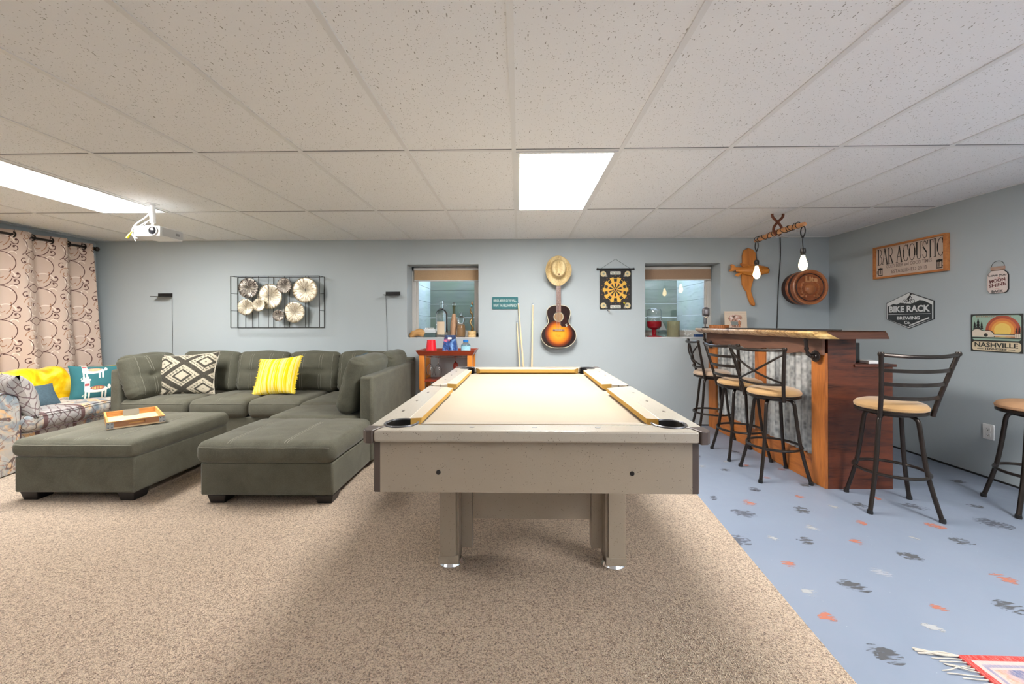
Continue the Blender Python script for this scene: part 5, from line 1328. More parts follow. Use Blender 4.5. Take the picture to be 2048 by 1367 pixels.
# ------------------------------------------------------------------ teal sign, cues
TEAL = plain('teal_paint', (0.018, 0.135, 0.150), 0.6, var=0.2, vs_=25)
LETW = plain('pale_lettering', (0.50, 0.60, 0.58), 0.7)
s = thing('teal_sign', 'small teal sign with two lines of pale lettering between window and cues', 'sign', (-0.160, YB-0.001, 1.424))
MB().prism(rrect(-0.150, 0.150, -0.070, 0.070, 0.010), -0.012, 0.0).build('board', TEAL, s, smooth=0)
m = MB(); letters(m, 'MIRROR, MIRROR ON THE WALL...', 0.0, 0.025, 0.270, 0.034, -0.012, space=1.0, bold=0.01); letters(m, 'WHAT THE HELL HAPPENED?', 0.0, -0.027, 0.275, 0.036, -0.012, bold=0.01); m.build('lettering', LETW, s, smooth=0)
CUEW = plain('maple_cue', (0.74, 0.56, 0.34), 0.35, var=0.08, vs_=10); CUED = plain('cue_butt_dark', (0.05, 0.03, 0.025), 0.3); 
def cue(label, top, bot):
    a, b = Vector(bot), Vector(top); t = thing('pool_cue', label, 'pool cue', tuple(a), 0, 'pool cues leaning on the back wall'); d = b-a
    P = [tuple(d*f) for f in (0, 0.3, 0.31, 0.6, 0.985)]; MB().tube(P[:3], [0.0145, 0.0125, 0.0123], n=14).build('butt', CUED, t)
    MB().tube(P[2:], [0.0120, 0.0095, 0.0068], n=14).build('shaft', CUEW, t)
    MB().tube([tuple(d*0.985), tuple(d*0.996)], 0.0068, n=12).build('ferrule', WHITE, t); MB().tube([tuple(d*0.996), tuple(d)], 0.0066, n=12).build('tip', plain('cue_tip_blue', (0.05, 0.12, 0.2), 0.9) if 'cue_tip_blue' not in bpy.data.materials else bpy.data.materials['cue_tip_blue'], t)
cue('tallest of the two crossed pool cues, its tip touching the teal sign', (-0.008, 4.690, 1.425), (0.105, 4.36, 0.013))
cue('shorter pool cue crossed just left of the tallest one', (-0.024, 4.690, 1.205), (0.052, 4.39, 0.013))
cue('pool cue standing alone between the crossed cues and the guitar', (0.163, 4.690, 1.420), (0.128, 4.40, 0.013))

# ================================================================== GUITAR AND HAT
def sunburst():
    m = M_('sunburst_top', 0.12); x, y, z = m.xyz(); a = x/0.190; b = (z-0.165)/0.185; r = (a*a+b*b).sqrt()
    m.col(m.ramp(r, [(0.30, (0.85, 0.36, 0.02)), (0.52, (0.72, 0.20, 0.008)), (0.70, (0.22, 0.035, 0.006)), (0.84, (0.022, 0.008, 0.006))])); return m.m
BURST = sunburst(); CREAMB = plain('cream_binding', (0.74, 0.68, 0.50), 0.35); ROSEW = wood('rosewood', (0.10, 0.035, 0.02), (0.27, 0.12, 0.07), 'z', 8, 0.4)
DKMAH = plain('dark_mahogany', (0.045, 0.015, 0.01), 0.25)
def guitar():
    t = thing('acoustic_guitar', 'sunburst acoustic guitar hanging on the back wall under a straw hat', 'guitar', (0.4517, 4.60, 0.907))
    half = smooth_path([(0.0, 0, 0), (0.07, 0.004, 0), (0.135, 0.030, 0), (0.182, 0.080, 0), (0.199, 0.135, 0), (0.186, 0.195, 0), (0.150, 0.240, 0), (0.121, 0.280, 0), (0.117, 0.310, 0), (0.127, 0.350, 0), (0.135, 0.390, 0), (0.130, 0.430, 0), (0.105, 0.463, 0), (0.065, 0.482, 0), (0.0, 0.487, 0)], 4)
    out = [(p[0], p[1]) for p in half]; ol = out+[(-x, z) for x, z in reversed(out[1:-1])]
    MB().prism(ol, 0.002, 0.100).build('body', DKMAH, t, smooth=40)
    m = MB(); n = len(ol); hole = circ(0, 0.354, 0.048, n); 
    # soundboard with a real sound hole: ring of quads between outline and hole, matched by angle
    import itertools
    def ang(p): return math.atan2(p[1]-0.354, p[0])
    O = sorted(ol, key=ang); V = []
    for p in O:
        a = ang(p); V.append((p[0], 0.0, p[1])); V.append((0.048*math.cos(a), 0.0, 0.354+0.048*math.sin(a)))
    # the waist is star-shaped around the hole closely enough for this fan
    N = len(O); m.add(V, [(2*i, 2*i+1, 2*((i+1) % N)+1, 2*((i+1) % N)) for i in range(N)]); m.build('soundboard', BURST, t, smooth=0)
    MB().tube([(p[0], 0.001, p[1]) for p in ol], 0.0032, n=6, closed=True).build('binding', CREAMB, t)
    MB().lathe([(0.0475, 0.0012), (0.0475, 0.0018)], c=(0, 0, 0.354), axis='y', n=40).build('sound_hole', plain('hole_wood', (0.30, 0.17, 0.08), 0.7), t)
    for r_, w_ in ((0.0505, 0.0022), (0.056, 0.0010)): MB().tube([(r_*math.cos(2*PI*k/48), -0.0004, 0.354+r_*math.sin(2*PI*k/48)) for k in range(48)], w_, n=6, closed=True).build('rosette', CREAMB, t)
    pg = [(0.020, 0.300), (0.044, 0.312), (0.058, 0.345), (0.060, 0.372), (0.085, 0.35), (0.100, 0.290), (0.108, 0.250), (0.098, 0.238), (0.035, 0.243), (0.018, 0.262)]
    p_ = MB().prism(pg[::-1], -0.0022, -0.0002).build('pickguard', plain('tortoise_dark', (0.03, 0.008, 0.006), 0.15), t, smooth=0)
    m = MB(); letters(m, 'E', 0.089, 0.258, 0.020, 0.026, -0.0022, ang=0.3, bold=0.02); m.build('emblem', CREAMB, p_, smooth=0)
    MB().box(-0.066, 0.066, -0.009, 0.0, 0.190, 0.212).build('bridge', ROSEW, t, smooth=0, bev=0.003)
    MB().box(-0.040, 0.036, -0.012, -0.009, 0.2015, 0.205).build('saddle', CREAMB, t, smooth=0)
    nk = MB(); nk.add([(-0.028, -0.006, 0.405), (0.028, -0.006, 0.405), (0.022, -0.006, 0.85), (-0.022, -0.006, 0.85), (-0.028, 0.0, 0.405), (0.028, 0.0, 0.405), (0.022, 0.022, 0.85), (-0.022, 0.022, 0.85)], [(0, 1, 2, 3), (7, 6, 5, 4), (0, 4, 5, 1), (1, 5, 6, 2), (2, 6, 7, 3), (3, 7, 4, 0)])
    neck = nk.build('neck', ROSEW, t, smooth=0)
    for k in range(1, 19):
        z = 0.85-0.64*(1-2**(-k/12)); w = 0.022+0.006*(0.85-z)/0.445
        if z > 0.41: MB().box(-w, w, -0.0075, -0.006, z-0.0008, z+0.0008).build('fret', STEEL, neck, smooth=0)
    for k in (3, 5, 7, 9, 12, 15):
        z = 0.85-0.64*((1-2**(-k/12))+(1-2**(-(k-1)/12)))/2; MB().lathe([(0.003, -0.0065), (0.003, -0.006)], c=(0, 0, z), axis='y', n=10).build('fret_dot', CREAMB, neck)
    for k in range(6): x = -0.0175+0.007*k; MB().tube([(x*1.45, -0.012, 0.204), (x*0.95, -0.009, 0.85)], 0.00045+0.00012*(5-k), n=5).build('string', STEEL, t)
    hs = MB().prism([(-0.024, 0.85), (0.024, 0.85), (0.036, 0.88), (0.038, 0.99), (0.020, 1.01), (0.0, 1.0), (-0.020, 1.01), (-0.038, 0.99), (-0.036, 0.88)], 0.010, 0.024).build('headstock', DKMAH, t, smooth=0)
    for s in (-1, 1):
        for k in range(3): MB().lathe([(0.003, s*0.036), (0.003, s*0.047), (0.009, s*0.049), (0.009, s*0.058)], c=(0, 0.017, 0.90+0.035*k), axis='x', n=12).build('tuning_peg', STEEL, hs)
    # pen signature on the lower bout
    m = MB(); rr = random.Random(5)
    for (x0, z0, n_, st) in ((-0.035, 0.142, 10, 0.006), (-0.018, 0.128, 8, 0.006), (0.0, 0.110, 3, 0.003), (0.055, 0.105, 5, 0.005)):
        m.tube([(x0+st*i, -0.0006, z0+rr.uniform(-0.004, 0.004)) for i in range(n_)], 0.0009, n=5)
    m.build('signature', DKMAH, t)
guitar()
def hat_mat():
    m = M_('woven_straw', 0.75); n = m.noise(5, 4); x, y, z = m.xyz()
    wv = m.noise(90, 2); w2 = m.vor(140)
    c = m.ramp(n*0.6+wv*0.4, [(0.36, (0.34, 0.22, 0.09)), (0.50, (0.60, 0.45, 0.22)), (0.62, (0.74, 0.60, 0.34))]); m.col(c); m.bump(wv+w2, 0.6, 0.004); return m.m
def hat():
    t = thing('cowboy_hat', 'tan straw cowboy hat hung over the guitar headstock', 'hat', (0.446, 4.585, 1.782))
    N, K = 72, 34; V = []; A, B = 0.145, 0.172
    for q in range(K+1):
        f = q/K
        for i in range(N):
            a = 2*PI*i/N; c, s = math.cos(a), math.sin(a)
            asq = 1-0.10*s*s*c*c*4*(-1)
            wx = A*(1-0.16*max(0, -s)**3); x = wx*f*c; z = B*f*s*(1-0.03*c*c)
            zc = z-0.018; cr = math.sqrt((x/0.083)**2+(zc/0.100)**2)
            h = 0.105/(1+math.exp((cr-0.98)*22))
            # teardrop crease in the crown
            crease = 0.042*math.exp(-((x)/0.026)**2)*(1/(1+math.exp(-(zc+0.045)*60)))*(1 if cr < 1.4 else 0)
            ridge = -0.010*math.exp(-((abs(x)-0.045)/0.018)**2)*math.exp(-((zc)/0.07)**2)
            if cr > 0.98: crease = crease*max(0, 1-(cr-0.98)*6)
            y = -h+crease*min(1, max(0, (1.06-cr)*5))+ridge*(cr < 1)
            y -= 0.060*max(0, (abs(x)/A-0.45)/0.55)**2*(1 if cr > 0.9 else 0)
            V.append((x, y, z))
    m = MB(); m.add(V, [(q*N+i, q*N+(i+1) % N, (q+1)*N+(i+1) % N, (q+1)*N+i) for q in range(K) for i in range(N)])
    o = m.build('hat_body', hat_mat(), t, smooth=60); sd = o.modifiers.new('t', 'SOLIDIFY'); sd.thickness = 0.003
    MB().tube([(0.0865*math.cos(2*PI*k/48), -0.007, 0.018+0.1035*math.sin(2*PI*k/48)) for k in range(48)], 0.0035, n=8, closed=True).build('hat_band', plain('hat_cord_brown', (0.20, 0.11, 0.04), 0.8), t)
    b = [(A*0.985*math.cos(2*PI*k/60)*(1-0.16*max(0, -math.sin(2*PI*k/60))**3), 0, B*0.985*math.sin(2*PI*k/60)*(1-0.03*math.cos(2*PI*k/60)**2)) for k in range(60)]
    b = [(x, -0.060*max(0, (abs(x)/A-0.45)/0.55)**2-0.001, z) for x, _, z in b]; MB().tube(b, 0.0038, n=8, closed=True).build('brim_binding', plain('brim_edge', (0.55, 0.40, 0.20), 0.8), t)
    MB().lathe([(0.010, -0.112), (0.010, -0.109)], c=(0, 0, -0.052), axis='y', n=12).build('vent_patch', plain('hat_patch', (0.14, 0.07, 0.03), 0.8), t)
hat()

# ================================================================== MAGNETIC DART BOARD BANNER
def dartboard():
    K1 = plain('dart_black', (0.012, 0.012, 0.012), 0.6); K2 = plain('dart_gold', (0.72, 0.42, 0.06), 0.6); K3 = plain('dart_orange', (0.60, 0.20, 0.05), 0.6); K4 = plain('dart_white', (0.70, 0.66, 0.60), 0.6); GREEN = plain('team_green_grey', (0.22, 0.26, 0.22), 0.6)
    t = thing('dart_board', 'black roll-up banner printed with a gold dart board and four helmets', 'dart board', (1.121, YB-0.002, 1.574))
    b = MB().prism(rrect(-0.184, 0.184, -0.227, 0.232, 0.012), -0.004, -0.001).build('banner', K1, t, smooth=0)
    MB().tube([(-0.207, -0.010, 0.240), (0.207, -0.010, 0.240)], 0.0095, n=16).build('roller', BLACK, t)
    for s in (-1, 1): MB().sphere((s*0.207, -0.010, 0.240), 0.0145).build('roller_knob', BLACK, t)
    MB().tube([(-0.165, -0.008, 0.248), (0.0, -0.004, 0.358), (0.165, -0.008, 0.248)], 0.0016, n=6).build('hanging_cord', BLACK, t)
    R = 0.148; rings = [(0.0, 0.06, 'b'), (0.06, 0.10, 'r'), (0.10, 0.50, 'w'), (0.50, 0.58, 't'), (0.58, 0.64, 'g'), (0.64, 0.86, 's'), (0.86, 0.90, 'g'), (0.90, 1.0, 't')]
    m = MB(); 
    for (r0, r1, k) in rings:
        for i in range(20):
            a0 = math.radians(90-9+18*i); a1 = a0+math.radians(18); n = 3; V = []
            for j in range(n+1):
                a = a0+(a1-a0)*j/n; V += [(R*r0*math.cos(a), -0.0045, R*r0*math.sin(a)), (R*r1*math.cos(a), -0.0045, R*r1*math.sin(a))]
            dk = i % 2 == 0
            m.mat = {'b': 0, 'r': 2, 'w': 0 if dk else 1, 't': 2 if dk else 1, 'g': 1, 's': 0 if dk else 1}[k]
            if k == 't' and r0 > 0.8: m.mat = 0 if dk else 1
            m.add(V, [(2*j, 2*j+1, 2*j+3, 2*j+2) for j in range(n)])
    m.mat = 0; o = m.build('target_face', [K1, K2, K3, K4], b, smooth=0, fixn=False)
    m = MB(); 
    for i, nm in enumerate([20, 1, 18, 4, 13, 6, 10, 15, 2, 17, 3, 19, 7, 16, 8, 11, 14, 9, 12, 5]):
        a = math.radians(90-18*i); letters(m, str(nm), R*1.10*math.cos(a), R*1.10*math.sin(a), 0.010 if nm > 9 else 0.006, 0.010, -0.004)
    m.build('lettering', K3, b, smooth=0)
    for z in (0.196, -0.196):
        MB().prism(rrect(-0.060, 0.060, z-0.019, z+0.017, 0.004), -0.0052, -0.0042).build('name_plate', K4, b, smooth=0)
        m = MB(); letters(m, 'PACKERS', 0, z-0.001, 0.108, 0.028, -0.0052, bold=0.03); m.build('lettering', GREEN, b, smooth=0)
    for sx in (-1, 1):
        for z in (0.185, -0.182):
            c = sx*0.140; m = MB(); m.prism(circ(c, z, 0.033, 28), -0.0058, -0.0042); h = m.build('helmet_print', K4 if False else plain('helmet_gold', (0.62, 0.50, 0.27), 0.5) if 'helmet_gold' not in bpy.data.materials else bpy.data.materials['helmet_gold'], b, smooth=0)
            m = MB(); i_ = -sx; m.tube([(c+i_*0.020, -0.0065, z-0.012), (c+i_*0.040, -0.0065, z-0.014), (c+i_*0.046, -0.0065, z-0.030), (c+i_*0.022, -0.0065, z-0.030)], 0.0022, n=6); m.tube([(c+i_*0.022, -0.0065, z-0.021), (c+i_*0.044, -0.0065, z-0.022)], 0.0018, n=6); m.build('face_guard', K4, h)
            MB().prism(circ(c+i_*0.004, z+0.002, 0.011, 20, 1.3), -0.0064, -0.0058).build('helmet_emblem', GREEN, h, smooth=0)
    # magnetic darts stuck on the banner
    for (x, z, mat_, lb) in ((0.080, -0.145, YEL_P, 'yellow'), (-0.092, -0.238, K4, 'pale')):
        d = thing('magnetic_dart', 'small %s magnetic dart on the dart board banner' % lb, 'dart', (1.121+x, YB-0.006, 1.574+z))
        MB().tube([(0, 0.0, 0), (0.006, -0.018, -0.004)], 0.005, n=10).build('magnet', K1, d); MB().tube([(0.006, -0.018, -0.004), (0.012, -0.045, -0.010)], 0.003, n=8).build('shaft', mat_, d)
        m = MB()
        for k in range(3):
            a = k*PI/3; v = Vector((math.cos(a), 0, math.sin(a)))*0.012; c = Vector((0.012, -0.045, -0.010)); m.beam(tuple(c-v), tuple(c+v), 0.018, 0.001, up=(v.z, 0, -v.x))
        m.build('flight', mat_, d, smooth=0)
dartboard()

# ================================================================== RIGHT WINDOW SILL
b = thing('candy_jar', 'footed dark red jar with clear glass dome on the right window sill', 'jar', (1.600, 4.80, ZS))
MB().lathe([(0.082, 0.0), (0.082, 0.008), (0.030, 0.018), (0.022, 0.026), (0.026, 0.080), (0.030, 0.088), (0.068, 0.105), (0.082, 0.125), (0.083, 0.182), (0.080, 0.184)], n=40).build('base', plain('dark_red_glass', (0.20, 0.004, 0.010), 0.12), b)
MB().lathe([(0.078, 0.185), (0.082, 0.20), (0.082, 0.30), (0.074, 0.325), (0.05, 0.332), (0.048, 0.330), (0.072, 0.322), (0.0795, 0.299), (0.0795, 0.20), (0.0755, 0.186)], n=40, cap=False).build('glass_dome', CLEAR, b)
def ribbed(name, r, h, mat_, loc, label, cat, n=24, wall=0.004, flare=0.0):
    m = MB(); N = n*6; V = []; prof = [(0, 0.0), (1, 0.0), (1.0, h*0.5), (1.0+flare, h), (1.0+flare-wall/r, h), (1.0-wall/r, 0.006)]
    for (f, z) in prof:
        for i in range(N):
            a = 2*PI*i/N; rr = r*f*(1+0.022*math.cos(a*n)) if f > 0.5 else 0.0005; V.append((rr*math.cos(a), rr*math.sin(a), z))
    V2 = V; K = len(prof); m.add(V2, [(k*N+i, k*N+(i+1) % N, (k+1)*N+(i+1) % N, (k+1)*N+i) for k in range(K-1) for i in range(N)]+[tuple((K-1)*N+i for i in range(N))])
    o = m.build(name, mat_, smooth=50, loc=loc); return tag(o, label, cat)
OLG = M_('smoky_olive_glass', 0.12); OLG.col((0.62, 0.60, 0.40)); OLG.b.inputs['Transmission Weight'].default_value = 0.8; OLG = OLG.m
ribbed('ribbed_tumbler', 0.068, 0.185, OLG, (1.815, 4.77, ZS), 'ribbed olive glass tumbler on the right window sill', 'glass')
AMB = M_('amber_ribbed_glass', 0.15); AMB.col((0.60, 0.25, 0.10)); AMB.b.inputs['Transmission Weight'].default_value = 0.45; AMB = AMB.m
ribbed('ribbed_dish', 0.095, 0.036, AMB, (2.155, 4.38, 1.131), 'shallow amber ribbed glass dish on the far end of the bar', 'dish', 32, 0.006, 0.04)
PORC = plain('white_porcelain', (0.78, 0.78, 0.77), 0.2)
b = thing('lotus_dish', 'small white lotus-shaped dish on the right window sill', 'dish', (1.985, 4.79, ZS))
MB().lathe([(0.020, 0), (0.045, 0.008), (0.050, 0.012), (0.044, 0.012)], n=24).build('saucer', PORC, b)
for k in range(7):
    a = 2*PI*k/7; m = MB(); m.add([(0.008*math.cos(a), 0.008*math.sin(a), 0.010), (0.030*math.cos(a-0.4), 0.030*math.sin(a-0.4), 0.022), (0.050*math.cos(a), 0.050*math.sin(a), 0.045), (0.030*math.cos(a+0.4), 0.030*math.sin(a+0.4), 0.022)], [(0, 1, 2, 3)]); o = m.build('petal', PORC, b, smooth=0); sd = o.modifiers.new('t', 'SOLIDIFY'); sd.thickness = 0.003
m = MB(); m.tube([(-0.02, -0.02, 0.03), (-0.035, -0.02, 0.065), (-0.045, -0.02, 0.085)], 0.003, n=8); m.build('stem', PORC, b)
b = thing('glass_sailboat', 'small blown glass sailboat between the red jar and ribbed tumbler', 'ornament', (1.725, 4.87, ZS))
TG = glass('sea_glass', (0.72, 0.90, 0.92))
MB().lathe([(0.01, 0), (0.05, 0.005), (0.055, 0.05), (0.035, 0.075)], n=18).build('hull', TG, b)
m = MB(); m.prism([(-0.035, 0.08), (0.045, 0.08), (-0.03, 0.23)], -0.002, 0.002); m.build('sail', plain('sail_white', (0.75, 0.80, 0.84), 0.3), b, smooth=0)
o = MB().lathe([(0.028, 0.0), (0.028, 0.002), (0.004, 0.008), (0.003, 0.075), (0.040, 0.13), (0.0385, 0.13), (0.0015, 0.078)], n=24, cap=False).build('martini_glass', CLEAR, smooth=60, loc=(1.845, 4.88, ZS)); tag(o, 'tiny martini glass standing behind the ribbed tumbler', 'glass')
o = MB().box(-0.058, 0.058, -0.03, 0.03, 0, 0.030).build('blue_box', plain('navy_box', (0.02, 0.06, 0.18), 0.5), smooth=0, bev=0.002, loc=(2.115, 4.76, ZS)); tag(o, 'small navy blue box at the right end of the right window sill', 'box')

# ================================================================== ON THE BAR
ZB = 1.131
b = thing('vintage_microphone', 'vintage-style grey desk microphone at the far end of the bar', 'microphone', (2.062, 4.50, ZB-0.02+0.02))
MB().lathe([(0.034, 0), (0.034, 0.008), (0.012, 0.014)], n=24).build('base', BLACK, b)
MB().lathe([(0.005, 0.012), (0.005, 0.050)], n=10).build('stem', BLACK, b); MB().lathe([(0.016, 0.045), (0.018, 0.05), (0.018, 0.108), (0.014, 0.114)], n=18).build('grip', plain('grip_grey', (0.10, 0.10, 0.11), 0.4), b)
MICG = plain('mic_grille', (0.26, 0.24, 0.26), 0.35, 0.6)
m = MB(); soft(m, (0.070, 0.045, 0.095), 0.02, (0.004, 0.004, 0.004), (10, 8, 10), None, (0.006, 0, 0.180)); h = m.build('head', MICG, b, smooth=50)
for k in range(8): MB().box(-0.031, 0.043, -0.0255, -0.0235, 0.142+0.0105*k, 0.146+0.0105*k).build('grille_bar', BLACK, h, smooth=0)
MB().tube([(0.006+0.040*math.cos(PI+PI*k/12), 0, 0.155+0.040*math.sin(PI+PI*k/12)) for k in range(13)], 0.003, n=8).build('yoke', CHROME, b)
b = thing('photo_plaque', 'pale planked plaque with a picture of a bulldog house leaning at the back of the bar', 'plaque', (2.435, 4.56, ZB+0.0005))
b['label'] = 'pale planked plaque with a pink and grey picture at the back of the bar'
b.rotation_euler = (math.radians(-6), 0, 0)
m = MB()
for k in range(8): m.box(-0.123, 0.123, 0.0, 0.010, 0.001+0.0235*k, 0.001+0.0235*k+0.0220)
m.box(-0.120, 0.120, 0.006, 0.014, 0.003, 0.186)
m.build('plank_board', plain('cream_planks', (0.70, 0.58, 0.46), 0.6), b, smooth=0)
def pic_mat():
    m = M_('blurred_photo_print', 0.5); n = m.noise(30, 4, dist=1.0); m.col(m.ramp(n, [(0.36, (0.05, 0.04, 0.035)), (0.46, (0.40, 0.22, 0.15)), (0.54, (0.62, 0.36, 0.30)), (0.64, (0.78, 0.70, 0.66))])); return m.m
P_ = [(-0.075, 0.085), (-0.085, 0.11), (-0.06, 0.14), (-0.02, 0.150), (0.02, 0.145), (0.06, 0.140), (0.072, 0.11), (0.058, 0.085), (0.055, 0.005), (-0.060, 0.005), (-0.058, 0.07)]
MB().prism(P_, -0.0015, 0.0).build('printed_picture', pic_mat(), b, smooth=0)
MB().box(-0.052, 0.020, -0.0022, -0.0015, 0.03, 0.072).build('printed_window', plain('print_grey', (0.20, 0.23, 0.22), 0.5), b, smooth=0)
MB().box(0.028, 0.046, -0.0022, -0.0015, 0.006, 0.085).build('printed_post', plain('print_orange', (0.50, 0.20, 0.08), 0.5), b, smooth=0)
o = MB().prism_z(rrect(2.12, 2.40, 3.02, 4.20, 0.02), 1.1305, 1.137).build('bar_mat', RUBBER, smooth=0); tag(o, 'long black rubber mat lying on the bar slab', 'mat')
o = MB().box(-0.02, 0.02, -0.03, 0.03, 0, 0.145).build('black_box', BLACK, smooth=0, bev=0.004, loc=(2.505, 3.06, 0.8935)); tag(o, 'narrow black upright box on the low back counter behind the bar', 'box')
o = MB().box(-0.035, 0.035, -0.04, 0.04, 0, 0.022).build('white_box', WHITE, smooth=0, bev=0.003, loc=(2.535, 2.965, 0.8935)); tag(o, 'small white box at the near end of the low back counter', 'box')

# ================================================================== YOKE LAMP
YOKE = wood('yoke_wood', (0.24, 0.08, 0.03), (0.62, 0.30, 0.12), 'y', 6, 0.4); RUST = plain('rusty_iron', (0.17, 0.055, 0.03), 0.6, 0.4, var=0.4, vs_=30)
CORDB = plain('black_cord', (0.012, 0.011, 0.012), 0.6); SOCK = plain('socket_bronze', (0.05, 0.045, 0.042), 0.3, 0.8)
BULB = emis('edison_bulb_glow', (1.0, 0.74, 0.38), 9.0)
def yoke_lamp():
    t = thing('yoke_lamp', 'two-bulb lamp made of a wooden yoke hung by rusty tongs over the bar', 'lamp', (2.35, 3.70, 2.003))
    y0, y1 = -0.345, 0.345
    MB().tube([(0, y0+(y1-y0)*k/12, 0.012*math.sin(PI*k/12)-0.004) for k in range(13)], [0.017, 0.021, 0.021, 0.022, 0.023, 0.024, 0.024, 0.024, 0.023, 0.022, 0.021, 0.019, 0.015], n=18).build('yoke_bar', YOKE, t)
    for k, y in enumerate((-0.27, -0.22, -0.165, -0.15, -0.09, -0.03, 0.05, 0.12, 0.20, 0.27, 0.30)):
        a = 0.022*math.sin(k*2.1); MB().tube([(0.0255*math.cos(2*PI*j/18), y+a*math.cos(2*PI*j/18+k), 0.005+0.0255*math.sin(2*PI*j/18)) for j in range(18)], 0.0032, n=6, closed=True).build('cord_wrap', CORDB, t)
    m = MB()
    for s in (-1, 1):
        m.tube(smooth_path([(s*0.010, 0, -0.02), (s*0.034, 0, 0.01), (s*0.036, 0, 0.045), (s*0.012, 0, 0.085), (-s*0.018, 0, 0.115), (-s*0.050, 0, 0.145), (-s*0.060+0.012, 0, 0.172)], 6), [0.010]*30+[0.013]*7, n=10) if False else m.tube(smooth_path([(s*0.010, 0, -0.02), (s*0.034, 0, 0.01), (s*0.036, 0, 0.045), (s*0.012, 0, 0.085), (-s*0.018, 0, 0.115), (-s*0.045, 0, 0.145), (-s*0.050, 0, 0.1735)], 6), 0.011, n=10)
    m.lathe([(0.008, -0.016), (0.008, 0.016)], c=(0, 0, 0.096), axis='y', n=12); m.build('tongs', RUST, t)
    for (y, zr, dz, lbl) in ((-0.325, 0, 0.0, 'near'), (0.325, 0, 0.0, 'far')):
        zz = -0.060 if y < 0 else -0.055
        ring = MB().tube([(0.006*math.cos(a_), y+0.036*math.cos(a_), zz+0.042*math.sin(a_)) for a_ in [2*PI*k/28 for k in range(28)]], 0.0045, n=8, closed=True).build('iron_ring', CORDB, t)
        zb = -0.236 if y < 0 else -0.232
        kn = MB(); kn.sphere((0, y+0.003, zz-0.045), 0.010); kn.tube(smooth_path([(0, y, zz-0.045), (0, y+0.006, zz-0.08), (0, y-0.003, zb+0.03)], 6), 0.0035, n=8); kn.build('lamp_cord', CORDB, t)
        MB().lathe([(0.008, 0.052), (0.019, 0.046), (0.021, 0.030), (0.021, 0.012), (0.017, 0.006), (0.017, -0.010)], c=(0, y, zb-0.012), n=22).build('socket', SOCK, t)
        bl = MB().lathe([(0.013, -0.008), (0.016, -0.024), (0.022, -0.045), (0.031, -0.080), (0.032, -0.098), (0.026, -0.118), (0.012, -0.132), (0.002, -0.135)], c=(0, y, zb-0.014), n=26).build('bulb', BULB, t)
yoke_lamp()
m = MB(); m.tube(smooth_path([(3.012, 4.697, 2.17), (3.014, 4.697, 1.95), (2.992, 4.697, 1.65), (2.982, 4.697, 1.40), (2.972, 4.697, 1.10), (2.965, 4.697, 0.85)], 8), 0.0045, n=8)
o = m.build('power_cord', CORDB); tag(o, 'black power cord running down the back wall behind the bar', 'cord')

# ================================================================== FISH AND BARREL-LID CARVINGS
FISHW = wood('carved_orange_wood', (0.36, 0.085, 0.012), (0.78, 0.31, 0.05), 'x', 3.0, 0.3)
def fish():
    k = 4.64/806/5.064; f = lambda L: [((x-350)*k, (670-y)*k) for x, y in L]
    t = thing('carved_fish', 'carved wooden fish crossing a paddle-shaped board on the back wall', 'carving', (2.655, 4.665, 1.787))
    o = MB().prism(f([(280, 600), (278, 520), (290, 465), (330, 440), (375, 455), (405, 490), (412, 560), (400, 640), (385, 760), (362, 840), (360, 880), (385, 960), (402, 1010), (392, 1030), (362, 1015), (335, 950), (318, 880), (300, 860), (275, 810), (268, 720)]), 0.005, 0.038).build('paddle_board', wood('orange_board', (0.38, 0.10, 0.015), (0.70, 0.26, 0.045), 'z', 3, 0.35), t, smooth=30, bev=0.006)
    body = [(130, 680), (150, 640), (140, 610), (165, 608), (195, 640), (265, 640), (330, 622), (420, 618), (490, 635), (527, 660), (514, 682), (525, 700), (470, 712), (400, 728), (330, 725), (270, 708), (195, 668), (165, 680)]
    o = MB().prism(f(body), -0.035, 0.004).build('fish_body', FISHW, t, smooth=40, bev=0.014, seg=4)
    o.modifiers['bevel'].use_clamp_overlap = True
    for L in ([(270, 642), (238, 612), (245, 596), (290, 605), (335, 625), (300, 645)], [(262, 700), (215, 735), (190, 722), (200, 702), (250, 690)], [(440, 690), (400, 745), (385, 735), (405, 690)]): MB().prism(f(L), -0.022, -0.004).build('fin', FISHW, t, smooth=0, bev=0.004)
    m = MB(); prof = [(195, 8), (240, 20), (290, 33), (350, 43), (410, 47), (460, 44), (500, 32), (522, 16)]; V = []; n = 20
    for (px, r) in prof:
        for j in range(n):
            a_ = 2*PI*j/n; V.append(((px-350)*k, -0.022+r*k*0.75*math.sin(a_), (670-672+(px-350)*0.02)*k+r*k*math.cos(a_)))
    m.add(V, [(q*n+j, q*n+(j+1) % n, (q+1)*n+(j+1) % n, (q+1)*n+j) for q in range(len(prof)-1) for j in range(n)]+[tuple(range(n))[::-1], tuple((len(prof)-1)*n+j for j in range(n))]); m.build('belly', FISHW, t, smooth=80)
    MB().sphere(((500-350)*k, -0.050, (670-650)*k), 0.004).build('eye', BLACK, t)
    m = MB(); m.tube([((440-350)*k, -0.045, (670-640)*k), ((432-350)*k, -0.0615, (670-668)*k), ((440-350)*k, -0.045, (670-700)*k)], 0.002, n=6); m.build('gill_line', DKMAH, t)
fish()
LIDW = wood('carved_lid_wood', (0.24, 0.06, 0.02), (0.44, 0.14, 0.05), 'x', 3.0, 0.35); LIDD = plain('lid_dark_band', (0.045, 0.018, 0.014), 0.4)
LIDW2 = wood('rim_and_lit_relief_wood', (0.30, 0.09, 0.03), (0.55, 0.21, 0.08), 'x', 3.0, 0.3)
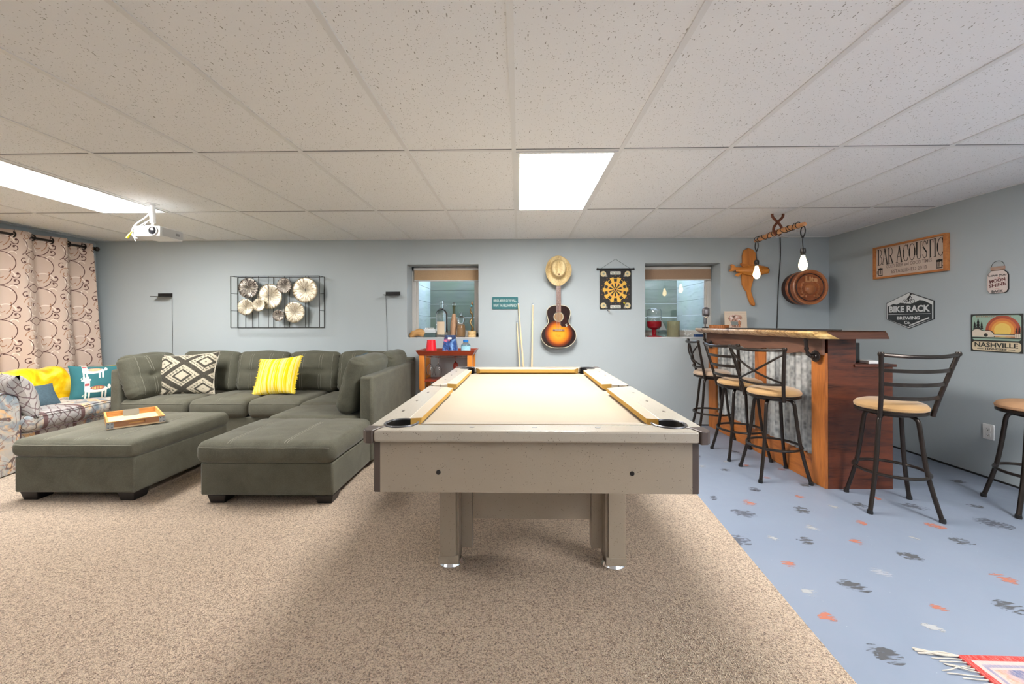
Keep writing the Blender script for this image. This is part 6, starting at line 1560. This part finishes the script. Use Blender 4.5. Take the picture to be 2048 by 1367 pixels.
def lite():
    t = thing('carved_barrel_sign', 'round carved wooden beer sign with stepped rims in the right corner of the back wall', 'sign', (3.205, 4.70, 1.578))
    for (r, a, b, m_) in ((0.182, -0.075, -0.0, LIDD), (0.188, -0.115, -0.0751, LIDW), (0.186, -0.165, -0.1151, LIDD), (0.192, -0.205, -0.1651, LIDW)):
        MB().lathe([(r-0.008, a), (r, a+0.008), (r, b-0.004), (r-0.004, b)], axis='y', n=56).build('barrel_ring', m_, t)
    MB().lathe([(0.192, -0.206), (0.192, -0.216), (0.180, -0.220), (0.170, -0.214), (0.168, -0.2055)], axis='y', n=56, cap=False).build('outer_rim', LIDW2, t)
    MB().tube([(0.150*math.cos(2*PI*k/56), -0.2055, 0.150*math.sin(2*PI*k/56)) for k in range(56)], 0.006, n=8, closed=True).build('inner_rim', LIDD, t)
    m = MB(); letters(m, 'Lite', 0.012, 0.088, 0.130, 0.066, -0.2052, ext=0.010, bold=0.05); m.build('lettering', wood('letter_wood', (0.50, 0.22, 0.09), (0.70, 0.36, 0.17), 'x', 4, 0.35), t, smooth=0)
    MB().sphere((0.0, -0.2055, -0.022), 0.058, sc=(1, 0.40, 1), n=28, m=16).build('carved_hop', LIDW2, t)  # lighter wood on hop and leaves paints in the light on the relief
    for s in (-1, 1):
        for k in range(7):
            a = math.radians(-62+s*0+k*17) if s > 0 else math.radians(180+62-k*17); c = (0.098*math.cos(a), -0.207, 0.0-0.012+0.098*math.sin(a)); MB().sphere(c, 0.018, sc=(0.55, 0.6, 1.0), n=12, m=8).build('carved_leaf', LIDW2, t)
        MB().sphere((s*0.085, -0.2055, -0.098), 0.022, sc=(1.2, 0.35, 0.7), n=14, m=8).build('carved_leaf', LIDW2, t)
    MB().beam((-0.045, -0.2065, 0.050), (0.045, -0.2065, 0.046), 0.008, 0.006).build('carved_bar', LIDW, t)
lite()

# ================================================================== RIGHT WALL SIGNS
ORW = wood('orange_sign_frame', (0.34, 0.10, 0.025), (0.62, 0.25, 0.07), 'x', 5, 0.45); BLK = plain('sign_black', (0.022, 0.020, 0.020), 0.6)
CREAM = plain('sign_cream', (0.62, 0.50, 0.42), 0.6, var=0.06, vs_=10)
SERIF = {  # strokes on a 1 x 1 cell: (points, thick?) ; serifs are added at stem ends
 'B': (0.62, [([(0.14, 0), (0.14, 1)], 1), ([(0.14, 1), (0.36, 1), (0.50, 0.90), (0.50, 0.66), (0.36, 0.54), (0.14, 0.54)], 0), ([(0.14, 0.54), (0.40, 0.54), (0.56, 0.42), (0.56, 0.14), (0.40, 0), (0.14, 0)], 0)], [(0.14, 0), (0.14, 1)]),
 'A': (0.72, [([(0.06, 0), (0.34, 1)], 0), ([(0.34, 1), (0.62, 0)], 1), ([(0.16, 0.36), (0.52, 0.36)], 0)], [(0.06, 0), (0.62, 0)]),
 'R': (0.68, [([(0.14, 0), (0.14, 1)], 1), ([(0.14, 1), (0.40, 1), (0.54, 0.88), (0.54, 0.62), (0.40, 0.50), (0.14, 0.50)], 0), ([(0.32, 0.50), (0.60, 0)], 1)], [(0.14, 0), (0.14, 1), (0.60, 0)]),
 'C': (0.70, [([(0.60, 0.80), (0.54, 0.94), (0.40, 1), (0.22, 0.92), (0.10, 0.70), (0.08, 0.5), (0.10, 0.30), (0.22, 0.08), (0.40, 0), (0.54, 0.06), (0.60, 0.20)], 0), ([(0.10, 0.70), (0.08, 0.5), (0.10, 0.30)], 1), ([(0.60, 0.70), (0.60, 1.0)], 0)], []),
 'O': (0.76, [([(0.38, 1), (0.20, 0.92), (0.09, 0.70), (0.07, 0.5), (0.09, 0.30), (0.20, 0.08), (0.38, 0), (0.56, 0.08), (0.67, 0.30), (0.69, 0.5), (0.67, 0.70), (0.56, 0.92), (0.38, 1)], 0), ([(0.09, 0.70), (0.07, 0.5), (0.09, 0.30)], 1), ([(0.67, 0.30), (0.69, 0.5), (0.67, 0.70)], 1)], []),
 'U': (0.70, [([(0.14, 1), (0.14, 0.28), (0.22, 0.06), (0.36, 0), (0.50, 0.06), (0.58, 0.28), (0.58, 1)], 0), ([(0.14, 1), (0.14, 0.28)], 1)], [(0.14, 1), (0.58, 1)]),
 'S': (0.54, [([(0.46, 0.78), (0.40, 0.94), (0.27, 1), (0.13, 0.92), (0.09, 0.76), (0.16, 0.62), (0.38, 0.44), (0.47, 0.28), (0.43, 0.08), (0.28, 0), (0.14, 0.06), (0.08, 0.22)], 0), ([(0.12, 0.66), (0.44, 0.36)], 1)], []),
 'T': (0.62, [([(0.31, 0), (0.31, 1)], 1), ([(0.04, 1), (0.58, 1)], 0), ([(0.04, 1), (0.04, 0.82)], 0), ([(0.58, 1), (0.58, 0.82)], 0)], [(0.31, 0)]),
 'I': (0.32, [([(0.16, 0), (0.16, 1)], 1)], [(0.16, 0), (0.16, 1)]), ' ': (0.36, [], [])}
def serif_text(mb, txt, cx, cz, w, h, y, ext, thick=0.075, thin=0.032):
    tot = sum(SERIF[c][0] for c in txt); kx = w/tot; x = cx-w/2
    for c in txt:
        wd, strokes, ser = SERIF[c]
        for (pts, th) in strokes:
            t_ = (thick if th else thin)*h*0.62
            for a, b in zip(pts, pts[1:]):
                A = Vector((x+a[0]*kx, 0, cz-h/2+a[1]*h)); B = Vector((x+b[0]*kx, 0, cz-h/2+b[1]*h)); d = (B-A).normalized(); e = d*t_*0.35
                mb.beam((A.x-e.x, y-ext/2, A.z-e.z), (B.x+e.x, y-ext/2, B.z+e.z), t_, ext, up=(0, 1, 0))
        for (sx, sz) in ser:
            X = x+sx*kx; Z = cz-h/2+sz*h; mb.beam((X-0.13*kx, y-ext/2, Z), (X+0.13*kx, y-ext/2, Z), thin*h*0.6, ext, up=(0, 1, 0))
        x += wd*kx
    return mb
def bar_sign():
    t = thing('bar_acoustic_sign', 'framed cream wooden sign reading BAR ACOUSTIC high on the right wall', 'sign', (XR-0.001, 3.745, 1.775), RIGHT)
    w, h = 0.345, 0.157
    MB().box(-w+0.02, w-0.02, -0.016, -0.001, -h+0.015, h-0.015).build('sign_panel', CREAM, t, smooth=0)
    for (a, b, c, d) in ((-w, w, h-0.017, h), (-w, w, -h, -h+0.017), (-w, -w+0.022, -h+0.017, h-0.017), (w-0.022, w, -h+0.017, h-0.017)): MB().box(a, b, -0.034, 0.0, c, d).build('frame_board', ORW, t, smooth=0, bev=0.002)
    m = MB(); serif_text(m, 'BAR ACOUSTIC', 0.002, 0.052, 0.625, 0.150, -0.0161, 0.0012, 0.105, 0.045); m.build('lettering', BLK, t, smooth=0)
    m = MB(); letters(m, 'COLD BEER and GOOD TIMES', 0.0, -0.048, 0.43, 0.030, -0.0160, bold=0.008); letters(m, 'ESTABLISHED 2018', 0.005, -0.102, 0.33, 0.033, -0.0160, bold=0.008); m.build('lettering', plain('faded_letters', (0.25, 0.18, 0.15), 0.6), t, smooth=0)
    for s in (-1, 1):
        x = s*0.278; z = -0.092; m = MB(); m.box(x-0.022, x-0.017, -0.0172, -0.016, z-0.028, z+0.022); m.box(x+0.017, x+0.022, -0.0172, -0.016, z-0.028, z+0.022); m.box(x-0.024, x+0.024, -0.0172, -0.016, z-0.036, z-0.029); m.box(x-0.006, x-0.002, -0.0172, -0.016, z-0.022, z+0.014); m.box(x+0.003, x+0.007, -0.0172, -0.016, z-0.022, z+0.014)
        for (dx, r) in ((-0.016, 0.010), (0.0, 0.013), (0.016, 0.010)): m.prism(circ(x+dx, z+0.028, r, 14), -0.0172, -0.016)
        m.tube([(x+s*0.022, -0.0168, z+0.012), (x+s*0.036, -0.0168, z+0.010), (x+s*0.036, -0.0168, z-0.016), (x+s*0.022, -0.0168, z-0.018)], 0.0022, n=6); m.build('mug_print', BLK, t, smooth=0)
bar_sign()
def hexpts(w, h, q): return [(0, h), (-w, h-q), (-w, -h+q), (0, -h), (w, -h+q), (w, h-q)]
def bike_sign():
    GR = plain('sign_charcoal', (0.035, 0.042, 0.045), 0.5); WH = plain('sign_white', (0.70, 0.72, 0.72), 0.5)
    t = thing('bike_rack_sign', 'hexagonal black and white metal sign reading BIKE RACK BREWING CO.', 'sign', (XR-0.001, 3.745, 1.297), RIGHT)
    MB().prism(hexpts(0.224, 0.166, 0.088), -0.008, 0.0).build('sign_back', GR, t, smooth=0)
    MB().prism(hexpts(0.218, 0.160, 0.086), -0.0088, -0.008).build('border', WH, t, smooth=0)
    m = MB(); m.prism([(0.209, 0.045), (0.209, -0.077), (0, -0.152), (-0.209, -0.077), (-0.209, 0.045), (-0.185, 0.052), (-0.15, 0.068), (-0.115, 0.060), (-0.08, 0.075), (-0.03, 0.066), (0.02, 0.062), (0.06, 0.072), (0.10, 0.092), (0.135, 0.085), (0.165, 0.070)][::-1], -0.0095, -0.0088); m.build('dark_field', GR, t, smooth=0)
    m = MB(); letters(m, 'BIKE RACK', 0.0, 0.016, 0.385, 0.060, -0.0095, bold=0.035); letters(m, 'BREWING', -0.005, -0.068, 0.215, 0.030, -0.0095, bold=0.03); letters(m, 'Co.', -0.012, -0.108, 0.060, 0.030, -0.0095, bold=0.03); m.box(-0.200, 0.200, -0.0103, -0.0095, -0.034, -0.030); m.build('lettering', WH, t, smooth=0)
    m = MB(); m.beam((0.005, -0.0100, -0.138), (0.185, -0.0100, -0.066), 0.011, 0.001, up=(0, 1, 0)); m.build('diagonal_bar', WH, t, smooth=0)
    m = MB()
    for cx in (-0.038, 0.038): m.tube([(cx+0.019*math.cos(2*PI*k/20), -0.0096, 0.082+0.019*math.sin(2*PI*k/20)) for k in range(20)], 0.0016, n=5, closed=True)
    for a, b in (((-0.038, 0.082), (-0.012, 0.108)), ((-0.012, 0.108), (0.026, 0.106)), ((0.026, 0.106), (0.038, 0.082)), ((-0.012, 0.108), (0.0, 0.082)), ((0.0, 0.082), (0.026, 0.106)), ((-0.038, 0.082), (0.0, 0.082))): m.tube([(a[0], -0.0096, a[1]), (b[0], -0.0096, b[1])], 0.0018, n=5)
    m.prism([(-0.016, 0.112), (-0.006, 0.120), (0.012, 0.140), (0.022, 0.132), (0.010, 0.114), (0.004, 0.100), (0.010, 0.088), (0.002, 0.084), (-0.006, 0.100)], -0.0102, -0.0088); m.prism(circ(0.020, 0.146, 0.0085, 14), -0.0102, -0.0088); m.beam((0.012, -0.0096, 0.134), (0.030, -0.0096, 0.112), 0.006, 0.001, up=(0, 1, 0)); m.build('cyclist_print', BLK, t, smooth=0)
bike_sign()
def jar_sign():
    t = thing('jar_sign', 'small mason-jar shaped sign about moonshine on the right wall', 'sign', (XR-0.001, 3.062, 1.500), RIGHT)
    out = [(-0.040, 0.075), (-0.045, 0.068), (-0.060, 0.055), (-0.066, 0.035), (-0.066, -0.070), (-0.055, -0.090), (-0.04, -0.095), (0.04, -0.095), (0.055, -0.090), (0.066, -0.070), (0.066, 0.035), (0.060, 0.055), (0.045, 0.068), (0.040, 0.075)]
    MB().prism(out, -0.008, 0.0).build('sign_back', BLK, t, smooth=0)
    MB().prism([(x*0.96, z*0.97) for x, z in out], -0.0088, -0.008).build('jar_print', plain('jar_pale', (0.68, 0.58, 0.54), 0.6), t, smooth=0)
    MB().prism([(-0.043, 0.076), (0.043, 0.076), (0.043, 0.104), (-0.043, 0.104)], -0.010, 0.0).build('jar_lid', plain('lid_tan', (0.42, 0.24, 0.17), 0.5), t, smooth=0, bev=0.002)
    for k in range(3): MB().box(-0.0445, 0.0445, -0.0108, -0.010, 0.080+0.009*k, 0.0825+0.009*k).build('lid_thread', STEEL, t, smooth=0)
    MB().tube([(0.040*math.cos(PI*k/16), -0.004, 0.104+0.042*math.sin(PI*k/16)) for k in range(17)], 0.0014, n=6).build('wire_handle', WIRE, t)
    m = MB(); letters(m, 'Love you', 0, 0.038, 0.112, 0.024, -0.0088, bold=0.02); m.build('lettering', BLK, t, smooth=0); m = MB(); letters(m, 'BACK', 0, -0.080, 0.072, 0.018, -0.0088, bold=0.03); m.build('lettering', BLK, t, smooth=0)
    m = MB(); letters(m, 'MOON', 0, 0.0, 0.100, 0.026, -0.0088, bold=0.03, ang=0.14); letters(m, 'SHINE', 0, -0.033, 0.108, 0.026, -0.0088, bold=0.03, ang=0.14); m.build('lettering', plain('maroon_ink', (0.13, 0.03, 0.03), 0.6), t, smooth=0)
    m = MB(); letters(m, 'to the', 0, 0.020, 0.034, 0.010, -0.0088); letters(m, 'and', -0.002, -0.060, 0.026, 0.008, -0.0088); m.build('lettering', plain('rose_ink', (0.55, 0.18, 0.16), 0.6), t, smooth=0)
jar_sign()
def nash_sign():
    c_ = {'g': (0.32, 0.46, 0.37), 'r1': (0.42, 0.09, 0.05), 'r2': (0.66, 0.20, 0.06), 'r3': (0.80, 0.36, 0.08), 'r4': (0.85, 0.58, 0.14), 'c': (0.66, 0.55, 0.38), 'b': (0.035, 0.035, 0.032), 'w': (0.72, 0.62, 0.50)}
    Mx = {k: plain('nashville_'+k, v, 0.55) for k, v in c_.items()}
    t = thing('nashville_sign', 'rectangular metal sign reading NASHVILLE with guitar and sunset on the right wall', 'sign', (XR-0.001, 3.078, 1.108), RIGHT)
    W, H = 0.165, 0.143
    MB().box(-W, W, -0.004, 0.0, -H, H).build('sign_back', Mx['b'], t, smooth=0)
    MB().prism(rrect(-W+0.010, W-0.010, -0.055, H-0.010, 0.020), -0.0046, -0.004).build('sky_print', Mx['g'], t, smooth=0)
    cx, cz = 0.045, 0.022
    for i, (r, k) in enumerate(((0.108, 'r1'), (0.088, 'r2'), (0.070, 'r3'), (0.052, 'r4'))):
        pts = [p for p in circ(cx, cz, r, 60)]; pts = [(max(-W+0.012, min(W-0.012, x)), max(-0.03, min(H-0.012, z))) for x, z in pts]
        MB().prism(pts, -0.0052-0.0004*i, -0.0046).build('sun_ring', Mx[k], t, smooth=0)
    m = MB(); m.mat = 0
    m.box(-W+0.008, W-0.008, -0.0075, -0.0064, -0.040, -0.034); m.box(-W+0.008, W-0.008, -0.0075, -0.0064, -0.064, -0.058); m.box(-0.02, W-0.012, -0.0075, -0.0064, -0.020, -0.006)
    for (x, s) in ((-0.135, 0.8), (-0.112, 1.15), (-0.088, 0.8), (0.128, 0.6), (0.146, 0.7)): 
        for k in range(3): m.prism([(x-0.014*s*(1-k*0.22), 0.03+0.020*k*s), (x+0.014*s*(1-k*0.22), 0.03+0.020*k*s), (x, 0.03+(0.032+0.020*k)*s)] if s > 0.75 else [(x-0.012*s*(1-k*0.22), 0.0+0.020*k*s), (x+0.012*s*(1-k*0.22), 0.0+0.020*k*s), (x, 0.0+(0.032+0.020*k)*s)], -0.0072, -0.0064)
    m.build('silhouette_print', Mx['b'], t, smooth=0)
    g_ = smooth_path([(-0.150, -0.030, 0), (-0.152, 0.010, 0), (-0.135, 0.030, 0), (-0.105, 0.033, 0), (-0.075, 0.018, 0), (-0.050, 0.022, 0), (-0.025, 0.016, 0), (-0.008, -0.002, 0), (-0.004, -0.030, 0)], 4)
    o = MB().prism([(p[0], p[1]) for p in g_], -0.0084, -0.0064).build('guitar_outline', Mx['b'], t, smooth=0)
    MB().prism([(p[0]*0.97-0.003, p[1]*0.90-0.003) for p in g_], -0.0090, -0.0084).build('guitar_print', Mx['w'], t, smooth=0)
    MB().box(-0.010, 0.120, -0.0090, -0.0075, -0.024, -0.012).build('guitar_neck_print', Mx['w'], t, smooth=0); MB().prism(circ(-0.058, -0.016, 0.013, 20), -0.0096, -0.0090).build('sound_hole_print', Mx['b'], t, smooth=0)
    for k in range(3): MB().box(0.122+0.011*k, 0.130+0.011*k, -0.0090, -0.0075, -0.034, -0.004).build('tuner_print', Mx['w'], t, smooth=0)
    MB().prism(rrect(-W+0.010, W-0.010, -H+0.008, -0.066, 0.020), -0.0052, -0.004).build('name_panel', Mx['c'], t, smooth=0)
    m = MB(); letters(m, 'NASHVILLE', 0.0, -0.090, 0.275, 0.036, -0.0052, bold=0.025); letters(m, 'TENNESSEE', 0.0, -0.121, 0.140, 0.016, -0.0052, bold=0.02); m.box(-0.120, -0.078, -0.0060, -0.0052, -0.123, -0.120); m.box(0.078, 0.120, -0.0060, -0.0052, -0.123, -0.120); m.build('lettering', Mx['b'], t, smooth=0)
    m = MB(); letters(m, 'ESTABLISHED 1779', -0.012, H-0.018, 0.22, 0.009, -0.0070, space=1.6); m.build('lettering', Mx['r1'], t, smooth=0)
nash_sign()
def outlet():
    t = thing('wall_outlet', 'white wall outlet low on the right wall', 'outlet', (XR-0.001, 3.125, 0.357), RIGHT)
    MB().prism(rrect(-0.037, 0.037, -0.058, 0.058, 0.004), -0.006, 0.0).build('face_plate', WHITE, t, smooth=30, bev=0.002)
    for z in (0.022, -0.022):
        o = MB().prism(rrect(-0.017, 0.017, z-0.014, z+0.014, 0.008), -0.008, -0.006).build('socket_face', WHITE, t, smooth=0)
        m = MB(); m.box(-0.008, -0.0055, -0.0085, -0.008, z-0.003, z+0.006); m.box(0.0055, 0.008, -0.0085, -0.008, z-0.003, z+0.006); m.prism(circ(0, z-0.008, 0.003, 10), -0.0085, -0.008); m.build('slots', BLACK, o, smooth=0)
outlet()

# ================================================================== RUG
def rug_mat():
    m = M_('faded_red_rug', 0.95, spec=0.1); u, v, _ = m.xyz('UV')
    d = u.min(v).min(1.3-u).min(0.95-v)
    n = m.noise(9, 4, dist=1.0); n2 = m.noise(1.0, 2, vec=m.vec(u*220.0, v*40.0)); w = ((u*230.0).frac())
    c = m.ramp(n, [(0.36, (0.16, 0.18, 0.30)), (0.47, (0.52, 0.36, 0.36)), (0.55, (0.66, 0.30, 0.22)), (0.66, (0.66, 0.52, 0.46))])
    red = (0.52, 0.055, 0.05); pk = (0.62, 0.45, 0.43)
    a = (((u+v)*12.0).frac()-0.5).abs()+(((u-v)*12.0+20.0).frac()-0.5).abs()
    c = m.mix(((a-0.25).abs().lt(0.07))*d.gt(0.10)*0.35, c, (0.25, 0.20, 0.30))
    c = m.mix(d.lt(0.060), c, pk); c = m.mix(d.lt(0.052)*d.gt(0.040), c, (0.30, 0.28, 0.38)); c = m.mix(d.lt(0.024), c, red)
    c = m.mix((n2-0.45)*1.2, c, (0.75, 0.62, 0.56)); m.col(c); m.bump(w+n2, 0.6, 0.004); return m.m
def rug():
    t = thing('woven_rug', 'faded red patterned woven rug with cream fringe at the lower right corner', 'rug', (1.555, 1.462, 0.0005), math.radians(-1))
    m = MB(); m.add([(0, 0, 0.007), (1.3, 0, 0.007), (1.3, -0.95, 0.007), (0, -0.95, 0.007), (0, 0, 0), (1.3, 0, 0), (1.3, -0.95, 0), (0, -0.95, 0)], [(3, 2, 1, 0), (4, 5, 6, 7), (0, 1, 5, 4), (1, 2, 6, 5), (2, 3, 7, 6), (3, 0, 4, 7)], uvs=[[(0, 0.95), (1.3, 0.95), (1.3, 0), (0, 0)]]+[[(0, 0)]*4]*5)
    m.build('rug_cloth', rug_mat(), t, smooth=0)
    rr = random.Random(11); f = MB(); 
    for k in range(70):
        y = -0.004-0.945*k/69; l = 0.075+0.05*rr.random(); dy = rr.uniform(-0.025, 0.035); 
        f.tube(smooth_path([(0.006, y, 0.0045), (-l*0.35, y+dy*0.2, 0.0035+0.004*rr.random()), (-l*0.7, y+dy*0.75, 0.0035), (-l, y+dy, 0.003)], 3), [0.0020]*9+[0.0010], n=5)
    for (a, b) in ((-0.02, 0.035), (0.01, 0.015), (-0.01, 0.05)): f.tube(smooth_path([(0.004, -0.004, 0.005), (-0.05, a*0.5+0.005, 0.008), (-0.10, b*0.4, 0.005), (-0.125, b*0.6, 0.003)], 4), 0.0028, n=6)
    f.build('fringe', plain('cream_fringe', (0.55, 0.50, 0.44), 0.95), t)
rug()
